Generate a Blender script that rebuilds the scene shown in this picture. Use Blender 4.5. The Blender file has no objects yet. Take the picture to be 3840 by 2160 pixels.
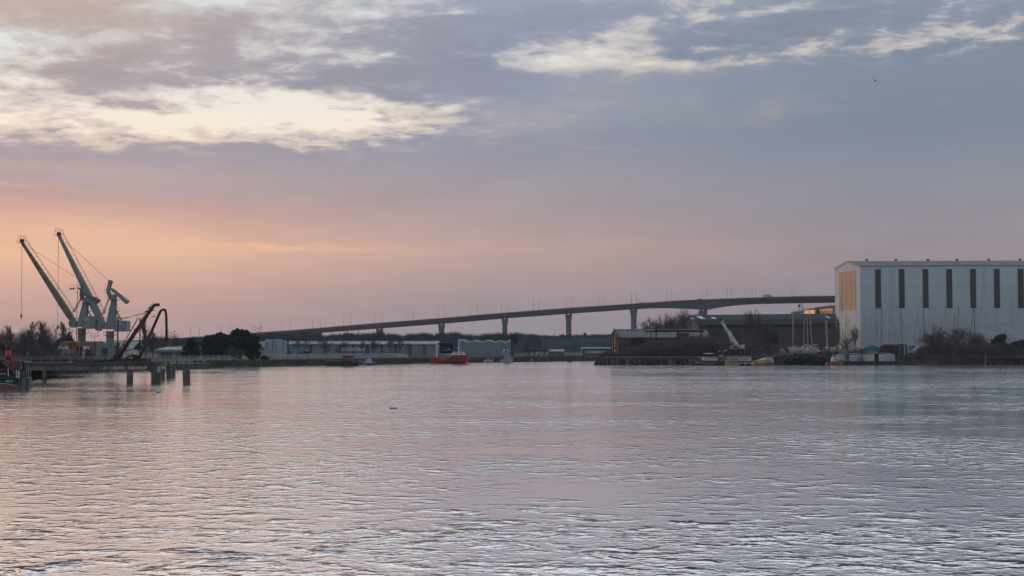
import bpy, bmesh, math, random
from math import sin, cos, pi, radians, sqrt, atan2
from mathutils import Vector, Matrix

SC = bpy.context.scene
COL = SC.collection
R = random.Random(7)

# ---------------------------------------------------------------- camera
F = 5333.0            # focal length in photo pixels (50 mm on a 36 mm sensor)
HZ = 1300.0           # photo row of the horizon
CH = 5.5              # eye height above the water
PITCH = math.atan((HZ - 1080.0) / F)
cam_data = bpy.data.cameras.new("camera")
cam_data.lens = 50.0
cam_data.sensor_width = 36.0
cam_data.clip_start = 0.5
cam_data.clip_end = 20000.0
cam = bpy.data.objects.new("camera", cam_data)
COL.objects.link(cam)
cam.location = (0, 0, CH)
cam.rotation_euler = (pi / 2 + PITCH, 0, 0)
SC.camera = cam


def W(px, py, d):
	"""world point seen at photo pixel (px, py) at depth d along the river"""
	u = (px - 1920.0) / F
	v = (1080.0 - py) / F
	dy = cos(PITCH) - v * sin(PITCH)
	dz = sin(PITCH) + v * cos(PITCH)
	k = d / dy
	return Vector((u * k, d, CH + dz * k))


def gz(z, d):
	"""photo row of a ground height z at depth d"""
	return HZ - (z - CH) * F / d


def dw(py):
	"""depth of a waterline row"""
	return CH * F / (py - HZ)


def lin(c):
	out = []
	for v in c:
		v = v / 255.0
		out.append(v / 12.92 if v <= 0.04045 else ((v + 0.055) / 1.055) ** 2.4)
	return (out[0], out[1], out[2], 1.0)


# ---------------------------------------------------------------- node helper
class NT:
	def __init__(self, tree):
		self.t = tree
		self.n = tree.nodes
		self.l = tree.links

	def put(self, sock, val):
		if hasattr(val, "is_linked") or isinstance(val, bpy.types.NodeSocket):
			self.l.new(val, sock)
		elif val is not None:
			sock.default_value = val

	def m(self, op, a, b=None, c=None, clamp=False):
		n = self.n.new("ShaderNodeMath")
		n.operation = op
		n.use_clamp = clamp
		for i, v in enumerate((a, b, c)):
			if v is not None:
				self.put(n.inputs[i], v)
		return n.outputs[0]

	def vm(self, op, a, b=None, scale=None):
		n = self.n.new("ShaderNodeVectorMath")
		n.operation = op
		self.put(n.inputs[0], a)
		if b is not None:
			self.put(n.inputs[1], b)
		if scale is not None:
			self.put(n.inputs["Scale"], scale)
		return n.outputs["Value"] if op in ("DOT_PRODUCT", "LENGTH") else n.outputs[0]

	def sep(self, v):
		n = self.n.new("ShaderNodeSeparateXYZ")
		self.put(n.inputs[0], v)
		return n.outputs

	def comb(self, x, y, z):
		n = self.n.new("ShaderNodeCombineXYZ")
		for i, v in enumerate((x, y, z)):
			self.put(n.inputs[i], v)
		return n.outputs[0]

	def noise(self, vec, scale, detail=4.0, rough=0.5, dist=0.0, color=False):
		n = self.n.new("ShaderNodeTexNoise")
		self.put(n.inputs["Vector"], vec)
		n.inputs["Scale"].default_value = scale
		n.inputs["Detail"].default_value = detail
		n.inputs["Roughness"].default_value = rough
		n.inputs["Distortion"].default_value = dist
		return n.outputs["Color" if color else "Fac"]

	def mapping(self, vec, loc=(0, 0, 0), rot=(0, 0, 0), scale=(1, 1, 1), kind="POINT"):
		n = self.n.new("ShaderNodeMapping")
		n.vector_type = kind
		self.put(n.inputs["Vector"], vec)
		n.inputs["Location"].default_value = loc
		n.inputs["Rotation"].default_value = rot
		n.inputs["Scale"].default_value = scale
		return n.outputs[0]

	def ramp(self, fac, stops, interp="LINEAR"):
		n = self.n.new("ShaderNodeValToRGB")
		cr = n.color_ramp
		cr.interpolation = interp
		while len(cr.elements) > 1:
			cr.elements.remove(cr.elements[-1])
		cr.elements[0].position = stops[0][0]
		cr.elements[0].color = stops[0][1]
		for p, c in stops[1:]:
			e = cr.elements.new(p)
			e.color = c
		self.put(n.inputs[0], fac)
		return n.outputs[0]

	def mix(self, fac, a, b, mode="MIX"):
		n = self.n.new("ShaderNodeMix")
		n.data_type = "RGBA"
		n.blend_type = mode
		self.put(n.inputs[0], fac)
		self.put(n.inputs[6], a)
		self.put(n.inputs[7], b)
		return n.outputs[2]

	def ss(self, x, a, b, lo=0.0, hi=1.0):
		n = self.n.new("ShaderNodeMapRange")
		n.interpolation_type = "SMOOTHSTEP"
		self.put(n.inputs["Value"], x)
		n.inputs["From Min"].default_value = a
		n.inputs["From Max"].default_value = b
		n.inputs["To Min"].default_value = lo
		n.inputs["To Max"].default_value = hi
		return n.outputs[0]


# ---------------------------------------------------------------- sky and sun
SUN_EL, SUN_AZ = radians(4.5), radians(-50.0)      # just left of the frame, nearly set

SC.view_settings.view_transform = "Standard"
SC.view_settings.look = "None"
SC.view_settings.exposure = 0.0
SC.view_settings.gamma = 1.0

sun_data = bpy.data.lights.new("sun", "SUN")
sun_data.energy = 0.5
sun_data.color = (1.0, 0.58, 0.40)
sun_data.angle = radians(2.0)
sun = bpy.data.objects.new("sun", sun_data)
COL.objects.link(sun)
sdir = Vector((sin(SUN_AZ) * cos(SUN_EL), cos(SUN_AZ) * cos(SUN_EL), sin(SUN_EL)))
sun.rotation_euler = sdir.to_track_quat("Z", "Y").to_euler()
sun.location = (-200, 150, 120)


def azel(px, py):
	v = W(px, py, 1000.0) - Vector((0, 0, CH))
	return atan2(v.x, v.y) * F, math.asin(v.normalized().z) * F


def build_world():
	w = bpy.data.worlds.new("World")
	SC.world = w
	w.use_nodes = True
	w.node_tree.nodes.clear()
	g = NT(w.node_tree)
	tc = g.n.new("ShaderNodeTexCoord").outputs["Generated"]
	d = g.vm("NORMALIZE", tc)
	x, y, z = g.sep(d)[:]
	az = g.m("MULTIPLY", g.m("ARCTAN2", x, y), F)
	el = g.m("MULTIPLY", g.m("ARCSINE", z), F)
	ela = g.m("ABSOLUTE", el)
	# clouds lie on a layer overhead: texture shrinks towards the horizon
	zz = g.m("ADD", g.m("ABSOLUTE", z), 0.11)
	lay = g.comb(g.m("DIVIDE", x, zz), g.m("DIVIDE", y, zz), 0.0)
	lay = g.mapping(lay, (3.1, 1.7, 0), (0, 0, 0.12), (1, 1, 1))
	wv = g.vm("SUBTRACT", g.noise(lay, 5.0, 5.0, 0.62, 0.0, True), (0.5, 0.5, 0.5))
	wv2 = g.vm("MULTIPLY", wv, (300.0, 105.0, 0.0))
	p = g.vm("ADD", g.comb(az, ela, 0.0), wv2)

	def blobs(lst, acc):
		for (bx, by, sx, sy, rot, amp) in lst:
			a, e = azel(bx, by)
			q = g.mapping(p, (a, e, 0), (0, 0, radians(-rot)), (sx * 2.3, sy * 2.4, 1.0), "TEXTURE")
			n = g.n.new("ShaderNodeTexGradient")
			n.gradient_type = "QUADRATIC_SPHERE"
			g.l.new(q, n.inputs[0])
			acc = g.m("MULTIPLY_ADD", n.outputs["Fac"], amp * 0.92, acc)
		return acc

	gaps = [(700, 320, 1350, 235, -1, 1.15), (620, 445, 640, 50, -1, .55), (1330, 440, 430, 44, -3, .75), (120, 440, 330, 50, 0, .35),
			(1000, 380, 330, 40, -4, .3), (900, 190, 210, 32, 2, .45), (1230, 190, 260, 34, 7, .65), (1440, 212, 110, 14, 5, .8),
			(300, 148, 170, 24, -6, .5), (40, 190, 160, 40, 0, .4), (600, 140, 110, 18, 0, .4),
			(1000, 12, 420, 34, 3, 1.1), (1640, 50, 190, 12, 0, 1.0), (1480, 8, 260, 16, 0, .7),
			(2070, 220, 150, 40, 0, 1.2), (2270, 170, 230, 46, -3, 1.2), (2450, 238, 170, 22, 0, 1.0),
			(2720, 205, 250, 32, -7, .55), (3060, 182, 240, 20, -8, .42), (3330, 155, 230, 24, -4, .72),
			(3600, 118, 220, 28, 0, .55), (3760, 152, 110, 17, 0, .6), (2640, 60, 150, 22, -24, .85),
			(2930, 30, 190, 20, -9, .95), (3170, 36, 160, 15, 0, .7), (2330, 80, 170, 24, 0, .45),
			(2000, 255, 80, 18, 0, .5), (1690, 395, 120, 16, -8, .9)]
	thick = [(560, 398, 125, 20, -3, 1.5), (320, 360, 62, 13, 0, 1.0), (500, 222, 270, 62, -4, 1.5),
			 (250, 262, 210, 45, 0, 1.0), (810, 130, 160, 58, -4, 1.4), (480, 288, 330, 26, 0, .8),
			 (820, 288, 100, 30, 0, 1.0), (1000, 235, 200, 36, -8, 1.3), (1150, 318, 220, 24, -6, 1.4),
			 (1380, 265, 240, 55, 2, 1.1), (1480, 360, 220, 44, 12, .9), (1400, 405, 110, 14, 0, .9),
			 (1480, 425, 80, 13, 0, .8), (2475, 155, 85, 24, 0, 1.15), (2950, 95, 320, 42, -4, 1.0),
			 (2140, 62, 280, 40, 0, .8), (2590, 205, 55, 30, 0, .7), (2890, 185, 60, 26, -6, .7), (3180, 160, 50, 22, 0, .6), (790, 395, 40, 10, 0, .5), (760, 478, 70, 16, 0, .5),
			 (220, 45, 620, 70, 3, 1.1), (1500, 110, 420, 70, 0, .9), (1750, 240, 330, 130, 0, .9), (760, 560, 1300, 62, 0, .7)]
	fb = g.m("SUBTRACT", g.noise(lay, 9.5, 6.0, 0.62, 0.25), 0.5)
	fb2 = g.m("SUBTRACT", g.noise(lay, 2.2, 4.0, 0.5, 0.3), 0.5)
	up = g.ss(el, 3300.0, 4300.0)        # reads 0 over the veil near the horizon
	a, e0 = azel(1920, 670)
	a, e1 = azel(1920, 490)
	up = g.ss(ela, e0, e1)
	T = blobs(gaps, 0.0)
	T = g.m("SUBTRACT", 1.0, T)
	T = blobs(thick, T)
	# overhead, outside the photograph, broken cloud goes on
	over = g.ss(ela, 1350.0, 1900.0)
	T = g.m("ADD", T, g.m("MULTIPLY", over, g.m("MULTIPLY_ADD", fb2, 2.2, -1.15)))
	quiet = g.m("MULTIPLY", g.ss(az, -550.0, 50.0), g.ss(ela, azel(1920, 205)[1], azel(1920, 300)[1]))
	T = g.m("ADD", T, g.m("MULTIPLY", g.m("MULTIPLY", fb, g.m("MULTIPLY_ADD", quiet, -3.6, 4.2)), up))
	lefty = g.m("MULTIPLY", g.ss(az, -150.0, -700.0), up)
	T = g.m("MULTIPLY_ADD", g.m("MULTIPLY", lefty, g.m("MULTIPLY_ADD", fb2, 3.4, -0.42)), 1.0, T)
	T = g.m("ADD", T, g.m("MULTIPLY", g.m("MULTIPLY_ADD", fb2, 0.8, 0.12), up))

	# colours by height above the horizon; fac 1.0 = 0.5 rad
	fac = g.m("DIVIDE", ela, F * 0.5)

	def col_ramp(lst):
		st = []
		for py, c in lst:
			st.append((max(0.0, min(1.0, azel(1920, py)[1] / (F * 0.5))), lin(c)))
		return st

	hi = [(0.62, lin((186, 194, 206))), (1.0, lin((178, 192, 212)))]
	left = g.ramp(fac, col_ramp([(1300, (188, 157, 154)), (1200, (202, 163, 152)), (1080, (226, 176, 154)),
								 (960, (246, 195, 158)), (880, (240, 188, 158)), (800, (214, 170, 156)),
								 (720, (184, 158, 158)), (620, (176, 160, 166)), (500, (180, 166, 170)),
								 (300, (186, 172, 172)), (60, (206, 186, 176))]) + hi)
	mid = g.ramp(fac, col_ramp([(1300, (152, 142, 151)), (1180, (161, 146, 151)), (1060, (178, 154, 154)),
								(940, (196, 164, 156)), (840, (178, 156, 156)), (740, (166, 153, 159)),
								(600, (156, 153, 167)), (450, (150, 153, 170)), (250, (150, 155, 174)),
								(60, (158, 164, 182))]) + hi)
	right = g.ramp(fac, col_ramp([(1300, (136, 130, 145)), (1150, (144, 134, 146)), (1000, (154, 140, 147)),
								  (880, (150, 142, 150)), (760, (142, 142, 154)), (620, (134, 141, 156)),
								  (450, (128, 140, 156)), (250, (132, 145, 161)), (60, (140, 150, 168))]) + hi)
	back = g.ramp(fac, [(0.0, lin((150, 148, 156))), (0.35, lin((146, 154, 166))), (1.0, lin((150, 162, 184)))])
	base = g.mix(g.ss(az, -1900.0, 100.0), left, mid)
	base = g.mix(g.ss(az, -300.0, 1500.0), base, right)
	glow = g.ss(az, -5200.0, -1900.0)      # beyond the left edge the sun glows on
	base = g.mix(g.m("MULTIPLY", g.m("SUBTRACT", 1.0, glow), g.ss(ela, 2200.0, 0.0)), base, lin((246, 190, 146)))
	shade = g.m("MULTIPLY_ADD", fb2, 0.22, 1.0)
	shade = g.m("ADD", shade, g.m("MULTIPLY", fb, g.m("MULTIPLY", up, 0.20)))
	shade = g.m("SUBTRACT", shade, g.m("MULTIPLY", g.m("MULTIPLY", g.ss(T, 0.85, 1.7), up), 0.12))
	base = g.vm("SCALE", base, None, shade)

	nish = g.n.new("ShaderNodeTexSky")
	nish.sky_type = "NISHITA"
	nish.sun_disc = False
	nish.sun_elevation = SUN_EL
	nish.sun_rotation = SUN_AZ % (2 * pi)
	nish.altitude = 5.0
	clear = g.ramp(fac, col_ramp([(700, (250, 226, 200)), (470, (246, 232, 214)), (380, (238, 230, 220)),
								  (200, (222, 224, 222)), (30, (208, 220, 224))]) + [(0.62, (0.86, 0.93, 1.0, 1)), (1.0, (0.80, 0.94, 1.12, 1))])
	wl = g.m("MULTIPLY", g.ss(az, 300.0, -1700.0), g.ss(ela, 4600.0, 2000.0))
	clear = g.mix(g.m("MULTIPLY", wl, g.ss(ela, 1150.0, 1500.0)), clear, (1.0, 0.74, 0.55, 1))
	clear = g.mix(1.0, clear, g.vm("SCALE", nish.outputs[0], None, 0.012), "ADD")
	clear = g.mix(g.ss(az, -200.0, 700.0), clear, g.vm("MULTIPLY", clear, (1.02, 0.92, 0.82)))
	edge = g.mix(g.ss(az, -1700.0, 800.0), lin((236, 212, 192)), lin((232, 212, 196)))
	edge = g.mix(g.ss(ela, 700.0, 1150.0), edge, lin((208, 198, 196)))

	k = g.ss(T, -0.55, 1.15)
	c = g.mix(k, clear, base)
	rim = g.m("MULTIPLY", g.m("MULTIPLY", g.ss(T, -0.2, 0.3), g.ss(T, 0.85, 0.3)), 0.45)
	c = g.mix(rim, c, edge)

	# thin salmon bars low over the crane side
	bars = blobs([(940, 924, 420, 11, 1.5, 1.1), (560, 944, 230, 9, 0, .7), (40, 955, 130, 12, 0, 1.0),
				  (60, 697, 170, 9, 0, .5), (1340, 920, 300, 5, 0, .18), (2150, 540, 330, 8, 8, .08),
				  (300, 640, 500, 20, 0, .12)], 0.0)
	c = g.mix(g.m("MULTIPLY", bars, 0.9, None, True), c, lin((248, 196, 152)))

	# behind the camera: plain blue-grey dusk
	c = g.mix(g.ss(y, 0.35, -0.35), c, back)
	c = g.mix(g.ss(el, -20.0, -400.0), c, lin((60, 60, 66)))
	bg = g.n.new("ShaderNodeBackground")
	g.l.new(c, bg.inputs["Color"])
	bg.inputs["Strength"].default_value = 1.0
	out = g.n.new("ShaderNodeOutputWorld")
	g.l.new(bg.outputs[0], out.inputs["Surface"])


build_world()


# ---------------------------------------------------------------- mesh builder
class MB:
	def __init__(self):
		self.v = []
		self.f = []

	def add(self, vs, fs):
		o = len(self.v)
		self.v.extend([tuple(q) for q in vs])
		self.f.extend([tuple(i + o for i in q) for q in fs])

	def box(self, x0, x1, y0, y1, z0, z1):
		self.add([(x0, y0, z0), (x1, y0, z0), (x1, y1, z0), (x0, y1, z0),
				  (x0, y0, z1), (x1, y0, z1), (x1, y1, z1), (x0, y1, z1)],
				 [(0, 3, 2, 1), (4, 5, 6, 7), (0, 1, 5, 4), (1, 2, 6, 5), (2, 3, 7, 6), (3, 0, 4, 7)])
		return self

	def beam(self, a, b, w, h=None, w2=None, h2=None):
		"""rectangular bar from a to b; w across (roughly depth), h in the plane of its slope"""
		a, b = Vector(a), Vector(b)
		h = w if h is None else h
		w2 = w if w2 is None else w2
		h2 = h if h2 is None else h2
		d = (b - a).normalized()
		s = Vector((0, 1, 0)) if abs(d.y) < 0.9 else Vector((1, 0, 0))
		n = d.cross(s).normalized()
		s = n.cross(d).normalized()
		vs = []
		for c, ww, hh in ((a, w, h), (b, w2, h2)):
			for i, j in ((-1, -1), (1, -1), (1, 1), (-1, 1)):
				vs.append(c + s * (ww / 2 * i) + n * (hh / 2 * j))
		self.add(vs, [(3, 2, 1, 0), (4, 5, 6, 7), (0, 1, 5, 4), (1, 2, 6, 5), (2, 3, 7, 6), (3, 0, 4, 7)])
		return self

	def path(self, pts, r, n=6, cap=True):
		pts = [Vector(q) for q in pts]
		rs = r if isinstance(r, (list, tuple)) else [r] * len(pts)
		o = len(self.v)
		prev = None
		for i, q in enumerate(pts):
			t = (pts[min(i + 1, len(pts) - 1)] - pts[max(i - 1, 0)])
			t = t.normalized() if t.length > 1e-9 else Vector((0, 0, 1))
			if prev is None:
				a = t.orthogonal().normalized()
			else:
				a = prev - t * prev.dot(t)
				a = a.normalized() if a.length > 1e-6 else t.orthogonal().normalized()
			prev = a
			b = t.cross(a)
			for k in range(n):
				an = 2 * pi * k / n
				self.v.append(tuple(q + (a * cos(an) + b * sin(an)) * rs[i]))
		for i in range(len(pts) - 1):
			for k in range(n):
				k2 = (k + 1) % n
				self.f.append((o + i * n + k, o + i * n + k2, o + (i + 1) * n + k2, o + (i + 1) * n + k))
		if cap and n > 2:
			self.f.append(tuple(o + k for k in range(n - 1, -1, -1)))
			e = o + (len(pts) - 1) * n
			self.f.append(tuple(e + k for k in range(n)))
		return self

	def tube(self, a, b, r, r2=None, n=6, cap=True):
		return self.path([a, b], [r, r if r2 is None else r2], n, cap)

	def lathe(self, prof, n=16, c=(0, 0, 0)):
		o = len(self.v)
		for r, zz in prof:
			for k in range(n):
				an = 2 * pi * k / n
				self.v.append((c[0] + r * cos(an), c[1] + r * sin(an), c[2] + zz))
		for i in range(len(prof) - 1):
			for k in range(n):
				k2 = (k + 1) % n
				self.f.append((o + i * n + k, o + i * n + k2, o + (i + 1) * n + k2, o + (i + 1) * n + k))
		self.f.append(tuple(o + k for k in range(n - 1, -1, -1)))
		e = o + (len(prof) - 1) * n
		self.f.append(tuple(e + k for k in range(n)))
		return self

	def prism(self, poly, y0, y1):
		"""polygon of (x, z) pushed from y0 to y1"""
		n = len(poly)
		vs = [(px, y0, pz) for px, pz in poly] + [(px, y1, pz) for px, pz in poly]
		fs = [tuple(range(n)), tuple(range(2 * n - 1, n - 1, -1))]
		for i in range(n):
			j = (i + 1) % n
			fs.append((i, i + n, j + n, j))
		self.add(vs, fs)
		return self

	def prismx(self, poly, x0, x1):
		"""polygon of (y, z) pushed from x0 to x1"""
		n = len(poly)
		vs = [(x0, a, b) for a, b in poly] + [(x1, a, b) for a, b in poly]
		fs = [tuple(range(n - 1, -1, -1)), tuple(range(n, 2 * n))]
		for i in range(n):
			j = (i + 1) % n
			fs.append((i, j, j + n, i + n))
		self.add(vs, fs)
		return self

	def extr(self, poly, z0, z1):
		"""polygon of (x, y) pushed from z0 to z1"""
		n = len(poly)
		vs = [(a, b, z0) for a, b in poly] + [(a, b, z1) for a, b in poly]
		fs = [tuple(range(n - 1, -1, -1)), tuple(range(n, 2 * n))]
		for i in range(n):
			j = (i + 1) % n
			fs.append((i, j, j + n, i + n))
		self.add(vs, fs)
		return self

	def quad(self, *p):
		self.add(p, [tuple(range(len(p)))])
		return self

	def loft(self, rings, closed=True, caps=True):
		o = len(self.v)
		n = len(rings[0])
		for r in rings:
			self.v.extend([tuple(q) for q in r])
		for i in range(len(rings) - 1):
			for k in range(n if closed else n - 1):
				k2 = (k + 1) % n
				self.f.append((o + i * n + k, o + i * n + k2, o + (i + 1) * n + k2, o + (i + 1) * n + k))
		if caps:
			self.f.append(tuple(o + k for k in range(n - 1, -1, -1)))
			e = o + (len(rings) - 1) * n
			self.f.append(tuple(e + k for k in range(n)))
		return self

	def build(self, name, mat, parent=None, label=None, smooth=False, fixn=True):
		me = bpy.data.meshes.new(name)
		me.from_pydata(self.v, [], self.f)
		if fixn and len(self.f) < 4000:
			bm = bmesh.new()
			bm.from_mesh(me)
			bmesh.ops.recalc_face_normals(bm, faces=bm.faces)
			bm.to_mesh(me)
			bm.free()
		me.materials.append(mat)
		if smooth:
			me.polygons.foreach_set("use_smooth", [True] * len(me.polygons))
		o = bpy.data.objects.new(name, me)
		COL.objects.link(o)
		if parent is not None:
			o.parent = parent
		if label:
			o["label"] = label
		return o


def tag(o, label, cat, group=None, kind=None):
	if label:
		o["label"] = label
	if cat:
		o["category"] = cat
	if group:
		o["group"] = group
	if kind:
		o["kind"] = kind
	return o


def thing(name, label, cat, loc, rz=0.0, group=None):
	o = bpy.data.objects.new(name, None)
	COL.objects.link(o)
	o.location = loc
	o.rotation_euler = (0, 0, rz)
	o.empty_display_size = 0.5
	return tag(o, label, cat, group)


def copy_tree(o, parent=None):
	c = o.copy()
	COL.objects.link(c)
	c.parent = parent
	for ch in o.children:
		copy_tree(ch, c)
	return c


class PX:
	"""a thing laid out by photo-pixel offsets from its base pixel, at depth d"""

	def __init__(self, x0, y0, d):
		self.x0, self.y0, self.d = x0, y0, d
		self.s = d / F
		self.loc = W(x0, y0, d)

	def p(self, x, y, dy=0.0):
		return Vector(((x - self.x0) * self.s, dy, (self.y0 - y) * self.s))

	def q(self, x, y):
		return ((x - self.x0) * self.s, (self.y0 - y) * self.s)

	def poly(self, pts):
		return [self.q(*a) for a in pts]

	def box(self, mb, xa, xb, ya, yb, y0, y1):
		a, c = self.q(xa, ya), self.q(xb, yb)
		return mb.box(min(a[0], c[0]), max(a[0], c[0]), y0, y1, min(a[1], c[1]), max(a[1], c[1]))


# ---------------------------------------------------------------- materials
MATS = {}


def mat(name, col, rough=0.75, var=0.25, scale=1.5, metal=0.0, tint=None, streak=0.0, bump=0.0, spec=0.3, ribs=None,
		detail=5.0):
	"""procedural paint / stone / timber: base colour broken up by noise, optional run-down streaks and ribs"""
	if name in MATS:
		return MATS[name]
	m = bpy.data.materials.new(name)
	m.use_nodes = True
	g = NT(m.node_tree)
	b = g.n["Principled BSDF"]
	tc = g.n.new("ShaderNodeTexCoord").outputs["Object"]
	c = tuple(col[:3]) + (1.0,)
	dark = tuple(v * (1 - var) for v in col[:3]) + (1.0,)
	lite = tuple(min(1, v * (1 + var * 0.7)) for v in col[:3]) + (1.0,)
	if tint:
		dark = tuple(tint[:3]) + (1.0,)
	n = g.noise(tc, scale, detail, 0.6)
	k = g.ramp(n, [(0.30, dark), (0.52, c), (0.72, lite)])
	if streak:
		s = g.noise(g.mapping(tc, (0, 0, 0), (0, 0, 0), (1, 1, 0.08)), scale * 2.4, 4.0, 0.6)
		sk = tuple(v * 0.35 for v in col[:3]) + (1.0,)
		k = g.mix(g.m("MULTIPLY", g.ss(s, 0.52, 0.70), streak), k, sk)
	if ribs:
		axis, per, amt = ribs
		xyz = g.sep(tc)
		if axis == "xy":
			q = g.m("ADD", xyz[0], xyz[1])
		else:
			q = xyz["xyz".index(axis)]
		wv = g.m("SINE", g.m("MULTIPLY", q, 2 * pi / per))
		k = g.mix(g.m("MULTIPLY", g.ss(wv, 0.2, 0.95), amt), k, dark)
	g.l.new(k, b.inputs["Base Color"])
	b.inputs["Roughness"].default_value = rough
	b.inputs["Metallic"].default_value = metal
	b.inputs["Specular IOR Level"].default_value = spec
	if bump:
		bn = g.n.new("ShaderNodeBump")
		bn.inputs["Strength"].default_value = 1.0
		bn.inputs["Distance"].default_value = bump
		g.l.new(g.noise(tc, scale * 4, 4.0, 0.6), bn.inputs["Height"])
		g.l.new(bn.outputs[0], b.inputs["Normal"])
	MATS[name] = m
	return m


def water_mat():
	m = bpy.data.materials.new("river_water")
	m.use_nodes = True
	g = NT(m.node_tree)
	g.n.clear()
	pos = g.n.new("ShaderNodeNewGeometry").outputs["Position"]
	x, y, z = g.sep(pos)[:]
	# ruffled and calm patches
	# ripples: mostly flat water with separate tilted patches that lengthen with the reach of open water
	near = g.m("MULTIPLY", g.ss(y, 58.0, 37.0, 0.0, 1.0), g.ss(g.noise(g.mapping(pos, (2, 7, 0), (0, 0, 0.2), (0.06, 0.16, 1)), 1.0, 2.0), 0.40, 0.60, 0.25, 1.15))
	q = g.m("MULTIPLY_ADD", g.m("MAXIMUM", y, 0.0), 1.0 / 60.0, 1.0)
	p2 = g.comb(g.m("MULTIPLY", x, g.m("POWER", q, -0.45)), g.m("MULTIPLY", g.m("LOGARITHM", q, 2.718281828), 78.0), 0.0)
	gain = g.m("POWER", q, 0.6)
	calm = g.noise(g.mapping(p2, (11, 5, 0), (0, 0, 0.12), (0.035, 0.10, 1)), 1.0, 3.0, 0.55, 0.6)
	calm2 = g.noise(g.mapping(p2, (3, 8, 0), (0, 0, -0.15), (0.13, 0.30, 1)), 1.0, 4.0, 0.6, 0.4)
	ruff = g.m("ADD", g.ss(calm, 0.38, 0.62, 0.10, 1.15), g.ss(calm2, 0.42, 0.68, -0.10, 0.75))
	a = g.noise(g.mapping(p2, (0, 0, 0), (0, 0, 0.2), (1.0, 1.0, 1)), 1.25, 2.0, 0.55, 0.3)
	b = g.noise(g.mapping(p2, (7, 2, 0), (0, 0, -0.2), (1.0, 1.0, 1)), 3.0, 2.0, 0.55, 0.3)
	c = g.noise(g.mapping(p2, (1, 9, 0), (0, 0, 0.1), (1.0, 1.0, 1)), 8.0, 2.0, 0.55, 0.2)
	d = g.noise(g.mapping(pos, (4, 1, 0), (0, 0, 0.35), (0.7, 1.0, 1)), 0.65, 3.0, 0.55, 0.4)
	hgt = g.m("MULTIPLY", g.m("MULTIPLY", g.ss(a, 0.47, 0.80), 0.064), ruff)
	hgt = g.m("ADD", hgt, g.m("MULTIPLY", g.m("MULTIPLY", g.ss(b, 0.46, 0.80), 0.024), ruff))
	hgt = g.m("ADD", hgt, g.m("MULTIPLY", c, 0.0065))
	hgt = g.m("MULTIPLY", hgt, gain)
	hgt = g.m("ADD", hgt, g.m("MULTIPLY", g.m("MULTIPLY", g.ss(d, 0.53, 0.74), 0.30), near))
	bn = g.n.new("ShaderNodeBump")
	bn.inputs["Strength"].default_value = 1.0
	bn.inputs["Distance"].default_value = 1.0
	g.l.new(hgt, bn.inputs["Height"])
	gl = g.n.new("ShaderNodeBsdfGlossy")
	g.l.new(g.ss(y, 30.0, 260.0, 0.08, 0.12), gl.inputs["Roughness"])
	gl.inputs["Color"].default_value = (0.97, 0.97, 0.97, 1)
	g.l.new(bn.outputs[0], gl.inputs["Normal"])
	df = g.n.new("ShaderNodeBsdfDiffuse")
	df.inputs["Color"].default_value = (0.06, 0.085, 0.11, 1)
	fr = g.n.new("ShaderNodeFresnel")
	fr.inputs["IOR"].default_value = 1.33
	g.l.new(bn.outputs[0], fr.inputs["Normal"])
	mx = g.n.new("ShaderNodeMixShader")
	g.l.new(g.ss(fr.outputs[0], -0.06, 0.15), mx.inputs[0])
	g.l.new(df.outputs[0], mx.inputs[1])
	g.l.new(gl.outputs[0], mx.inputs[2])
	o = g.n.new("ShaderNodeOutputMaterial")
	g.l.new(mx.outputs[0], o.inputs["Surface"])
	return m


# ---------------------------------------------------------------- water
wm = MB()
wm.quad((-6000, -400, 0), (6000, -400, 0), (6000, 14000, 0), (-6000, 14000, 0))
tag(wm.build("water", water_mat(), fixn=False), "wide calm river rippled by the evening breeze", None, None, "structure")


# ---------------------------------------------------------------- palette
CONC = mat("weathered_concrete", (0.155, 0.135, 0.115), 0.9, 0.45, 0.8, streak=0.8)
CONC2 = mat("pale_concrete", (0.34, 0.34, 0.34), 0.9, 0.22, 0.5, streak=0.35)
DCONC = mat("wet_dark_concrete", (0.085, 0.072, 0.060), 0.85, 0.4, 1.2, streak=0.6)
RUST = mat("rusty_steel", (0.085, 0.042, 0.030), 0.85, 0.55, 1.5, tint=(0.03, 0.02, 0.018), streak=0.5)
BLACK = mat("black_paint", (0.018, 0.02, 0.024), 0.6, 0.3, 1.5)
RUBBER = mat("black_rubber", (0.02, 0.02, 0.021), 0.8, 0.3, 2.0)
STEEL = mat("grey_steel", (0.22, 0.23, 0.24), 0.6, 0.25, 1.2, streak=0.35)
GREYP = mat("crane_grey_paint", (0.27, 0.275, 0.27), 0.6, 0.2, 0.6, streak=0.45)
OLIVE = mat("crane_olive_paint", (0.20, 0.185, 0.115), 0.65, 0.28, 0.6, streak=0.45)
WHITE = mat("white_paint", (0.60, 0.60, 0.59), 0.5, 0.12, 1.5, streak=0.25)
CREAM = mat("cream_paint", (0.62, 0.58, 0.48), 0.5, 0.12, 1.0, streak=0.2)
ORANGE = mat("orange_paint", (0.55, 0.22, 0.05), 0.6, 0.25, 1.5, streak=0.3)
YELLOW = mat("ochre_paint", (0.34, 0.22, 0.085), 0.6, 0.25, 1.5, streak=0.3)
RED = mat("red_paint", (0.42, 0.035, 0.035), 0.55, 0.25, 0.8, streak=0.35)
DRED = mat("dull_red_paint", (0.20, 0.035, 0.04), 0.65, 0.25, 0.8, streak=0.3)
BLUE = mat("blue_paint", (0.04, 0.08, 0.17), 0.55, 0.2, 0.8, streak=0.2)
LBLUE = mat("pale_blue_paint", (0.16, 0.34, 0.52), 0.6, 0.2, 0.8, streak=0.3)
GLASS = mat("dark_window_glass", (0.03, 0.045, 0.055), 0.12, 0.3, 0.8, spec=0.7)
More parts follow.
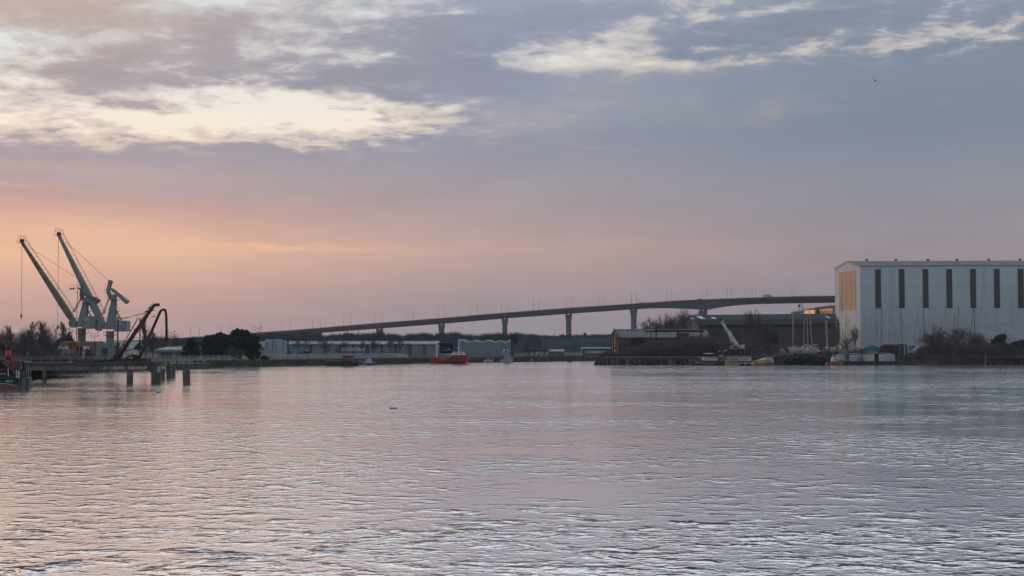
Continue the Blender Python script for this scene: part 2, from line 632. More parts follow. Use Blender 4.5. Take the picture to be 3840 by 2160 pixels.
GLASSG = mat("grey_window_glass", (0.11, 0.15, 0.18), 0.2, 0.3, 0.8, spec=0.7)
TIMBER = mat("old_timber", (0.15, 0.12, 0.098), 0.9, 0.5, 2.5, streak=0.6)
DTIMBER = mat("tarred_timber", (0.06, 0.05, 0.046), 0.9, 0.5, 2.0, streak=0.5)
BARK = mat("winter_bark", (0.12, 0.10, 0.095), 0.95, 0.4, 3.0, spec=0.1)
TWIG = mat("winter_twigs", (0.125, 0.10, 0.096), 0.95, 0.35, 0.35, spec=0.1)
TWIGP = mat("purple_twigs", (0.15, 0.11, 0.112), 0.95, 0.3, 0.4, spec=0.1)
FIR = mat("evergreen_needles", (0.030, 0.048, 0.046), 0.9, 0.5, 0.35, spec=0.1)
IVY = mat("dark_ivy_leaves", (0.035, 0.055, 0.035), 0.85, 0.5, 0.5, spec=0.15)
GRASS = mat("rough_grass", (0.085, 0.095, 0.055), 0.95, 0.45, 0.5, spec=0.1)
BRUSH = mat("dead_brush", (0.115, 0.088, 0.083), 0.95, 0.5, 0.30, spec=0.1, tint=(0.055, 0.052, 0.043))
SOIL = mat("bank_soil", (0.075, 0.075, 0.058), 0.95, 0.5, 0.4, spec=0.1)
ROOFP = mat("pale_sheet_roof", (0.17, 0.19, 0.185), 0.6, 0.12, 0.4, streak=0.1, ribs=("x", 1.0, 0.3))


# ---------------------------------------------------------------- land
LZ, RZ = 1.5, 2.5
LEFT_EDGE = [(-130, -300), (-112, 60), (-104, 150), (-95, 235), (-89, 262), (-91, 290), (-90.5, 303), (-90, 306), (-77.5, 358.0),
			 (-76.5, 358.5), (-72, 378), (-62, 402), (-55, 413), (-38.5, 441), (-31, 462), (-21, 481), (3, 515),
			 (32, 559), (70, 600), (150, 640), (400, 720), (4000, 1300)]


def densify(pts, step):
	out = []
	for a, b in zip(pts[:-1], pts[1:]):
		L = sqrt((b[0] - a[0]) ** 2 + (b[1] - a[1]) ** 2)
		n = max(1, int(L / step)) if L < 400 else 4
		for i in range(n):
			t = i / n
			out.append((a[0] + (b[0] - a[0]) * t, a[1] + (b[1] - a[1]) * t))
	out.append(pts[-1])
	return out


def bank(edge, prof, side, rng, jit=0.25):
	"""rows of the bank from the water up; side = +1 when land lies to the left of the walking direction"""
	rows = []
	for i, (x, y) in enumerate(edge):
		a, b = edge[max(0, i - 1)], edge[min(len(edge) - 1, i + 1)]
		t = Vector((b[0] - a[0], b[1] - a[1], 0)).normalized()
		n = Vector((-t.y, t.x, 0)) * side
		r = []
		for k, (o, zz) in enumerate(prof):
			j = jit if 0 < k < len(prof) - 1 else 0.0
			r.append((x + n.x * (o + rng.uniform(-j, j)), y + n.y * (o + rng.uniform(-j, j)), zz + rng.uniform(-j, j) * 0.5))
		rows.append(r)
	return rows


le = densify(LEFT_EDGE, 4.0)
rows = bank(le, [(0, -0.8), (0.15, 0.1), (1.3, 0.8), (2.6, 1.35), (4.5, LZ)], 1, random.Random(3))
mb = MB()
mb.loft(rows, closed=False, caps=False)
top = [r[-1] for r in rows]
base_i = len(mb.v)
n_top = len(top)
mb.v.extend([(x, y, LZ) for x, y, z in top])
mb.v.extend([(6000, 14000, LZ), (-6000, 14000, LZ), (-6000, -300, LZ)])
mb.f.append(tuple(base_i + i for i in range(n_top + 3)))
tag(mb.build("ground", SOIL, fixn=False), "low grassy river bank and flat land behind it", None, None, "structure")

RIGHT_EDGE = [(60, 640), (40, 520), (26.5, 450), (24.8, 431.5), (70, 431.5), (90, 433), (110, 433), (135, 432), (180, 432), (260, 434),
			  (700, 440)]
re_ = densify(RIGHT_EDGE, 4.0)
rows = bank(re_, [(0, -0.8), (0.1, 0.2), (0.8, 1.2), (1.8, 2.1), (4.0, RZ)], 1, random.Random(5))
mb = MB()
mb.loft(rows, closed=False, caps=False)
top = [r[-1] for r in rows]
o_ = len(mb.v)
mb.v.extend([(x, y, RZ) for x, y, z in top])
mb.v.extend([(800, 700, RZ), (120, 720, RZ)])
mb.f.append(tuple(o_ + i for i in range(len(top) + 2)))
tag(mb.build("yard_ground", SOIL, fixn=False), "raised boatyard ground along the right bank", None, None, "structure")


# ---------------------------------------------------------------- vegetation
def blades(mb, pts, hmin, hmax, w, rng, lean=0.5):
	"""thin upright blades at the given ground points"""
	for (x, y, z) in pts:
		h = rng.uniform(hmin, hmax)
		a = rng.uniform(0, pi)
		dx, dy = cos(a) * w, sin(a) * w
		lx, ly = rng.uniform(-lean, lean) * h, rng.uniform(-lean, lean) * h
		o = len(mb.v)
		mb.v.extend([(x - dx, y - dy, z), (x + dx, y + dy, z), (x + lx, y + ly, z + h)])
		mb.f.append((o, o + 1, o + 2))


def bank_blades(edge, prof, side, n, hmin, hmax, w, rng):
	pts = []
	seg = []
	for a, b in zip(edge[:-1], edge[1:]):
		seg.append((a, b, sqrt((b[0] - a[0]) ** 2 + (b[1] - a[1]) ** 2)))
	tot = sum(q[2] for q in seg)
	for a, b, L in seg:
		for _ in range(int(n * L / tot)):
			t = rng.random()
			tx, ty = (b[0] - a[0]) / L, (b[1] - a[1]) / L
			k = rng.random() * (len(prof) - 1)
			i = min(int(k), len(prof) - 2)
			f = k - i
			o = prof[i][0] + (prof[i + 1][0] - prof[i][0]) * f
			z = prof[i][1] + (prof[i + 1][1] - prof[i][1]) * f
			pts.append((a[0] + tx * L * t - ty * side * o, a[1] + ty * L * t + tx * side * o, z - 0.05))
	mb = MB()
	blades(mb, pts, hmin, hmax, w, rng)
	return mb


rr = random.Random(11)
bank_blades([q for q in LEFT_EDGE if 355 < q[1] < 600], [(0.2, 0.15), (1.3, 0.8), (2.6, 1.35), (5.0, 1.5)], 1, 15000, 0.25, 0.9, 0.10,
			rr).build("bank_grass", GRASS, fixn=False)["kind"] = "stuff"
bank_blades([q for q in LEFT_EDGE if 140 < q[1] < 330], [(0.0, 0.15), (1.3, 0.8), (2.6, 1.35), (14.0, 1.5)], 1, 26000, 0.8, 3.4, 0.07,
			rr).build("waterside_undergrowth", BRUSH, fixn=False)["kind"] = "stuff"
bank_blades([(70, 431.5), (90, 433), (110, 433), (135, 432), (180, 432), (260, 434)],
			[(0.1, 0.15), (0.8, 1.2), (1.8, 2.1), (4.5, 2.5)], 1, 24000, 0.4, 1.5, 0.06,
			rr).build("bank_undergrowth", BRUSH, fixn=False)["kind"] = "stuff"
for nm, lb in (("bank_grass", "rough winter grass on the far left bank"),
			   ("waterside_undergrowth", "brown scrub along the water behind the concrete jetty"),
			   ("bank_undergrowth", "dark brush on the bank below the boatyard")):
	bpy.data.objects[nm]["label"] = lb


def grow(T, C, p, d, L, r, lv, rng, spread, upk, counts, ratio):
	seg = 3 if lv < 2 else 2
	pts, rs = [p], [r]
	q, dd = p.copy(), d.copy()
	for i in range(seg):
		w = 0.10 if lv == 0 else 0.22
		dd = (dd + Vector((rng.uniform(-w, w), rng.uniform(-w, w), upk * 0.25 * (1 if lv else 0.3)))).normalized()
		q = q + dd * (L / seg)
		pts.append(q.copy())
		rs.append(max(r * (1 - 0.8 * (i + 1) / seg), 0.0012))
	(T if lv < 2 else C).path(pts, rs, 6 if lv == 0 else (4 if lv == 1 else 3), cap=False)
	if lv >= len(counts):
		return
	n = counts[lv]
	for i in range(n):
		t = (0.22 + 0.78 * (i + rng.random()) / n) if lv == 0 else (0.15 + 0.85 * (i + rng.random() * 0.8) / n)
		t = min(t, 0.98)
		k = t * seg
		j = min(int(k), seg - 1)
		b = pts[j].lerp(pts[j + 1], k - j)
		ax = (pts[j + 1] - pts[j]).normalized()
		s = ax.orthogonal().normalized()
		s.rotate(Matrix.Rotation(rng.uniform(0, 2 * pi) if lv else i * 2.4 + rng.uniform(-.4, .4), 3, ax))
		sp = spread * rng.uniform(0.7, 1.25)
		nd = (ax * cos(sp) + s * sin(sp) + Vector((0, 0, upk * 0.35))).normalized()
		ll = L * ratio[lv] * rng.uniform(0.75, 1.2) * (1.0 if lv else (1.15 - 0.75 * t))
		grow(T, C, b, nd, ll, r * (1 - 0.72 * t) * 0.55 + 0.0006, lv + 1, rng, spread, upk, counts, ratio)


TREE_CACHE = {}


def bare_meshes(kind, seed):
	key = (kind, seed)
	if key in TREE_CACHE:
		return TREE_CACHE[key]
	rng = random.Random(seed * 31 + hash(kind) % 1 + len(kind))
	T, C = MB(), MB()
	if kind == "round":
		grow(T, C, Vector((0, 0, -0.02)), Vector((0, 0, 1)), 0.62, 0.020, 0, rng, 0.75, 0.35, [9, 6, 6, 5], [0.72, 0.58, 0.58, 0.62])
	elif kind == "sparse":
		grow(T, C, Vector((0, 0, -0.02)), Vector((0, 0, 1)), 0.72, 0.018, 0, rng, 0.65, 0.5, [9, 6, 5, 4], [0.62, 0.58, 0.58, 0.62])
	elif kind == "poplar":
		grow(T, C, Vector((0, 0, -0.02)), Vector((0, 0, 1)), 0.92, 0.016, 0, rng, 0.30, 0.5, [20, 7, 5, 2], [0.30, 0.55, 0.58, 0.65])
	else:                                    # many-stemmed shrub
		for i in range(11):
			a = rng.uniform(0, 2 * pi)
			k = rng.uniform(0.1, 0.75)
			grow(T, C, Vector((cos(a) * 0.06, sin(a) * 0.06, -0.02)), Vector((cos(a) * k, sin(a) * k, 1)).normalized(),
				 rng.uniform(0.5, 0.8), 0.012, 1, rng, 0.6, 0.25, [0, 9, 7, 5], [0, 0.52, 0.55, 0.6])
	# normalise to height 1
	top = max(v[2] for v in C.v)
	for M_ in (T, C):
		M_.v = [(a / top, b / top, c / top) for a, b, c in M_.v]
	out = []
	for M_, nm, mt in ((T, "trunk", BARK), (C, "crown", TWIGP if kind == "shrub" else TWIG)):
		me = bpy.data.meshes.new(nm)
		me.from_pydata(M_.v, [], M_.f)
		me.materials.append(mt)
		out.append(me)
	TREE_CACHE[key] = out
	return out


def bare_tree(label, px, py, d, top, kind="round", seed=1, wide=1.0, group=None, name=None, cat="tree", rot=None):
	"""leafless tree with its foot at pixel row py (or ground height if py is None) and its top at row top"""
	loc = W(px, py, d)
	s = (py - top) * d / F
	o = thing(name or {"poplar": "poplar_tree", "shrub": "bare_shrub"}.get(kind, "bare_tree"), label, cat, loc,
			  R.uniform(0, 6.28) if rot is None else rot, group)
	o.scale = (s * wide, s * wide, s)
	for me, nm in zip(bare_meshes(kind, seed), ("trunk", "crown")):
		c = bpy.data.objects.new(nm, me)
		COL.objects.link(c)
		c.parent = o
	return o


def leafy(name, label, px, py, d, lobes, mt, n, leaf, group=None, cat="tree", seed=1, flat=0.6, trunk=True):
	"""evergreen crown: lobes are (px, py, rx, ry) ellipses in photo pixels, filled with leaf clumps through their depth"""
	rng = random.Random(seed)
	a = PX(px, py, d)
	o = thing(name, label, cat, a.loc, 0, group)
	mb = MB()
	tot = sum(l[2] * l[3] for l in lobes)
	for (lx, ly, rx, ry) in lobes:
		c = a.p(lx, ly)
		c.y += rng.uniform(-0.4, 0.4) * rx * a.s
		for _ in range(int(n * rx * ry / tot)):
			u = Vector((rng.gauss(0, 1), rng.gauss(0, 1), rng.gauss(0, 1))).normalized()
			k = rng.random() ** 0.28
			bump = 0.84 + 0.22 * sin(u.x * 7 + lx) * sin(u.z * 9 + ly)
			q = c + Vector((u.x * rx * a.s * k * bump, u.y * rx * a.s * k * bump, u.z * ry * a.s * k * bump))
			n1 = Vector((rng.gauss(0, 1), rng.gauss(0, 1), rng.gauss(0, flat))).normalized()
			t1 = n1.orthogonal().normalized()
			t1.rotate(Matrix.Rotation(rng.uniform(0, 6.28), 3, n1))
			t2 = n1.cross(t1)
			L = leaf * rng.uniform(0.6, 1.4)
			i = len(mb.v)
			mb.v.extend([tuple(q - t1 * L), tuple(q + t2 * L * 0.45), tuple(q + t1 * L), tuple(q - t2 * L * 0.45)])
			mb.f.append((i, i + 1, i + 2, i + 3))
	mb.build("crown", mt, o, fixn=False)
	if trunk:
		t = MB()
		for (lx, ly, rx, ry) in lobes[:3]:
			c = a.p(lx, ly)
			t.path([(0, 0, -0.2), (c.x * 0.3, c.y * .3, c.z * 0.45), tuple(c)], [0.35, 0.25, 0.08], 6)
		t.build("trunk", BARK, o)
	return o


# ---------------------------------------------------------------- text lying on a vertical face
def letters(name, s, size, mt, parent, loc, along=(1, 0, 0), normal=(0, -1, 0), bold=0.0, label=None, sx=1.0):
	cu = bpy.data.curves.new(name, "FONT")
	cu.body = s
	cu.size = size
	cu.extrude = 0.012
	cu.offset = bold
	ob = bpy.data.objects.new(name, cu)
	COL.objects.link(ob)
	bpy.context.view_layer.update()
	dg = bpy.context.evaluated_depsgraph_get()
	me = bpy.data.meshes.new_from_object(ob.evaluated_get(dg))
	bpy.data.objects.remove(ob)
	X = Vector(along).normalized()
	Z = Vector(normal).normalized()
	Y = Z.cross(X)
	M_ = Matrix(((X.x * sx, Y.x, Z.x, loc[0]), (X.y * sx, Y.y, Z.y, loc[1]), (X.z * sx, Y.z, Z.z, loc[2]), (0, 0, 0, 1)))
	me.transform(M_)
	me.materials.clear()
	me.materials.append(mt)
	o = bpy.data.objects.new(name, me)
	COL.objects.link(o)
	o.parent = parent
	if label:
		o["label"] = label
	return o


# ================================================================ LEFT: tug, jetty, pipe booms
def tug():
	a = PX(60, 1456, 186.0)
	s = a.s
	o = thing("moored_barge", "old black-hulled barge with red funnel and rust-red awning, moored before the jetty", "boat", a.loc, 0.326)
	m = MB()
	# hull: port side runs to the left out of the photo; the square stern block faces right
	xs = [-330, -200, -90, 0, 60, 68]
	yk = [1456, 1457, 1458, 1458, 1456, 1455]
	deck = [1400, 1405, 1408, 1411, 1415, 1417]
	rings = []
	for x, k, dk in zip(xs, yk, deck):
		hx, hk = a.q(x, k)
		_, hd = a.q(x, dk)
		w = 3.6 if x > -300 else 1.2
		rings.append([(hx, 0.25, -0.6), (hx, -0.12, 0.15), (hx, 0.0, 0.45), (hx, -0.12, hd), (hx, 2 * w + .12, hd), (hx, 2 * w, -0.6)])
	m.loft(rings)
	m.build("hull", mat("tug_black_hull", (0.022, 0.03, 0.036), 0.45, 0.35, 1.2, streak=0.3), o)
	m = MB()
	m.loft([[(a.q(x, 0)[0], -0.135, -0.3), (a.q(x, 0)[0], -0.14, a.q(0, yy)[1]), (a.q(x, 0)[0], -0.10, a.q(0, yy)[1]), (a.q(x, 0)[0], -0.10, -0.3)]
			for x, yy in ((-330, 1434), (-90, 1435), (0, 1437.5), (35, 1440), (66, 1448))])
	m.build("boot_topping", mat("faded_red_bottom", (0.17, 0.075, 0.06), 0.7, 0.35, 1.0, streak=0.5), o)
	m = MB()
	pts = [(-330, 1433.5), (-90, 1434.5), (0, 1437), (35, 1439.7), (66, 1447.5)]
	m.path([a.p(x, y, -0.15) for x, y in pts], 0.028, 6)
	m.build("white_line", WHITE, o)
	m = MB()                                               # stern block
	p0 = a.q(68, 1419)
	m.extr([(a.q(66, 0)[0], -0.16), (a.q(106, 0)[0], -0.16), (a.q(115, 0)[0], 1.2), (a.q(115, 0)[0], 7.0), (a.q(66, 0)[0], 7.0)], -0.5, p0[1])
	m.build("stern", mat("tug_grey_stern", (0.11, 0.105, 0.095), 0.8, 0.45, 1.0, streak=0.9), o)
	for x in (66.5, 74, 105):
		m = MB()
		m.box(a.q(x, 0)[0], a.q(x, 0)[0] + 0.07, -0.20, -0.162, a.q(0, 1450)[1], a.q(0, 1419)[1])
		m.build("fender_bar", BLACK, o)
	m = MB()
	c = a.p(31, 1347)
	m.lathe([(10.5 * s, a.q(0, 1352)[1]), (9.8 * s, a.q(0, 1312)[1])], 20, (c.x, 2.6, 0))
	f = m.build("funnel", mat("funnel_red", (0.40, 0.028, 0.045), 0.5, 0.2, 1.5, streak=0.25), o, smooth=True)
	m = MB()
	m.lathe([(10.0 * s, a.q(0, 1312.5)[1]), (9.6 * s, a.q(0, 1299)[1]), (8.2 * s, a.q(0, 1299)[1]), (8.2 * s, a.q(0, 1303)[1])], 20, (c.x, 2.6, 0))
	m.build("cap", BLACK, f, smooth=True)
	# rust red awning, hung as a hipped canvas with a drooping corner
	aw = mat("rust_red_canvas", (0.125, 0.05, 0.043), 0.95, 0.35, 0.9, streak=0.3)
	m = MB()
	A, B, C_, D = a.p(12, 1351, 0.9), a.p(84, 1352, 0.9), a.p(57, 1403, 0.05), a.p(38, 1382, 0.0)
	A2, B2 = a.p(12, 1350, 3.6), a.p(80, 1351, 3.6)
	E = a.p(-90, 1384, 0.4)
	m.quad(A, D, C_, B)
	m.quad(A, B, B2, A2)
	m.quad(a.p(16, 1355, 0.86), a.p(-90, 1392, 0.4), a.p(-90, 1384, 0.38), a.p(14, 1351.5, 0.86))
	m.quad(B, C_, a.p(62, 1400, 2.6), B2)
	aw_o = m.build("awning", aw, o, fixn=False)
	sd = aw_o.modifiers.new("thick", "SOLIDIFY")
	sd.thickness = 0.03
	m = MB()
	m.tube(a.p(43, 1351, 0.6), a.p(44, 1414, 0.6), 0.07, n=8)
	m.tube(a.p(44, 1388, 0.6), a.p(38, 1413, 0.5), 0.04)
	m.tube(a.p(44, 1388, 0.6), a.p(51, 1413, 0.5), 0.04)
	m.build("awning_pole", RUST, o)
	m = MB()                                               # dark deckhouse under the awnings
	m.prism(a.poly([(-330, 1412), (-330, 1352), (-20, 1352), (4, 1352), (14, 1364), (36, 1383), (58, 1409), (58, 1414)]), 1.4, 4.5)
	m.build("deckhouse", BLACK, o)
	m = MB()
	m.prism(a.poly([(-120, 1371), (4, 1349), (16, 1357), (-120, 1378)]), 0.8, 1.35)
	m.build("roof_cover", mat("black_cover", (0.03, 0.022, 0.022), 0.9, 0.3, 1.0), o)
	m = MB()
	m.prism(a.poly([(67, 1414), (81, 1357), (85, 1355), (99, 1417), (72, 1418)]), 1.6, 4.0)
	m.build("stern_cover", BLACK, o)
	m = MB()                                               # stern canopy
	m.beam(a.p(85, 1354.5, 1.6), a.p(112.5, 1358, 1.6), 3.4, 0.06)
	m.build("canopy", STEEL, o)
	m = MB()
	for x, y0, y1 in ((103, 1358, 1417), (98, 1383, 1417), (111, 1380, 1418), (105, 1395, 1417)):
		m.tube(a.p(x, y0, 0.4), a.p(x, y1, 0.4), 0.035)
	m.build("canopy_post", STEEL, o)
	for x, y0, y1, wd in ((31.5, 1382.5, 1411, .05), (60.5, 1389, 1417, .05), (68.5, 1391, 1419, .085)):
		m = MB()
		m.tube(a.p(x, y0, 0.0), a.p(x + .8, y1, 0.0), wd, n=8)
		m.build("white_post", WHITE, o)
	m = MB()
	for x in (74, 79.5, 84.5, 89):
		m.box(a.q(x, 0)[0], a.q(x + 2, 0)[0], 0.5, 0.56, a.q(0, 1417)[1], a.q(0, 1391)[1])
	m.build("slat_gate", mat("tug_slats", (0.25, 0.17, 0.12), 0.8, 0.4, 2.0), o)
	m = MB()
	m.box(a.q(77, 0)[0], a.q(79.6, 0)[0], 0.9, 0.95, a.q(0, 1385)[1], a.q(0, 1366)[1])
	m.build("door_frame", WHITE, o)
	for x in (4.5, 15.5):
		m = MB()
		m.box(a.q(x, 0)[0], a.q(x + 6, 0)[0], 1.34, 1.41, a.q(0, 1406)[1], a.q(0, 1399)[1])
		m.build("window", CREAM, o)
	m = MB()
	m.path([a.p(-100, 1384, .05), a.p(0, 1384.5, .05), a.p(31, 1385.5, .05)], 0.022)
	m.path([a.p(-100, 1404, .05), a.p(31, 1405, .05), a.p(45, 1411, .05), a.p(58, 1410.5, .05)], 0.022)
	m.build("rail", STEEL, o)
	m = MB()
	m.lathe([(0.085, 0), (0.085, 0.03)], 16)
	h = m.build("hawse_hole", RUBBER, o)
	h.rotation_euler = (pi / 2, 0, 0)
	h.location = a.p(53.5, 1432, -0.10)
	h.scale = (1.0, 1.9, 1)
	letters("name_lettering", "BELFAST", 0.235, WHITE, o, a.p(24.5, 1431.0, -0.16), (1, 0, -0.055), bold=0.006, sx=0.95)
	return o


tug()


def jetty():
	d = 218.0
	a = PX(320, 1434, d)
	s = a.s
	o = thing("concrete_jetty", "long stained concrete jetty with white painted lettering, standing on square piles", "jetty", a.loc)
	m = MB()
	m.box(a.q(-330, 0)[0], a.q(561, 0)[0], 0.0, 0.5, a.q(0, 1389.5)[1], a.q(0, 1371)[1])
	m.box(a.q(-330, 0)[0], a.q(561, 0)[0], 3.6, 4.1, a.q(0, 1389.5)[1], a.q(0, 1371)[1])
	m.box(a.q(-330, 0)[0], a.q(-45, 0)[0], 4.3, 60, a.q(0, 1387)[1], a.q(0, 1371)[1])
	m.build("beam", CONC, o)
	m = MB()
	m.box(a.q(-332, 0)[0], a.q(560, 0)[0], -0.06, 4.2, a.q(0, 1370.8)[1], a.q(0, 1367.6)[1])
	m.box(a.q(-334, 0)[0], a.q(584, 0)[0], -0.35, 4.5, a.q(0, 1367.4)[1], a.q(0, 1359)[1])
	m.build("deck", DCONC, o)
	m = MB()
	m.box(a.q(400, 0)[0], a.q(586, 0)[0], -0.42, 4.5, a.q(0, 1358.9)[1], a.q(0, 1355)[1])
	m.build("kerb_plate", mat("rusty_brown_edge", (0.13, 0.075, 0.04), 0.9, 0.5, 1.5, streak=0.4), o)
	m = MB()
	m.prism(a.poly([(561.5, 1396), (578, 1396), (578, 1372), (590, 1367), (561.5, 1367)]), -0.25, 4.2)
	m.build("end_block", DCONC, o)
	for x0, x1, wl, dd in ((158, 169.5, 1426, 0.1), (474, 494, 1436, 0.1), (565.5, 578, 1440, 0.1),
						   (455, 470, 1428, 3.5), (40, 52, 1430, .1), (-120, -108, 1430, .1)):
		m = MB()
		y0, y1 = (0.06, 0.75) if dd < 1 else (3.4, 4.0)
		top = a.q(0, 1389.7)[1]
		m.extr([(a.q(x0, 0)[0], y0), (a.q(x1, 0)[0], y0), (a.q(x1, 0)[0], y1), (a.q(x0, 0)[0], y1)], -1.0, top)
		m.build("pile", mat("jetty_pile_concrete", (0.125, 0.10, 0.08), 0.9, 0.4, 1.0, streak=0.7), o)
	m = MB()
	for y in (1337.6, 1342, 1346.5):
		m.path([a.p(-120, y + 2.0, 0.4), a.p(120, y + 0.6, 0.4), a.p(400, y - 0.3, 0.4)], 0.035, 5)
	for x in range(-110, 401, 37):
		m.tube(a.p(x, 1359, 0.4), a.p(x, 1337.6, 0.4), 0.035, n=5)
	for y in (1340, 1346):
		m.path([a.p(425, y, 4.2), a.p(510, y, 4.2)], 0.03, 5)
	for x in (427, 455, 485, 510):
		m.tube(a.p(x, 1357, 4.2), a.p(x, 1340, 4.2), 0.03, n=5)
	m.build("handrail", STEEL, o)
	# hand-painted letters, as they stand on the beam
	wp = mat("white_wall_paint", (0.66, 0.66, 0.63), 0.85, 0.35, 7.0)
	x = 387.5
	strokes = {
		"hat": [[(0, 0), (.55, 1), (.95, .05)]],
		"D": [[(.15, 0), (.2, 1), (.75, .85), (.9, .4), (.05, 0)]],
		"U": [[(.05, .9), (.15, .05), (.7, .05), (.9, .95)]],
		"A": [[(0, 0), (.5, 1), (.9, 0)], [(.2, .4), (.8, .4)]],
		"S": [[(.9, .9), (.3, .95), (.15, .6), (.8, .45), (.85, .1), (.1, .0)]],
		"-": [[(.1, .45), (.9, .5)]],
		"1": [[(.1, .6), (.6, 1), (.6, 0)]],
		"G": [[(.9, .85), (.35, .95), (.1, .45), (.4, .02), (.85, .1), (.85, .4), (.55, .4)]],
		"5": [[(.9, 1), (.25, 1), (.2, .55), (.8, .5), (.8, .1), (.1, 0)]],
		"L": [[(.2, 1), (.15, 0), (.8, .05)]],
	}
	m = MB()
	lay = [("hat", 388.3, 9.5, 1385.0, 9.5), ("D", 424, 10, 1385, 12.5), ("U", 434.5, 8.5, 1384, 10), ("A", 445, 8, 1384, 9.5),
		   ("S", 454.5, 8, 1384, 11), ("-", 469, 4, 1383, 7), ("1", 478, 8, 1384.5, 11), ("D", 488.5, 8, 1384, 9.5), ("G", 497.5, 7, 1384, 10),
		   ("-", 505, 5, 1383, 9), ("A", 510.5, 10, 1384, 11), ("5", 522, 8, 1384, 10.5), ("L", 533, 7, 1383.5, 9.5), ("D", 541, 9, 1384, 11)]
	for ch, x0, w, y0, h in lay:
		for st in strokes[ch]:
			pts = [a.p(x0 + q[0] * w, y0 - q[1] * h, -0.012) for q in st]
			for p, q in zip(pts[:-1], pts[1:]):
				m.beam(p, q, 0.02, 0.085)
	m.build("painted_lettering", wp, o)
	m = MB()
	m.tube(a.p(549.5, 1391, 0.1), a.p(544, 1432, -0.2), 0.018)
	m.build("hanging_rope", BLACK, o)


jetty()

pile_m = mat("mossy_pile_concrete", (0.13, 0.105, 0.085), 0.9, 0.45, 1.2, streak=0.8)
for i, (x0, x1, yt, wl, lb, extra) in enumerate([
		(582, 602, 1366, 1436, "black mooring pile with a white notice plate, at the end of the jetty", "plate"),
		(603.5, 618.5, 1372, 1424, "brown concrete pile with a pale top, just right of the notice pile", "cap"),
		(625, 641, 1371, 1418.5, "dark pile with a stub on top, right of the pale-topped pile", "stub"),
		(642, 656.5, 1372, 1415, "lighter brown pile standing close behind the stubbed dark pile", None),
		(687.5, 711, 1379, 1441, "lone leaning brown pile in open water right of the jetty", "tall")]):
	d = dw(wl)
	a = PX((x0 + x1) / 2, wl, d)
	o = thing("mooring_pile", lb, "pile", a.loc, 0, "mooring piles off the jetty end")
	m = MB()
	w = (x1 - x0) / 2 * a.s
	ln = 0.10 if extra == "tall" else 0.0
	h = a.q(0, yt)[1]
	m.loft([[(-w * .98 + ln, -w, -1.0), (w * .98 + ln, -w, -1.0), (w * .98 + ln, w, -1.0), (-w * .98 + ln, w, -1.0)],
			[(-w - ln * .6, -w, h), (w - ln * .6, -w, h), (w - ln * .6, w, h), (-w - ln * .6, w, h)]])
	m.build("shaft", DCONC if i in (0, 2) else pile_m, o)
	if extra == "plate":
		m = MB()
		m.box(w * -0.1, w * 0.95, -w - 0.03, -w - 0.004, a.q(0, 1395)[1], a.q(0, 1375)[1])
		p = m.build("notice_plate", mat("worn_white_plate", (0.36, 0.40, 0.38), 0.7, 0.5, 3.0, streak=0.6), o)
		m = MB()
		m.box(w * 0.3, w * 0.6, -w - 0.05, -w - 0.03, a.q(0, 1385)[1], a.q(0, 1379)[1])
		m.build("mark", BLACK, p)
	if extra == "cap":
		m = MB()
		m.box(-w * 1.03, w * 1.03, -w * 1.03, w * 1.03, a.q(0, 1384)[1], h + .02)
		m.build("pale_top", CONC2, o)
	if extra in ("stub", "tall"):
		m = MB()
		m.tube((-ln * .5, 0, h), (-ln * .6, 0, h + 11 * a.s), 0.11, n=8)
		m.build("stub", RUST, o)
		if extra == "stub":
			m = MB()
			m.beam(a.p(622, 1362, -w * .5), a.p(628, 1372, -w * .5), .2)
			m.build("timber_end", TIMBER, o)


def pipe_boom(label, pts, rads, mast, stays, d, hose=None, base=None, dy=0.0):
	a = PX(base[0], base[1], d)
	o = thing("dredge_pipe_boom", label, "pipe boom", a.loc, 0, "discharge pipes on the jetty")
	m = MB()
	m.path([a.p(x, y, dy) for x, y in pts], [r * a.s for r in rads], 12)
	pp = m.build("pipe", RUST, o, smooth=True)
	for i in (0.03, 0.25, 0.55, 0.98):
		m = MB()
		q = a.p(*pts[0]).lerp(a.p(*pts[1]), i)
		t = (a.p(*pts[1]) - a.p(*pts[0])).normalized()
		m.tube(q - t * .08, q + t * .08, rads[0] * a.s * 1.35, n=12)
		m.build("flange", RUST, pp)
	m = MB()
	e = a.p(*pts[-1])
	t = (e - a.p(*pts[-2])).normalized()
	m.tube(e - t * .08, e + t * .04, rads[-1] * a.s * 1.3, n=12)
	m.build("flange", RUST, pp)
	m = MB()
	(mx, my0, my1, mr) = mast
	m.tube(a.p(mx, my1, 1.6), a.p(mx, my0, 1.6), mr * a.s, mr * a.s * 0.9, 8)
	m.build("mast", RUST, o)
	m = MB()
	for x0, y0, x1, y1, r in stays:
		m.tube(a.p(x0, y0, 1.2), a.p(x1, y1, 0.4), r * a.s, n=5)
	m.build("stay", BLACK, o)
	if hose:
		m = MB()
		m.path([a.p(x, y, dy) for x, y in hose], [4.6 * a.s] * (len(hose)), 10)
		m.build("hose", RUBBER, o, smooth=True)
	m = MB()
	m.box(-1.0, 1.6, -0.7, 2.2, 0, 0.45)
	m.box(-0.5, 0.2, -0.5, 0.6, 0.45, 1.0)
	m.build("base_frame", RUST, o)
	return o


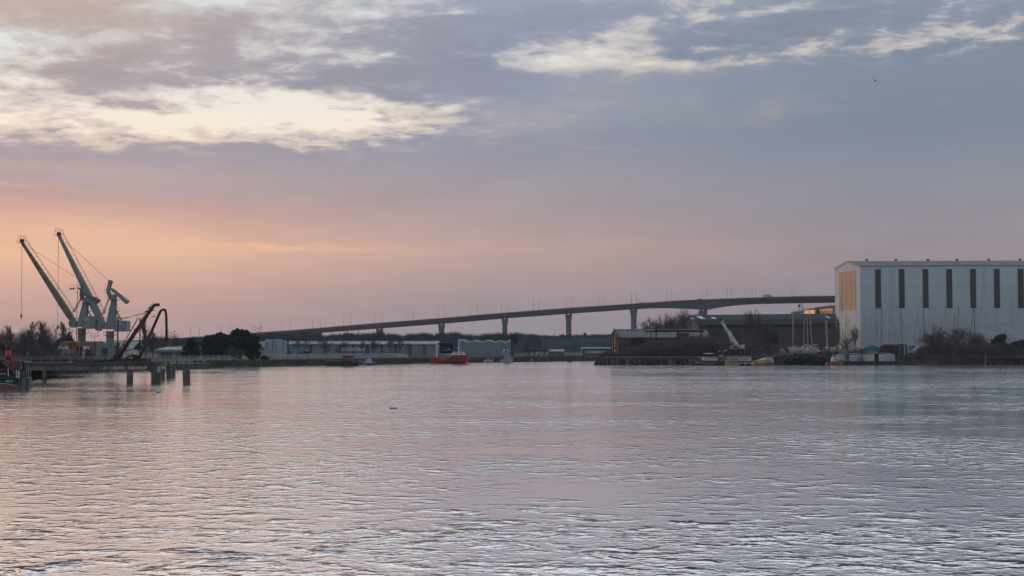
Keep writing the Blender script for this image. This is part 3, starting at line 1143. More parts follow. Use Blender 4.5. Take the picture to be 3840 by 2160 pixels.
pipe_boom("thick rusty pipe boom slanting up right with a short hooked mouth, on the jetty",
		  [(440, 1344), (568, 1155), (573, 1148), (580, 1143.5), (588, 1142.5), (594, 1144)], [8.2, 6.6, 6.4, 6.2, 5.6, 5.2],
		  (430, 1187, 1354, 3.1), [(426, 1189, 392, 1210, .8), (437, 1196, 536, 1177, .7), (437, 1199, 545, 1171, .7), (437, 1321, 513, 1192, 1.6), (564, 1134, 536, 1178, .7), (448, 1325, 560, 1140, .5), (424, 1352, 436, 1322, 2.2), (536, 1168, 557, 1166, 3.0)],
		  219.0, base=(440, 1355))
pipe_boom("thinner rusty pipe boom bent over at the top, a long black hose hanging from it",
		  [(520, 1345), (540, 1306), (596, 1176), (599, 1169), (605, 1163), (612, 1161), (618, 1164)], [4.0, 5.8, 5.0, 4.8, 4.7, 4.6, 4.4],
		  (513.5, 1191, 1354, 2.5), [(513, 1192, 437, 1322, .6), (474, 1266.5, 512, 1266.5, 1.2), (519, 1205, 519, 1280, .6), (576, 1184, 565, 1188, 1.6), (512, 1350, 526, 1334, 3.2)],
		  220.0, hose=[(617, 1163), (620, 1172), (622, 1190), (623, 1230), (623.5, 1284)], base=(514, 1355))

a = PX(350, 1359, 217.6)
m = MB()
pts = [(272, 1357.5), (300, 1358), (340, 1358), (380, 1356), (410, 1351), (432, 1345)]
m.path([a.p(x, y, 0.3) for x, y in pts], [2.6 * a.s, 3.2 * a.s, 3.4 * a.s, 3.6 * a.s, 4.0 * a.s, 4.4 * a.s], 10)
o = m.build("hose", RUBBER, smooth=True)
o.location = a.loc
tag(o, "fat black rubber hose lying along the jetty deck left of the booms", "hose")

a = PX(490, 1354.5, 219.3)
o = thing("winch", "small orange winch on a rusty skid between the two pipe booms", "winch", a.loc)
m = MB()
m.box(-.75, .8, -.3, 1.0, 0, .16)
m.box(-.75, -.62, -.3, 1.0, .16, .55)
m.box(.66, .8, -.3, 1.0, .16, .55)
m.box(-.8, .85, -.35, 1.05, .55, .62)
m.build("skid", RUST, o)
m = MB()
m.path([(-.5, .3, .95), (.1, .3, .95)], .30, 12)
m.build("drum", ORANGE, o)
m = MB()
m.box(.2, .65, 0, .6, .62, 1.02)
m.build("motor", RUST, o)
for p_, q_ in (((-.55, .2, .6), (-.7, .2, 1.4)), ((.12, .2, .6), (.3, .2, 1.35))):
	m = MB()
	m.tube(p_, q_, .04)
	m.build("lever", ORANGE, o)

# mooring buoy
d = dw(1471)
a = PX(593, 1471, d)
o = thing("mooring_buoy", "round pale grey mooring buoy floating right of the jetty", "buoy", a.loc)
r_ = 9 * a.s
m = MB()
m.lathe([(r_ * .55, -r_ * .5), (r_ * .95, -.05), (r_, r_ * .5), (r_ * .88, r_ * .95), (r_ * .5, r_ * 1.35), (r_ * .12, r_ * 1.5)], 18)
m.build("float", mat("buoy_grey", (0.50, 0.50, 0.51), 0.5, 0.2, 3.0), o, smooth=True)
m = MB()
m.path([(0, 0, r_ * 1.45), (0, 0, r_ * 1.9), (.04, 0, r_ * 2.15)], [.045, .03, .02], 6)
m.build("ring", BLACK, o)
m = MB()
m.lathe([(r_ * .97, .0), (r_ * 1.005, .07)], 18)
m.build("weed_band", BLACK, o)


# ================================================================ LEFT BANK: cranes and quay
CD = 392.0      # depth of the crane quay


def portal_crane(label, body, jibm, jib, foot, wid, tip_w, tower, house, cab, column, portal, rocker, post, stays, hoist, decal=None):
	a = PX(column[0], gz(LZ, CD), CD)
	s = a.s
	o = thing("portal_crane", label, "crane", a.loc, 0, "portal cranes on the quay")
	tip, ft = a.p(*jib), a.p(*foot)
	d = (ft - tip).normalized()
	nrm = Vector((-d.z, 0, d.x))
	if nrm.z < 0:
		nrm = -nrm
	L = (ft - tip).length
	m = MB()                                   # box jib, fattest two thirds down
	prof = [(0.0, tip_w), (0.35, tip_w + (wid - tip_w) * .52), (0.72, wid), (0.88, wid * .98), (1.0, wid * .5)]
	rings = []
	for t, w in prof:
		c = tip + d * (L * t)
		h = w * s / 2
		yw = 0.5 + 0.5 * t
		rings.append([tuple(c + nrm * h + Vector((0, -yw, 0))), tuple(c - nrm * h + Vector((0, -yw, 0))),
					  tuple(c - nrm * h + Vector((0, yw, 0))), tuple(c + nrm * h + Vector((0, yw, 0)))])
	m.loft(rings)
	jb = m.build("jib", jibm, o)
	m = MB()                                   # ladder rail along the upper side
	for yy in (-0.6, 0.6):
		pts = []
		for t, w in prof[:4]:
			c = tip + d * (L * t)
			pts.append(c + nrm * (w * s / 2 + 1.0) + Vector((0, yy, 0)))
		m.path(pts, 0.05, 4)
	n = int(L / 1.5)
	for i in range(n):
		t = 0.02 + 0.86 * i / n
		w = [b + (e - b) * (t - a0) / (a1 - a0) for (a0, b), (a1, e) in zip(prof[:-1], prof[1:]) if a0 <= t <= a1][0]
		c = tip + d * (L * t)
		m.tube(c + nrm * (w * s / 2) + Vector((0, -.6, 0)), c + nrm * (w * s / 2 + 1.0) + Vector((0, -.6, 0)), 0.04, n=4)
		m.tube(c + nrm * (w * s / 2 + 1.0) + Vector((0, -.6, 0)), c + nrm * (w * s / 2 + 1.0) + Vector((0, .6, 0)), 0.03, n=4)
	m.build("ladder", jibm, jb)
	m = MB()                                   # head platform with rails
	m.beam(tip + Vector((-1.0, 0, -.15)), tip + Vector((.9, 0, -.55)), 2.0, 0.12)
	for dx in (-.9, 0.0, .8):
		for yy in (-.9, .9):
			m.tube(tip + Vector((dx, yy, -.2)), tip + Vector((dx + .35, yy, 1.6)), 0.045, n=4)
	m.path([tip + Vector((-.55, -.9, 1.6)), tip + Vector((.5, -.9, 1.7)), tip + Vector((1.3, -.9, .9))], .045, 4)
	m.path([tip + Vector((-.7, -.9, .8)), tip + Vector((.9, -.9, .6))], .04, 4)
	m.build("head_platform", jibm, jb)
	m = MB()
	m.path([tip + Vector((.1, -.35, .2)), tip + Vector((.1, .35, .2))], 0.55, 12)
	m.build("sheave", BLACK, jb)
	# tower
	(tx0, tx1, ty0), (ux0, ux1, uy) = tower
	m = MB()
	b0, b1 = a.q(tx0, ty0), a.q(tx1, ty0)
	c0, c1 = a.q(ux0, uy), a.q(ux1, uy)
	yw0, yw1 = 1.5, 0.6
	m.loft([[(b0[0], -yw0, b0[1]), (b1[0], -yw0, b0[1]), (b1[0], yw0, b0[1]), (b0[0], yw0, b0[1])],
			[(c0[0], -yw1, c0[1]), (c1[0], -yw1, c0[1]), (c1[0], yw1, c0[1]), (c0[0], yw1, c0[1])]])
	m.build("tower", body, o)
	m = MB()
	cx, cz = (c0[0] + c1[0]) / 2, c0[1]
	for zz, hw in ((cz - 1.6, 1.3),):
		m.box(cx - hw, cx + hw, -1.5, 1.5, zz, zz + .1)
		for dx in (-hw, -hw / 2, 0, hw / 2, hw):
			m.tube((cx + dx, -1.5, zz), (cx + dx, -1.5, zz + 1.1), .04, n=4)
		m.path([(cx - hw, -1.5, zz + 1.1), (cx + hw, -1.5, zz + 1.1)], .04, 4)
	m.build("platform", STEEL, o)
	m = MB()
	mx = b1[0] * .55 + c1[0] * .45
	mz = b1[1] * .55 + c1[1] * .45
	m.box(mx - .2, mx + 1.1, -.8, .8, mz + .6, mz + .7)
	m.path([(mx + 1.1, -.8, mz + 1.7), (mx, -.8, mz + 1.7)], .04, 4)
	m.tube((mx + 1.1, -.8, mz + .6), (mx + 1.1, -.8, mz + 1.7), .04, n=4)
	m.build("landing", STEEL, o)
	m = MB()
	m.box(b0[0] * .3 + c0[0] * .7 - 3.2, b1[0] + 3.6, -.08, .08, mz - 1.3, mz - 1.15)
	m.build("cross_bar", STEEL, o)
	# machinery house and cab
	x0, x1, y0, y1 = house
	m = MB()
	p, q = a.q(x0, y1), a.q(x1, y0)
	m.prism([(p[0], p[1]), (q[0], p[1]), (q[0], q[1] - .1), (p[0] + .2, q[1] + .15)], -1.9, 1.9)
	hs = m.build("machinery_house", body, o)
	m = MB()
	for i in range(3):
		wx = p[0] + (q[0] - p[0]) * (0.2 + .13 * i)
		m.box(wx, wx + .32, -1.93, -1.9 + .01, p[1] + (q[1] - p[1]) * .62, p[1] + (q[1] - p[1]) * .78)
	m.build("window", CREAM, hs)
	m = MB()
	m.box(p[0] - .1, q[0] + .1, -2.0, 2.0, p[1] - .3, p[1] - .003)
	m.build("slew_frame", body, o)
	x0, x1, y0, y1 = cab
	p, q = a.q(x0, y1), a.q(x1, y0)
	m = MB()
	m.prism([(p[0] + .5, p[1]), (q[0], p[1]), (q[0], q[1]), (p[0], q[1]), (p[0] + .15, p[1] + .5)], -2.0, -.2)
	cb = m.build("cab", body, o)
	m = MB()
	m.prism([(p[0] + .25, p[1] + .55), (p[0] + (q[0] - p[0]) * .6, p[1] + .55), (p[0] + (q[0] - p[0]) * .6, q[1] - .2), (p[0] + .12, q[1] - .2)], -2.03, -2.004)
	m.build("glass", GLASSG, cb)
	# slewing column and portal
	xc, xw, yt, yb = column[1:]
	p0, p1 = a.q(xc, yb), a.q(xc, yt)
	m = MB()
	w = xw * s
	m.lathe([(w, p0[1]), (w, p1[1] - 1.6), (w * 1.08, p1[1] - 1.5), (w * 1.08, p1[1] - .9), (w * .95, p1[1] - .8), (w * 1.15, p1[1])], 20, (p0[0], 0, 0))
	m.build("column", jibm if portal[0] == "olive" else body, o, smooth=False)
	m = MB()
	zz = (p0[1] + p1[1]) / 2 + .4
	m.lathe([(w * 1.75, zz), (w * 1.75, zz + .1)], 16, (p0[0], 0, 0))
	for k in range(8):
		an = k * pi / 4
		m.tube((p0[0] + cos(an) * w * 1.7, sin(an) * w * 1.7, zz), (p0[0] + cos(an) * w * 1.7, sin(an) * w * 1.7, zz + 1.2), .04, n=4)
	m.build("gallery", STEEL, o)
	kind, px0, px1, py0, py1, legs = portal
	pm = jibm if kind == "olive" else body
	m = MB()
	for yy in (-3.2, 3.2):
		p, q = a.q(px0, py1), a.q(px1, py0)
		m.box(p[0], q[0], yy - .45, yy + .45, p[1], q[1])
	m.box(a.q(px0 + 8, 0)[0], a.q(px1 - 8, 0)[0], -2.7, 2.7, q[1] - .9, q[1] + .02)
	m.build("portal_beam", pm, o)
	for lx in legs:
		for yy in (-3.2, 3.2):
			m = MB()
			p = a.q(lx, py1)
			sg = -1 if lx > (px0 + px1) / 2 else 1
			m.prism([(p[0] - .95, p[1] - .003), (p[0] + .95, p[1] - .003), (p[0] + .75 + (.2 if sg > 0 else 0), p[1] - 1.2), (p[0] + .5, 0.5), (p[0] - .5, 0.5), (p[0] - .75 - (.2 if sg < 0 else 0), p[1] - 1.2)], yy - .4, yy + .4)
			lg = m.build("leg", pm, o)
			m = MB()
			m.box(p[0] - 1.2, p[0] + 1.2, yy - .35, yy + .35, 0.0, .5)
			m.build("bogie", DRED, lg)
	# rocker with counterweight, and the A-post
	r0, r1, bw, r2 = rocker
	m = MB()
	A, B, E = a.p(*r0), a.p(*r1), a.p(*r2)
	for yy in (-.9, .9):
		m.beam(A + Vector((0, yy, 0)), B + Vector((0, yy, 0)), .25, .55, .25, .8)
	m.build("rocker", jibm if kind == "olive" else body, o)
	m = MB()
	m.beam(B - (E - B) * .05, E, 2.4, bw * s * .8, 2.4, bw * s)
	m.build("counterweight", jibm if kind == "olive" else body, o)
	m = MB()
	pp = [a.p(*q) for q in post]
	for q0, q1 in zip(pp[:-1], pp[1:]):
		for yy in (-.7, .7):
			m.beam(q0 + Vector((0, yy, 0)), q1 + Vector((0, yy, 0)), .3, .75)
	m.path([pp[-1] + Vector((0, -.6, 0)), pp[-1] + Vector((0, .6, 0))], .6, 10)
	m.build("apex_post", jibm if kind == "olive" else body, o)
	m = MB()
	off = Vector((-.85, -.8, 0))
	m.path([q + off for q in pp], .04, 4)
	m.path([q + off * .4 for q in pp], .03, 4)
	m.build("post_ladder", STEEL, o)
	m = MB()
	for x0, y0, x1, y1, r in stays:
		m.tube(a.p(x0, y0, -.5), a.p(x1, y1, -.5), r, n=5)
		if r > .08:
			m.tube(a.p(x0, y0, .6), a.p(x1, y1, .6), r, n=5)
	m.build("stay", BLACK, o)
	hx, hy0, hy1 = hoist
	m = MB()
	m.tube(a.p(hx, hy0), a.p(hx + 1.5, hy1 - 12), .035, n=4)
	m.tube(a.p(hx + 1.2, hy0), a.p(hx + 1.9, hy1 - 12), .03, n=4)
	m.build("hoist_rope", mat("pale_rope", (0.35, 0.32, 0.30), 0.8, 0.1, 1.0), o)
	m = MB()
	c = a.p(hx + 1.7, hy1)
	m.lathe([(.06, 1.0), (.16, .85), (.2, .45), (.30, .3), (.22, 0), (.10, -.1)], 10, tuple(c))
	m.path([c + Vector((0, 0, -.1)), c + Vector((.15, 0, -.4)), c + Vector((0, 0, -.6)), c + Vector((-.15, 0, -.45))], .07, 6)
	m.build("hook", RUST, o)
	return o


portal_crane("grey portal crane with a long grey jib, right of the olive one", GREYP, GREYP, (214, 880), (392, 1231), 24, 8,
			 ((396, 431, 1235), (421, 434, 1104)), (433, 480.5, 1202, 1239), (361, 383, 1214, 1241),
			 (412, 411.5, 14.2, 1242, 1286), ("grey", 375, 437, 1286, 1306, (383, 430)),
			 ((415, 1083), (456, 1117), 15, (476, 1134)), [(415, 1123), (402, 1092), (411, 1058)],
			 [(243, 906, 409, 1056, .05), (384, 1178, 412, 1104, .10), (385, 1180, 413, 1150, .05), (431, 1160, 452, 1200, .10), (416, 1080, 420, 1104, .08)],
			 (213, 889, 1233))
portal_crane("olive-jibbed portal crane with grey tower and house, nearest the trees", GREYP, OLIVE, (75, 906), (285, 1222), 21, 8,
			 ((290, 322, 1227), (314, 329, 1116)), (314, 362, 1186, 1229), (263, 289, 1205, 1229),
			 (305, 305.5, 14.5, 1231, 1282), ("olive", 246, 371, 1281, 1299, (284, 362)),
			 ((307, 1099), (352, 1120), 17, (367, 1131)), [(306, 1127), (303, 1100), (309, 1066)],
			 [(104, 926, 305, 1055, .04), (271, 1172, 300, 1122, .10), (276, 1172, 304, 1140, .05), (322, 1158, 340, 1186, .10)],
			 (76, 911, 1190))


def light_mast(label, px, top, d, heads=8, base_z=LZ, r=0.14, kind="ring"):
	a = PX(px, gz(base_z, d), d)
	o = thing("floodlight_mast" if kind == "ring" else "area_lamp_post", label, "light mast" if kind == "ring" else "lamp post", a.loc)
	h = (a.y0 - top) * a.s
	m = MB()
	m.tube((0, 0, -.2), (0, 0, h), r, r * .55, 8)
	m.build("pole", STEEL, o)
	if kind == "ring":
		m = MB()
		m.box(-1.9, 1.9, -.7, .7, h - 1.1, h - 1.0)
		m.path([(-1.9, -.7, h - .2), (1.9, -.7, h - .2)], .03, 4)
		for dx in (-1.9, -.9, .9, 1.9):
			m.tube((dx, -.7, h - 1.1), (dx, -.7, h - .2), .03, n=4)
		m.tube((0, 0, h), (0, 0, h + .9), .03, n=4)
		m.build("platform", STEEL, o)
		for dx in (-1.7, -.9, .9, 1.7):
			m = MB()
			m.box(dx - .25, dx + .25, -.95, -.72, h - 1.55, h - 1.13)
			m.build("floodlight", BLACK, o)
	else:
		for sx in (-1, 1):
			for dz in (0, -.95):
				m = MB()
				m.path([(0, 0, h - .5 + dz), (sx * .7, 0, h - .25 + dz), (sx * 1.0, 0, h + dz)], .05, 5)
				m.beam((sx * .75, 0, h + .02 + dz), (sx * 1.45, 0, h + .22 + dz), .35, .16)
				m.build("lamp_head", STEEL, o)
	return o


light_mast("tall grey floodlight mast with a lamp platform, between the portal cranes", 286.5, 1067, 420.0)
light_mast("forked lamp post with four heads beside the hanging hose", 640.5, 1245, 440.0, kind="fork", r=.1)
light_mast("forked lamp post in front of the bridge, right of the big pine", 967, 1228, 470.0, kind="fork", r=.1)
light_mast("short twin lamp post on the roofs between the two crane columns", 354, 1249, 440.0, kind="fork", r=.09)

# yellow gantry tower with hopper, beside the olive crane
a = PX(268, gz(LZ, 380), 380.0)
o = thing("hopper_scaffold", "ochre steel scaffold tower with an orange hopper, left of the olive crane", "hopper", a.loc)
m = MB()
for x in (234, 259, 277, 303):
	for yy in (-1.5, 1.5):
		m.tube(a.p(x, 1355, yy), a.p(x, 1282, yy), .11, n=5)
for y in (1291, 1315, 1338):
	for yy in (-1.5, 1.5):
		m.tube(a.p(234, y, yy), a.p(303, y, yy), .08, n=4)
m.tube(a.p(259, 1315, -1.5), a.p(234, 1292, -1.5), .07, n=4)
m.tube(a.p(277, 1315, -1.5), a.p(303, 1290, -1.5), .07, n=4)
m.build("frame", YELLOW, o)
m = MB()
m.prism(a.poly([(243, 1285), (292, 1284), (290, 1278.5), (246, 1279)]), -2.0, 2.0)
m.build("deck", ORANGE, o)
m = MB()
A = [a.q(256, 1288)[0], a.q(279, 1288)[0]]
z1, z0 = a.q(0, 1288)[1], a.q(0, 1311)[1]
m.loft([[(A[0], -1.2, z1), (A[1], -1.2, z1), (A[1], 1.2, z1), (A[0], 1.2, z1)],
		[(A[0] * .3 + A[1] * .7 - .5, -.4, z0), (A[0] * .3 + A[1] * .7 + .4, -.4, z0), (A[0] * .3 + A[1] * .7 + .4, .4, z0), (A[0] * .3 + A[1] * .7 - .5, .4, z0)]])
m.build("hopper", mat("hopper_orange", (0.30, 0.13, 0.05), .8, .35, 1.0, streak=.5), o)
for x0, x1, yt, lb in ((262, 275, 1331, "dark red steel skip standing left of its twin under the olive crane"), (277.5, 293, 1338, "lower dark red steel skip right of the taller one"), (294, 305, 1331, "small dark brown skip next to the white building")):
	a = PX((x0 + x1) / 2, gz(LZ, 384), 384.0)
	w = (x1 - x0) / 2 * a.s
	h = (a.y0 - yt) * a.s
	o = thing("waste_skip", lb, "skip", a.loc, 0, "skips on the crane quay")
	m = MB()
	m.loft([[(-w * .8, -.8, .1), (w * .8, -.8, .1), (w * .8, .8, .1), (-w * .8, .8, .1)], [(-w, -1, h), (w, -1, h), (w, 1, h), (-w, 1, h)]])
	m.build("body", DRED, o)
	m = MB()
	for dx in (-w * .5, w * .5):
		m.box(dx - .06, dx + .06, -1.06, -.92, .15, h * .95)
	m.build("rib", RUST, o)

# dark red hopper cones under the crane
for x, y1, lb in ((327, 1307, "narrow maroon grab bucket standing under the olive portal beam"), (346, 1330, "second smaller maroon grab bucket under the olive portal beam")):
	a = PX(x, gz(LZ, 388), 388.0)
	h = (a.y0 - y1) * a.s
	o = thing("grab_bucket", lb, "grab bucket", a.loc, 0, "grab buckets on the quay")
	m = MB()
	m.loft([[(-.75, -.8, 0), (.75, -.8, 0), (.75, .8, 0), (-.75, .8, 0)], [(-.6, -.6, h * .5), (.6, -.6, h * .5), (.6, .6, h * .5), (-.6, .6, h * .5)], [(-.2, -.25, h), (.2, -.25, h), (.2, .25, h), (-.2, .25, h)]])
	m.build("shell", mat("maroon_steel", (0.10, 0.035, 0.06), .7, .3, 1.0), o)
	m = MB()
	m.tube((0, 0, h), (0, 0, h + .4), .08)
	m.build("eye", BLACK, o)


# ---------------------------------------------------------------- buildings
def windows(o, a, xs, y0, y1, y, mt=None, frame=None, nm="window"):
	for x0, x1 in xs:
		m = MB()
		p, q = a.q(x0, y1), a.q(x1, y0)
		m.box(p[0], q[0], y - .06, y + .02, p[1], q[1])
		f = m.build(nm, frame or WHITE, o)
		m = MB()
		t = min(.12, (q[0] - p[0]) * .12)
		mid = (p[0] + q[0]) / 2
		m.box(p[0] + t, mid - t / 2, y - .09, y - .062, p[1] + t, q[1] - t)
		m.box(mid + t / 2, q[0] - t, y - .09, y - .062, p[1] + t, q[1] - t)
		m.build("pane", mt or GLASS, f)


def site_office():
	d = 436.0
	a = PX(370, gz(LZ, d), d)
	o = thing("office_block", "long white low building with grey pitched roof, behind the portal cranes", "building", a.loc)
	m = MB()
	p, q = a.q(225, 0)[0], a.q(478, 0)[0]
	ze = a.q(0, 1311)[1]
	zr = a.q(0, 1283)[1]
	m.box(p, q, 0, 14, 0, ze)
	m.build("wall", mat("bluish_white_render", (0.62, 0.66, 0.70), .8, .1, .4, streak=.15), o)
	m = MB()
	m.prismx([(-.6, ze - .1), (7, zr), (14.6, ze - .1), (14.6, ze + .15), (7, zr + .25), (-.6, ze + .15)], a.q(212, 0)[0], a.q(498, 0)[0])
	m.build("roof", mat("grey_fibre_roof", (0.26, 0.27, 0.28), .8, .2, .5, streak=.3), o)
	m = MB()
	m.box(p, q, -.06, -.003, ze - 1.5, ze - .9)
	m.build("fascia", WHITE, o)
	windows(o, a, [(389, 399), (404, 414), (322, 337), (350, 360), (428, 438), (452, 462), (246, 256)], 1313, 1343, 0.0, GLASSG)
	m = MB()
	for x in (315, 330, 352, 390, 401.5, 441):
		m.tube(a.p(x, 1284, 7), a.p(x, 1268 + (x % 3) * 5, 7), .05, n=4)
	m.build("roof_aerial", STEEL, o)
	return o


site_office()
d = 450.0
a = PX(494, gz(LZ, d), d)
o = thing("red_gable_shed", "narrow shed with a maroon and grey cladding panel right of the white building", "building", a.loc)
m = MB()
m.box(a.q(478, 0)[0], a.q(502, 0)[0], 0, 9, 0, a.q(0, 1280)[1])
m.build("wall", mat("lilac_grey_cladding", (0.22, 0.22, 0.25), .7, .15, .5), o)
m = MB()
m.box(a.q(486, 0)[0], a.q(501, 0)[0], -.1, -.004, a.q(0, 1329)[1], a.q(0, 1279)[1])
m.build("cladding_panel", mat("maroon_cladding", (0.20, 0.04, 0.075), .7, .2, .5), o)


def workshop():
	d = 452.0
	a = PX(640, gz(LZ, d), d)
	o = thing("glazed_workshop", "low grey-green workshop with sloping roof and big dark window, left of the first pine", "building", a.loc)
	m = MB()
	x0, x1 = a.q(588, 0)[0], a.q(692, 0)[0]
	ze = a.q(0, 1319)[1]
	m.box(x0, x1, 0, 16, 0, ze)
	m.build("wall", mat("grey_green_render", (0.30, 0.34, 0.34), .8, .12, .5, streak=.2), o)
	m = MB()
	m.prismx([(-.7, ze), (-.7, ze + .7), (15, a.q(0, 1301)[1]), (16.5, a.q(0, 1301)[1]), (16.5, ze)], x0 - .4, x1 + .4)
	m.build("roof", mat("workshop_roof", (0.30, 0.32, 0.32), .75, .15, .5, streak=.25), o)
	m = MB()
	p, q = a.q(603, 1341), a.q(646, 1322)
	m.box(p[0], q[0], -.08, .02, p[1], q[1])
	w = m.build("window", GLASS, o)
	m = MB()
	for i in range(1, 9):
		x = p[0] + (q[0] - p[0]) * i / 9
		m.box(x - .04, x + .04, -.12, -.082, p[1], q[1])
	m.box(p[0], q[0], -.12, -.083, (p[1] + q[1]) / 2 - .04, (p[1] + q[1]) / 2 + .04)
	m.build("frame", STEEL, w)
	m = MB()
	p, q = a.q(658, 1342), a.q(684, 1323)
	m.box(p[0], q[0], -.08, .02, p[1], q[1])
	m.build("glass_door", GLASSG, o)
	m = MB()
	for x, t in ((650, 1296), (640, 1298)):
		m.tube(a.p(x, 1306, 8), a.p(x, t, 8), .2)
	m.build("roof_vent", WHITE, o)


workshop()

# quay wall of sheet piling with bollards
QA, QB = Vector((-90.6, 304.0, 0)), Vector((-76.6, 358.6, 0))
qd = (QB - QA).normalized()
qn = Vector((qd.y, -qd.x, 0))
ql = (QB - QA).length
poly = []
n = 78
for i in range(n + 1):
	q = QA + qd * (ql * i / n) + qn * (0.0 if i % 2 else 0.4)
	q2 = QA + qd * (ql * (i + .5) / n) + qn * (0.0 if i % 2 else 0.4)
	poly += [(q.x, q.y)] + ([(q2.x, q2.y)] if i < n else [])
poly += [(QB.x - 3.4, QB.y + 1.0), (QA.x - 3.4, QA.y + 1.0)]
m = MB()
m.extr(poly[::-1], -.8, 1.25)
o = m.build("quay_wall", mat("algae_sheet_pile", (0.085, 0.10, 0.095), .8, .5, .6, streak=.9))
tag(o, "dark ribbed sheet-pile quay wall with a pale cap, right of the jetty piles", "quay wall")
m = MB()
cc = [QA + qn * .6, QB + qn * .6 + qd * .3, QB - qn * 3.2 + qd * .3, QA - qn * 3.2]
m.extr([(q.x, q.y) for q in cc], 1.253, 1.47)
m.build("cap", CONC, o)
for i, (x, lb) in enumerate(((617, "leftmost of the mushroom bollards on the quay edge"), (634, "mushroom bollard second from the left on the quay edge"), (668, "mushroom bollard in the middle of the quay edge"), (702, "mushroom bollard second from the right on the quay edge"), (736, "mushroom bollard just left of the pale end one"), (769, "pale mushroom bollard at the right end of the quay"))):
	k = (x - 1920) / F
	t = (k * QA.y - QA.x) / (qd.x - k * qd.y)
	q = QA + qd * t - qn * .2
	o = thing("quay_bollard", lb, "bollard", (q.x, q.y, 1.47), 0, "bollards on the quay edge")
	m = MB()
	m.lathe([(.22, 0), (.16, .12), (.15, .35)], 10)
	m.build("post", CONC2 if i == 5 else BLACK, o)
	m = MB()
	m.lathe([(.16, .353), (.30, .42), (.30, .55), (.12, .62)], 10)
	m.build("head", CONC2 if i == 5 else BLACK, o)


def rail_fence(name, label, pts, h, step, mt, pickets=0.0, top=True, thick=.05):
	"""pts: ground points in the world"""
	base = Vector(pts[0])
	o = thing(name, label, "fence", base)
	m, pk = MB(), MB()
	for a0, b0 in zip(pts[:-1], pts[1:]):
		a1, b1 = Vector(a0) - base, Vector(b0) - base
		L = (b1 - a1).length
		n = max(1, int(L / step))
		for i in range(n + 1):
			q = a1.lerp(b1, i / n)
			m.tube(q, q + Vector((0, 0, h * 1.05)), thick, n=5)
		if pickets:
			k = int(L / pickets)
			for i in range(k):
				q = a1.lerp(b1, (i + .5) / k)
				pk.box(q.x - .04, q.x + .04, q.y - .02, q.y + .02, q.z + .1, q.z + h * R.uniform(.97, 1.02))
		for zz in ((.25, h) if pickets else (.5 * h, h)):
			m.tube(a1 + Vector((0, 0, zz)), b1 + Vector((0, 0, zz)), thick * .7, n=4)
	m.build("post_and_rail", mt, o)
	if pickets:
		pk.build("pickets", mt, o, fixn=False)
	return o


FEN = mat("pale_fence_paint", (0.40, 0.42, 0.44), .6, .2, 1.0)
gp = lambda px, d, z=LZ: (lambda v: (v.x, v.y, z))(W(px, gz(z, d), d))
rail_fence("quay_fence", "white metal railing with tall posts along the quay", [gp(522, 366), gp(575, 366), gp(660, 372), gp(676, 374)], 1.6, 2.2, FEN, pickets=.45)
o = thing("round_sign", "small round purple sign on the white quay railing", "sign", gp(560, 365.6))
m = MB()
m.tube((0, 0, 0), (0, 0, 1.1), .03, n=6)
m.build("post", STEEL, o)
m = MB()
m.path([(0, -.05, .9), (0, -.09, .9)], .26, 16)
m.build("disc", mat("purple_sign", (0.10, 0.06, 0.2), .5, .2, 2.0), o)
rail_fence("paling_fence", "grey paling fence running in front of the pines", [gp(676, 384), gp(780, 392), gp(865, 402)], 1.55, 2.6, FEN, pickets=.3)
rail_fence("gate_fence", "white picket fence before the pale tank building", [gp(1000, 440), gp(1042, 444)], 1.6, 2.4, WHITE, pickets=.5)
m = MB()
b0 = Vector(gp(1046, 448))
pts = [(1046, 448), (1180, 462), (1290, 470), (1420, 482), (1520, 492)]
prev = None
for x, d in pts:
	c = Vector(gp(x, d)) - b0
	if prev is not None:
		n = int((c - prev).length / 2.5)
		for i in range(n):
			q0, q1 = prev.lerp(c, i / n), prev.lerp(c, (i + .985) / n)
			hh = 1.75 + R.uniform(-.05, .05)
			m.beam(q0 + Vector((0, 0, hh / 2)), q1 + Vector((0, 0, hh / 2)), .12, hh)
	prev = c
o = m.build("panel_fence", mat("precast_panels", (0.33, 0.38, 0.42), .85, .22, .6, streak=.5))
o.location = b0
tag(o, "long fence of pale grey precast panels on top of the far left bank", "fence")

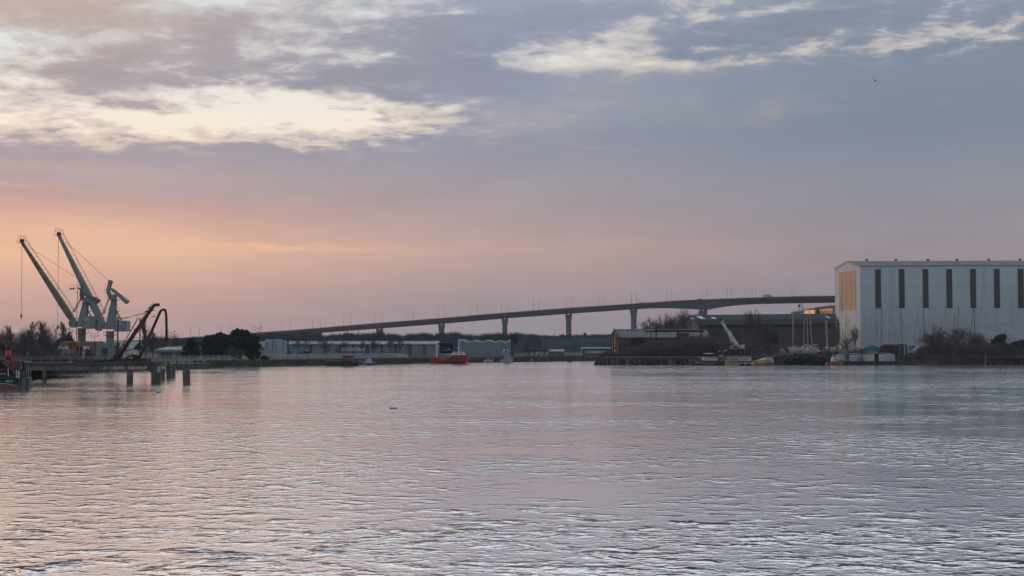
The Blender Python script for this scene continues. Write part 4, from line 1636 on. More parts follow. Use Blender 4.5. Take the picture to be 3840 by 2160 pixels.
# ---------------------------------------------------------------- trees on the left bank
TREES_L = [
	("bare spreading tree cut by the left edge, behind the funnel", 8, 1352, 300, 1213, "round", 1, .9),
	("tall bare tree with narrow top above the red funnel", 40, 1354, 296, 1214, "poplar", 2, 1.4),
	("thin bare tree right of the funnel, second from the frame edge", 78, 1354, 290, 1236, "sparse", 3, .8),
	("tallest bare poplar of the left clump, feathery top", 112, 1352, 305, 1199, "poplar", 4, 1.5),
	("twin of the tallest poplar, slightly lower and to its right", 138, 1352, 308, 1197, "poplar", 2, 1.4),
	("branchy bare tree with pollarded limbs in front of the poplars", 95, 1356, 285, 1220, "sparse", 5, .8),
	("wide bare tree with upswept limbs left of the hanging hook", 165, 1355, 290, 1205, "sparse", 6, .85),
	("round twiggy tree at the right end of the left clump", 192, 1355, 296, 1212, "round", 7, .8),
	("dense bare tree between the red funnel and the frame edge", 28, 1356, 284, 1232, "round", 3, 1.1),
	("twiggy tree in front of the tallest poplar of the clump", 118, 1357, 282, 1238, "round", 4, 1.1),
	("twiggy tree in front of the upswept-limbed one, nearer the crane", 175, 1357, 283, 1240, "round", 6, 1.1),
	("low dense tree at the foot of the scaffold's left leg", 214, 1357, 284, 1286, "round", 2, 1.4),
	("dense tree with fanned limbs just left of the poplar twins", 90, 1357, 283, 1226, "round", 9, 1.0),
	("lower bare tree filling the gap behind the barge", 60, 1358, 275, 1262, "round", 8, 1.1),
	("dense twiggy bush-like tree behind the jetty rail", 130, 1360, 270, 1272, "round", 9, 1.3),
	("dense dark twiggy tree beside the hopper scaffold", 195, 1358, 280, 1268, "round", 1, 1.2),
	("leaning bare shrub overhanging the jetty rail near the scaffold", 225, 1362, 268, 1308, "shrub", 2, 1.3),
	("bare shrub on the waterline behind the barge funnel", 20, 1372, 262, 1290, "shrub", 3, 1.1),
	("bare shrub on the waterline at the foot of the poplars", 160, 1370, 268, 1300, "shrub", 4, 1.2),
	("distant narrow poplar seen between the two hoist ropes", 245, 1338, 480, 1204, "poplar", 1, 1.7),
	("smaller distant poplar right behind the narrow one", 262, 1338, 485, 1236, "poplar", 3, 1.4),
	("tall bare poplar behind the pipe booms", 546, 1340, 470, 1183, "poplar", 5, 1.6),
	("shorter bare poplar right of the boom poplar", 571, 1340, 475, 1239, "poplar", 4, 1.9),
	("low bare tree between the poplars and the forked lamp post", 606, 1338, 560, 1270, "round", 3, 1.2),
	("bare tree with open crown by the forked lamp post", 660, 1334, 600, 1252, "round", 5, 1.0),
	("low bare tree behind the grey crane column", 440, 1336, 560, 1262, "round", 2, .9),
	("round purple-brown bare shrub in front of the big pines", 880, 1347, 404, 1283, "shrub", 5, 1.25),
]
for lb, x, yb, d, t, k, sd, wd in TREES_L:
	bare_tree(lb, x, max(yb, gz(LZ, d)), d, t, k, sd, wd, "bare trees on the left bank")
leafy("evergreen_shrub", "low dark evergreen below the distant poplar, left of the scaffold", 238, 1340, 470,
	  [(232, 1285, 22, 18), (255, 1278, 20, 22), (215, 1292, 14, 12)], FIR, 2600, .5, seed=4)
leafy("ivy_tree", "dark ivy-clad tree at the left frame edge behind the barge", 6, 1352, 288,
	  [(0, 1310, 18, 30), (12, 1330, 16, 24), (-20, 1300, 22, 30)], IVY, 3800, .28, seed=5)

# pines
leafy("pine_tree", "small dark pine with a ragged pointed top, leftmost of the pines", 715, 1345, 405,
	  [(714, 1282, 16, 15), (722, 1295, 26, 16), (706, 1308, 26, 16), (725, 1318, 30, 18), (708, 1330, 32, 14), (735, 1332, 16, 10)], FIR, 9000, .34, "dark pines on the left bank", seed=1)
leafy("pine_tree", "broad dark pine between the small pine and the tallest one", 810, 1345, 408,
	  [(800, 1275, 34, 20), (825, 1262, 26, 16), (785, 1270, 22, 15), (775, 1295, 20, 26), (815, 1300, 44, 30), (790, 1322, 36, 22), (840, 1325, 36, 24), (845, 1280, 26, 24)], FIR, 17000, .36, "dark pines on the left bank", seed=2)
leafy("pine_tree", "tallest dark pine with a domed crown, overlapping the bridge", 900, 1345, 412,
	  [(895, 1250, 30, 18), (912, 1254, 26, 18), (880, 1262, 24, 18), (928, 1264, 18, 16), (900, 1280, 46, 26), (890, 1305, 40, 24), (925, 1310, 26, 26)], FIR, 16000, .36, "dark pines on the left bank", seed=3)
leafy("pine_tree", "ragged dark pine at the right end of the pines, beside the pale tanks", 955, 1345, 410,
	  [(950, 1268, 22, 12), (962, 1272, 14, 12), (945, 1285, 28, 12), (962, 1297, 20, 12), (948, 1312, 22, 14), (958, 1328, 22, 13), (950, 1338, 24, 9)], FIR, 9000, .34, "dark pines on the left bank", seed=6)
leafy("low_hedge", "small dark hedge at the foot of the tank building", 995, 1349, 430, [(990, 1342, 14, 7), (1000, 1344, 10, 5)], IVY, 900, .3, None, "hedge", 8, trunk=False)

# signs and lamps on the bank
for x, col, wd, lb in ((873, WHITE, .28, "small white board on a post, first sign left of the shrub"), (883, mat("green_board", (.10, .28, .12), .6, .2, 1.0), .3, "small green board on a post beside the white one"),
					   (915, WHITE, .85, "wide white board on a post right of the purple shrub"), (956, ORANGE, .26, "small orange board on a post under the right-hand pine")):
	d = 399.0 + (x - 870) * .05
	o = thing("sign_post", lb, "sign", gp(x, d), 0, "sign boards on the grass bank")
	m = MB()
	m.tube((0, 0, 0), (0, 0, 1.0), .035, n=6)
	m.build("post", STEEL, o)
	m = MB()
	m.box(-wd / 2 * 1.3, wd / 2 * 1.3, -.05, -.02, .72, 1.05)
	m.build("board", col, o)
for x, d, lb in ((865, 406, "low street lamp in front of the purple shrub"), (945, 410, "low street lamp in front of the right-hand pines"),
				 (1107, 455, "low street lamp in front of the scrap heap"), (1150, 458, "low street lamp right of the scrap heap")):
	o = thing("street_lamp", lb, "street lamp", gp(x, d), 0, "low lamps along the bank road")
	m = MB()
	m.tube((0, 0, 0), (0, 0, 2.6), .05, .035, 6)
	m.build("post", STEEL, o)
	m = MB()
	m.lathe([(.05, 2.6), (.22, 2.68), (.20, 2.8), (.05, 2.86)], 10)
	m.build("lamp_head", WHITE, o)
o = thing("timber_pole", "bare dark timber pole in front of the pale tanks", "pole", gp(987, 440))
m = MB()
m.tube((0, 0, 0), (0, 0, 4.2), .11, .08, 7)
m.build("post", TIMBER, o)
m = MB()
m.box(-.3, .3, -.14, -.1, 3.5, 3.6)
m.build("crossbar", TIMBER, o)


# ---------------------------------------------------------------- tanks, scrap yard, warehouses
def tanks():
	d = 480.0
	a = PX(1015, gz(LZ, d), d)
	o = thing("tank_building", "pale grey tank store with ribbed round tanks over a plain wall, right of the pines", "building", a.loc)
	m = MB()
	m.box(a.q(962, 0)[0], a.q(1048, 0)[0], 0, 16, 0, a.q(0, 1315)[1])
	m.build("wall", mat("lilac_grey_render", (0.33, 0.34, 0.38), .85, .1, .5, streak=.2), o)
	tm = mat("tank_sheet", (0.34, 0.39, 0.42), .5, .1, .5, ribs=("x", .5, .3), streak=.2)
	z0, z1 = a.q(0, 1315)[1] + .003, a.q(0, 1275)[1]
	for x, r, yy in ((998, 13, 5), (1019, 12.5, 6), (1037, 12.5, 5.5), (1053, 10, 7)):
		m = MB()
		w = r * a.s
		top = z1 - (.0 if x < 1050 else .4)
		m.lathe([(w, z0), (w, top), (w * .6, top + .12)], 24, (a.q(x, 0)[0], yy, 0))
		m.build("tank", tm, o)
	m = MB()
	m.path([(a.q(988, 0)[0], 3.5, z1 + .5), (a.q(1047, 0)[0], 4.5, z1 + .5)], .05, 4)
	for x in (990, 1005, 1020, 1035, 1046):
		m.tube((a.q(x, 0)[0], 4, z1), (a.q(x, 0)[0], 4, z1 + .5), .04, n=4)
	m.build("roof_rail", STEEL, o)
	m = MB()
	m.box(a.q(972, 0)[0], a.q(988, 0)[0], -.5, 8, a.q(0, 1304)[1], a.q(0, 1280)[1])
	m.build("white_block", mat("pale_block", (0.45, 0.52, 0.56), .7, .1, .5), o)
	m = MB()
	m.box(a.q(1000, 0)[0], a.q(1018, 0)[0], -.3, 0, a.q(0, 1300)[1] - 3, a.q(0, 1300)[1] - 2.9)
	m.box(a.q(991, 0)[0], a.q(996, 0)[0], -.04, -.003, a.q(0, 1310.5)[1], a.q(0, 1309)[1])
	m.build("trim", WHITE, o)


tanks()

d = 500.0
a = PX(1075, gz(LZ, d), d)
o = thing("scrap_loader", "dull red scrap loader with a bent arm above the fence", "loader crane", a.loc)
m = MB()
m.beam(a.p(1062, 1281), a.p(1082, 1281), .5, .42)
m.beam(a.p(1081, 1280), a.p(1075, 1305), .5, .40)
m.build("arm", DRED, o)
m = MB()
m.box(a.q(1066, 0)[0], a.q(1083, 0)[0], -1, 1.2, 1.2, a.q(0, 1304)[1])
m.build("cab", RUST, o)
m = MB()
m.box(a.q(1062, 0)[0], a.q(1086, 0)[0], -1.2, 1.4, 0, 1.2)
m.build("undercarriage", BLACK, o)
m = MB()
m.prism(a.poly([(1058, 1306), (1062, 1297), (1068, 1303), (1074, 1310), (1062, 1312)]), -.5, .7)
m.build("grab", RUST, o)
a = PX(1095, gz(LZ, 496), 496.0)
m = MB()
rs = random.Random(4)
for _ in range(170):
	x, t = rs.uniform(1052, 1128), rs.random()
	q = a.p(x, 0, rs.uniform(-2, 3))
	q.z = rs.uniform(0, 1) ** 1.5 * (2.2 + 1.4 * sin((x - 1052) / 12.0))
	e = q + Vector((rs.uniform(-.8, .8), rs.uniform(-.5, .5), rs.uniform(-.4, .5)))
	m.beam(q, e, rs.uniform(.1, .5), rs.uniform(.1, .4))
o = m.build("scrap_heap", mat("mixed_scrap", (0.09, 0.06, 0.055), .85, .6, .4, tint=(.16, .17, .19)))
o.location = a.loc
tag(o, "heap of rusty scrap metal left of the pale blue container", "scrap heap")
a = PX(1122, gz(LZ, 500), 500.0)
o = thing("shipping_container", "pale blue container standing behind the panel fence", "container", a.loc)
m = MB()
m.box(a.q(1112, 0)[0], a.q(1131, 0)[0], 0, 2.4, 0, a.q(0, 1305)[1])
m.build("box", LBLUE, o)
m = MB()
for x in (1116, 1121.5, 1127):
	m.box(a.q(x, 0)[0] - .05, a.q(x, 0)[0] + .05, -.07, -.003, .2, a.q(0, 1307)[1])
m.build("door_bar", BLUE, o)
a = PX(1148, gz(LZ, 500), 500.0)
m = MB()
for _ in range(120):
	x = rs.uniform(1132, 1166)
	q = a.p(x, 0, rs.uniform(-1, 3))
	q.z = rs.uniform(0, 1) * (2.8 - abs(x - 1145) / 12)
	e = q + Vector((rs.uniform(-1, 1), rs.uniform(-.5, .5), rs.uniform(-.3, .4)))
	m.beam(q, e, rs.uniform(.2, .5), rs.uniform(.1, .4))
o = m.build("crushed_car_heap", mat("crushed_cars", (0.03, 0.035, 0.045), .5, .7, .5, tint=(.10, .10, .12)))
o.location = a.loc
tag(o, "dark heap of crushed cars right of the pale blue container", "scrap heap")


def long_warehouse():
	d = 575.0
	a = PX(1357, gz(LZ, d), d)
	o = thing("long_warehouse", "very long grey warehouse with pale roof and dark window strips on the left bank", "warehouse", a.loc)
	x0, x1 = a.q(1064, 0)[0], a.q(1640, 0)[0]
	ze, zr = a.q(0, 1293)[1], a.q(0, 1281)[1]
	m = MB()
	m.box(x0, x1, 0, 30, 0, ze)
	m.build("wall", mat("warehouse_grey_sheet", (0.25, 0.27, 0.30), .7, .12, .3, streak=.12, ribs=("x", .7, .25)), o)
	m = MB()
	m.prismx([(-.5, ze + .003), (15, zr), (30.5, ze + .003), (30.5, ze + .25), (15, zr + .3), (-.5, ze + .25)], x0 - .3, x1 + .0)
	rf = m.build("roof", ROOFP, o)
	m = MB()
	for x in (1085, 1118, 1212, 1262, 1330, 1376, 1420, 1470, 1530, 1580, 1628):
		t = .35 + (x % 5) * .06
		q = a.q(x, 0)[0]
		z = ze + .27 + (zr - ze) * t
		m = MB()
		m.quad((q, 15 * t - .8, z), (q + 1.5, 15 * t - .8, z), (q + 2.4, 15 * t + 1.6, z + (zr - ze) * .16), (q + .9, 15 * t + 1.6, z + (zr - ze) * .16))
		m.build("skylight", mat("skylight_sheet", (.60, .63, .65), .3, .1, 1.0), rf, fixn=False)
	for x in (1166, 1221, 1273.5, 1325.5, 1378.5, 1431, 1484, 1538, 1592):
		m = MB()
		w = 4.6 * a.s
		q = a.q(x, 0)[0]
		m.box(q - w, q + w, -.12, -.003, a.q(0, 1332)[1], a.q(0, 1294)[1])
		f = m.build("window", mat("dark_blue_panel", (0.03, 0.045, 0.085), .6, .2, .6) if x != 1592 else BLUE, o)
		m = MB()
		m.box(q - w * .9, q - w * .15, -.16, -.123, a.q(0, 1331)[1], a.q(0, 1302)[1])
		m.box(q + w * .15, q + w * .9, -.16, -.123, a.q(0, 1331)[1], a.q(0, 1302)[1])
		m.build("pane", GLASS, f)
		m = MB()
		m.box(q - w * .15, q + w * .15, -.2, -.123, a.q(0, 1332)[1], a.q(0, 1302)[1])
		m.build("mullion", mat("pale_mullion", (.30, .33, .36), .6, .1, 1.0), f)
	m = MB()
	m.box(a.q(1282, 0)[0], a.q(1368, 0)[0], -.45, -.25, a.q(0, 1317)[1], a.q(0, 1304.5)[1])
	sg = m.build("sign_board", mat("white_sign_board", (0.50, 0.54, 0.57), .6, .12, .8), o)
	m = MB()                                   # the mark and the blurred line of writing on it
	c = a.q(1313, 1309.5)
	m.prism([(c[0] - .28, c[1]), (c[0], c[1] - .3), (c[0] + .28, c[1]), (c[0], c[1] + .3)], -.49, -.452)
	for i, w in enumerate((.16, .3, .16, .3, .12, .3, .22)):
		xx = a.q(1319 + i * 3.4, 0)[0]
		m.box(xx, xx + w, -.48, -.452, a.q(0, 1311)[1], a.q(0, 1308)[1])
		if i % 2:
			m.box(xx + w + .04, xx + w + .12, -.48, -.452, a.q(0, 1311)[1], a.q(0, 1308)[1])
	m.build("sign_marks", BLACK, sg)


long_warehouse()
TREES_W = [("small bare tree before the scrap heap, left of the blue container", 1113, 1341, 520, 1265, "sparse", 1, 1.0),
		   ("bare tree with open crown right behind the crushed cars", 1153, 1341, 520, 1252, "sparse", 2, 1.1),
		   ("tall bare tree in front of the first dark window strip", 1224, 1341, 520, 1256, "round", 4, 1.1),
		   ("thin young tree left of the warehouse sign board", 1262, 1341, 522, 1300, "sparse", 3, .8),
		   ("bare tree covering the left end of the warehouse sign board", 1290, 1341, 524, 1272, "sparse", 5, 1.2),
		   ("bare tree before the right end of the warehouse sign board", 1360, 1341, 526, 1272, "sparse", 6, 1.0),
		   ("forked bare tree behind the blue workboat", 1396, 1341, 528, 1265, "round", 6, 1.0),
		   ("bare tree with rounded crown left of the white container", 1463, 1341, 530, 1258, "sparse", 4, 1.1),
		   ("tallest bare tree of the row, behind the white container", 1500, 1341, 532, 1254, "sparse", 1, 1.3),
		   ("thin bare tree at the right end of the warehouse row", 1538, 1341, 534, 1278, "sparse", 2, 1.1)]
for lb, x, yb, d, t, k, sd, wd in TREES_W:
	bare_tree(lb, x, gz(LZ, d), d, t, k, sd, wd, "bare trees in front of the long warehouse")


def blue_portal():
	d = 590.0
	a = PX(1680, gz(LZ, d), d)
	o = thing("blue_loading_bay", "blue-framed open loading bay between the two grey warehouses", "building", a.loc)
	zt = a.q(0, 1279.5)[1]
	m = MB()
	m.box(a.q(1640.5, 0)[0], a.q(1650, 0)[0], 0, 20, 0, zt)
	m.box(a.q(1698, 0)[0], a.q(1717, 0)[0], 0, 20, 0, zt)
	m.box(a.q(1650, 0)[0] + .003, a.q(1698, 0)[0] - .003, 0, 20, a.q(0, 1287)[1], zt)
	m.build("frame", BLUE, o)
	m = MB()
	m.box(a.q(1650, 0)[0] + .003, a.q(1698, 0)[0] - .003, 16, 19, 0, a.q(0, 1287)[1] - .003)
	m.build("back_wall", mat("bay_dark", (.04, .05, .06), .9, .3, .5), o)
	m = MB()
	m.box(a.q(1648, 0)[0], a.q(1700, 0)[0], -.4, 5, a.q(0, 1315)[1], a.q(0, 1313)[1])
	m.box(a.q(1670, 0)[0], a.q(1671, 0)[0], 1, 1.3, a.q(0, 1313)[1], a.q(0, 1288)[1])
	m.box(a.q(1686, 0)[0], a.q(1687, 0)[0], 1, 1.3, a.q(0, 1313)[1], a.q(0, 1288)[1])
	m.build("floor_slab", STEEL, o)
	for x0, x1, yt, mt in ((1652, 1669, 1304, DRED), (1676, 1685, 1305, CREAM), (1659, 1664, 1299, ORANGE)):
		m = MB()
		z = a.q(0, 1313)[1] + .003 if yt > 1300 else a.q(0, 1304)[1] + .004
		m.box(a.q(x0, 0)[0], a.q(x1, 0)[0], 2, 3.5, z, a.q(0, yt)[1])
		m.build("stacked_crate", mt, o)
	m = MB()
	m.box(a.q(1641, 0)[0], a.q(1702, 0)[0], -8, -.6, 0, a.q(0, 1325)[1])
	an = m.build("annexe", mat("annexe_pale", (.40, .43, .46), .7, .1, .6, streak=.2), o)
	for x in (1646, 1652.5, 1659, 1665.5):
		m = MB()
		m.box(a.q(x, 0)[0], a.q(x + 4.2, 0)[0], -8.06, -8.003, a.q(0, 1336)[1], a.q(0, 1331)[1])
		m.build("window", GLASSG, an)


blue_portal()


def zigzag():
	d = 640.0
	a = PX(1820, gz(LZ, d), d)
	o = thing("sawtooth_warehouse", "grey warehouse with a row of low pale gables and a blue right end", "warehouse", a.loc)
	zv, zp = a.q(0, 1287)[1], a.q(0, 1279)[1]
	pts = [(1716, 1279), (1732, 1279), (1753, 1287), (1778, 1280), (1803, 1287), (1829, 1280), (1855, 1287.5), (1874, 1281), (1893, 1287.5), (1912, 1281), (1915, 1281)]
	m = MB()
	front = [a.q(x, y) for x, y in pts]
	m.prism([(front[0][0], 0)] + front + [(front[-1][0], 0)], 0, 1.0)
	m.build("wall", mat("sawtooth_sheet", (0.24, 0.28, 0.31), .7, .1, .3, streak=.1, ribs=("x", .7, .2)), o)
	m = MB()
	for (x0, y0), (x1, y1) in zip(pts[:-1], pts[1:]):
		p, q = a.q(x0, y0), a.q(x1, y1)
		m.quad((p[0], -.1, p[1] + .03), (q[0], -.1, q[1] + .03), (q[0], 40, q[1] + 1.05), (p[0], 40, p[1] + 1.05))
	m.box(front[0][0], front[-1][0], 1.0, 39, 0, zv - .3)
	m.build("roof", mat("sawtooth_roof", (.10, .118, .115), .8, .15, .4), o, fixn=False)
	m = MB()
	for x in (1738, 1786, 1838):
		p = a.q(x, 1280.5)
		m = MB()
		m.quad((p[0], 6, p[1] + .22), (p[0] + 1.2, 6, p[1] + .2), (p[0] + 1.2, 10, p[1] + .34), (p[0], 10, p[1] + .36))
		m.build("skylight", WHITE, o, fixn=False)
	m = MB()
	m.box(a.q(1915.5, 0)[0], a.q(1928.5, 0)[0], -.3, 30, 0, a.q(0, 1280)[1])
	m.build("blue_end", BLUE, o)


zigzag()


# ---------------------------------------------------------------- far quay, containers, boats on the left bank
def small_pier():
	d = 409.0
	a = PX(1285, gz(0, d), d)
	o = thing("timber_pier", "low dark pier on piles below the red container", "pier", a.loc)
	m = MB()
	zt = a.q(0, 1353)[1]
	m.box(a.q(1218, 0)[0], a.q(1345, 0)[0], 0, 3.0, zt - .18, zt)
	m.build("deck", TIMBER, o)
	m = MB()
	m.box(a.q(1225, 0)[0], a.q(1343, 0)[0], .6, 3.4, -.5, zt - .3)
	m.build("pier_backing", DTIMBER, o)
	for x in (1226, 1236, 1262, 1268, 1274, 1280, 1292, 1297, 1303, 1309, 1318, 1325, 1332, 1338):
		m = MB()
		m.box(a.q(x, 0)[0] - .16, a.q(x, 0)[0] + .16, .1, .45, -.6, zt - .2)
		m.build("pile", DTIMBER, o)
	m = MB()
	m.beam(a.p(1344, 1352, 1.0), a.p(1374, 1364, 1.0), 1.2, .15)
	for t in (0, .33, .66, 1):
		q = a.p(1344, 1352, .5).lerp(a.p(1374, 1364, .5), t)
		m.tube(q, q + Vector((0, 0, 1.0)), .04, n=4)
	m.tube(a.p(1344, 1352, .5) + Vector((0, 0, 1)), a.p(1374, 1364, .5) + Vector((0, 0, 1)), .04, n=4)
	m.build("gangway", STEEL, o)
	m = MB()
	for i in range(11):
		x = 1225 + i * 10
		m.tube(a.p(x, 1353, .1), a.p(x, 1345, .1), .03, n=4)
	m.tube(a.p(1225, 1345, .1), a.p(1325, 1345, .1), .03, n=4)
	m.build("handrail", STEEL, o)


small_pier()
for x0, x1, yt, yb, d, mt, lb, hx in ((1285, 1325.5, 1333.5, 1352.8, 409.4, DRED, "dull red container standing on the low dark pier", .7),
								  (1484, 1527, 1331, 1343, 470, mat("white_container", (.52, .55, .56), .7, .15, .6, streak=.3), "white container on the bank in front of the long warehouse", .5)):
	a = PX((x0 + x1) / 2, yb, d)
	o = thing("shipping_container", lb, "container", a.loc)
	w, h = (x1 - x0) / 2 * a.s, (yb - yt) * a.s
	m = MB()
	m.box(-w, w, 0, 2.4, 0, h)
	m.build("box", mt, o)
	m = MB()
	for i in range(12):
		q = -w + 2 * w * (i + .5) / 12
		m.box(q - .05, q + .05, -.05, -.003, .12, h - .12)
	m.build("rib", mt, o)
	m = MB()
	m.box(w * hx - .04, w * hx + .04, -.09, -.052, h * .3, h * .8)
	m.build("door_bar", WHITE, o)


def hull_loft(m, a, top, L0, L1, beam, keel, rake0=.4, rake1=.2, n=10, full=.5, yc=0.0, sheer=None):
	"""simple boat hull from x=L0 (bow) to x=L1 (stern); top = deck height, keel = lowest z"""
	rings = []
	for i in range(n + 1):
		t = i / n
		x = L0 + (L1 - L0) * t
		w = beam / 2 * (1 - (1 - min(1, t / full)) ** 2.2) * (1 - .18 * max(0, (t - .75) / .25))
		w = max(w, .04)
		z = top + (sheer[0] * (1 - t) ** 2.5 + sheer[1] * t ** 3 if sheer else 0)
		dx = (rake0 * (1 - t) - rake1 * t)
		k = 1.0 if t > .08 else .4
		rings.append([(x, yc - w, z), (x + dx * .5, yc - w * .9, z * .45 + keel * .55), (x + dx, yc - w * .45 * k, keel), (x + dx, yc + w * .45 * k, keel),
					  (x + dx * .5, yc + w * .9, z * .45 + keel * .55), (x, yc + w, z)])
	m.loft(rings)
	return m


d = dw(1369)
a = PX(1392, 1369, d)
o = thing("workboat", "small blue workboat with a white wheelhouse at the end of the pier gangway", "boat", a.loc)
m = MB()
hull_loft(m, a, 8 * a.s, a.q(1416, 0)[0], a.q(1370, 0)[0], 3.0, -.4, -.9, -.1, sheer=(.1, .05))
m.build("hull", mat("workboat_blue", (0.03, 0.075, 0.19), .5, .2, 1.0, streak=.2), o)
m = MB()
p, q = a.q(1371, 1361.5), a.q(1394, 1350)
m.prism([(p[0] - .05, p[1]), (q[0] + .2, p[1]), (q[0] - .1, q[1]), (p[0] + .15, q[1])], -1.0, 1.0)
wh = m.build("wheelhouse", WHITE, o)
m = MB()
m.box(p[0], q[0] + .05, -1.15, 1.15, q[1] + .002, q[1] + .12)
m.build("roof", WHITE, wh)
for i in range(5):
	m = MB()
	x = p[0] + .3 + i * .36
	m.box(x, x + .24, -1.03, -1.003, p[1] + .45, p[1] + .75)
	m.build("window", GLASS, wh)
m = MB()
for x, y in ((1380, 1338), (1384.5, 1339)):
	m.tube(a.p(x, 1350, 0), a.p(x, y, 0), .05)
m.box(a.q(1378, 0)[0], a.q(1386, 0)[0], -.3, .3, a.q(0, 1341)[1], a.q(0, 1339.5)[1])
m.build("mast", WHITE, o)
m = MB()
p, q = a.q(1403, 1363), a.q(1409, 1357)
m.box(p[0], q[0], -.5, .5, p[1], q[1])
m.build("winch_box", STEEL, o)


def tanker():
	d = 466.0
	a = PX(1690, 1361.8, d)
	o = thing("coaster_ship", "red coaster ship with two white masts moored at the left bank", "ship", a.loc)
	m = MB()
	st = [(1610, 1337, 1350, .05), (1616, 1337.2, 1361.8, .9), (1628, 1338, 1363, 1.9), (1650, 1340.2, 1363, 2.4), (1668, 1342.5, 1363, 2.6),
		  (1676, 1349, 1363, 2.6), (1700, 1350, 1363, 2.6), (1730, 1349, 1363, 2.6), (1734, 1340.5, 1363, 2.5), (1752, 1340, 1363, 2.2), (1764, 1339.5, 1352, 1.6)]
	rings = []
	for x, yt, yb, w in st:
		p, q = a.q(x, yt), a.q(x, yb)
		lo = max(q[1], -.4)
		rings.append([(p[0], -w, p[1]), (p[0] + (.25 if x < 1640 else (-.3 if x > 1745 else 0)), -w * .92, (p[1] + lo) / 2), (p[0] + (.55 if x < 1640 else (-.6 if x > 1745 else 0)), -w * .6, lo),
					  (p[0] + (.55 if x < 1640 else (-.6 if x > 1745 else 0)), w * .6, lo), (p[0] + (.25 if x < 1640 else (-.3 if x > 1745 else 0)), w * .92, (p[1] + lo) / 2), (p[0], w, p[1])])
	m.loft(rings)
	m.build("hull", mat("ship_red", (0.34, 0.040, 0.038), .55, .3, .6, streak=.5), o)
	m = MB()
	m.prism(a.poly([(1692, 1350), (1693, 1331.5), (1756, 1331.5), (1753, 1339), (1735, 1341), (1733, 1350)]), -1.9, 1.9)
	ss = m.build("superstructure", mat("ship_red_house", (0.28, 0.040, 0.04), .6, .25, .8, streak=.3), o)
	m = MB()
	m.prism(a.poly([(1693, 1331.3), (1694, 1326), (1701, 1319.5), (1738, 1319.5), (1745, 1331.3)]), -1.8, 1.8)
	wh = m.build("wheelhouse", WHITE, o)
	for i in range(6):
		m = MB()
		x = 1702.5 + i * 3.3
		p, q = a.q(x, 1326.5), a.q(x + 2, 1322.5)
		m.box(p[0], q[0], -1.84, -1.803, p[1], q[1])
		m.build("window", GLASS, wh)
	for i in range(3):
		m = MB()
		x = 1725 + i * 4.5
		p, q = a.q(x, 1327), a.q(x + 3, 1322)
		m.box(p[0], q[0], -1.84, -1.803, p[1], q[1])
		m.build("window", GLASSG, wh)
	m = MB()
	m.tube(a.p(1637.5, 1338), a.p(1638.5, 1285), .20, .11, 8)
	m.box(a.q(1633, 0)[0], a.q(1649, 0)[0], -.12, .12, a.q(0, 1296.5)[1], a.q(0, 1294.5)[1])
	m.build("foremast", WHITE, o)
	m = MB()
	m.loft([[(a.q(1718, 0)[0], -.3, a.q(0, 1319)[1]), (a.q(1722, 0)[0], -.3, a.q(0, 1319)[1]), (a.q(1722, 0)[0], .3, a.q(0, 1319)[1]), (a.q(1718, 0)[0], .3, a.q(0, 1319)[1])],
			[(a.q(1720, 0)[0], -.2, a.q(0, 1273)[1]), (a.q(1722.5, 0)[0], -.2, a.q(0, 1273)[1]), (a.q(1722.5, 0)[0], .2, a.q(0, 1273)[1]), (a.q(1720, 0)[0], .2, a.q(0, 1273)[1])]])
	m.tube(a.p(1721.5, 1273), a.p(1722, 1267), .08)
	m.box(a.q(1713, 0)[0], a.q(1720, 0)[0], -.3, .3, a.q(0, 1307)[1], a.q(0, 1304)[1])
	m.tube(a.p(1721, 1276), a.p(1728, 1274.5), .06)
	m.build("aftmast", WHITE, o)
	m = MB()
	for y in (1343.5, 1346.5):
		m.path([a.p(1672, y, -2.55), a.p(1733, y - .5, -2.55)], .05, 4)
	for i in range(12):
		x = 1674 + i * 5
		m.tube(a.p(x, 1350, -2.55), a.p(x, 1343.5, -2.55), .04, n=4)
	for i in range(8):
		x = 1676 + i * 6
		m.box(a.q(x, 0)[0], a.q(x + 3.5, 0)[0], -1.2, 1.2, a.q(0, 1349.5)[1], a.q(0, 1344.5 + (i % 3))[1])
	m.build("deck_pipework", RUST, o)
	m = MB()
	for y in (1354, 1358.5):
		m.path([a.p(1664, y, -2.5), a.p(1700, y - .6, -2.62), a.p(1748, y - 1.2, -2.3)], .08, 5)
	m.build("rubbing_strake", BLACK, o)
	m = MB()
	m.lathe([(.32, 0), (.32, .05)], 12)
	an = m.build("anchor_pocket", BLACK, o)
	an.location = a.p(1633, 1351, -2.02)
	an.rotation_euler = (pi / 2, 0, -.1)


tanker()


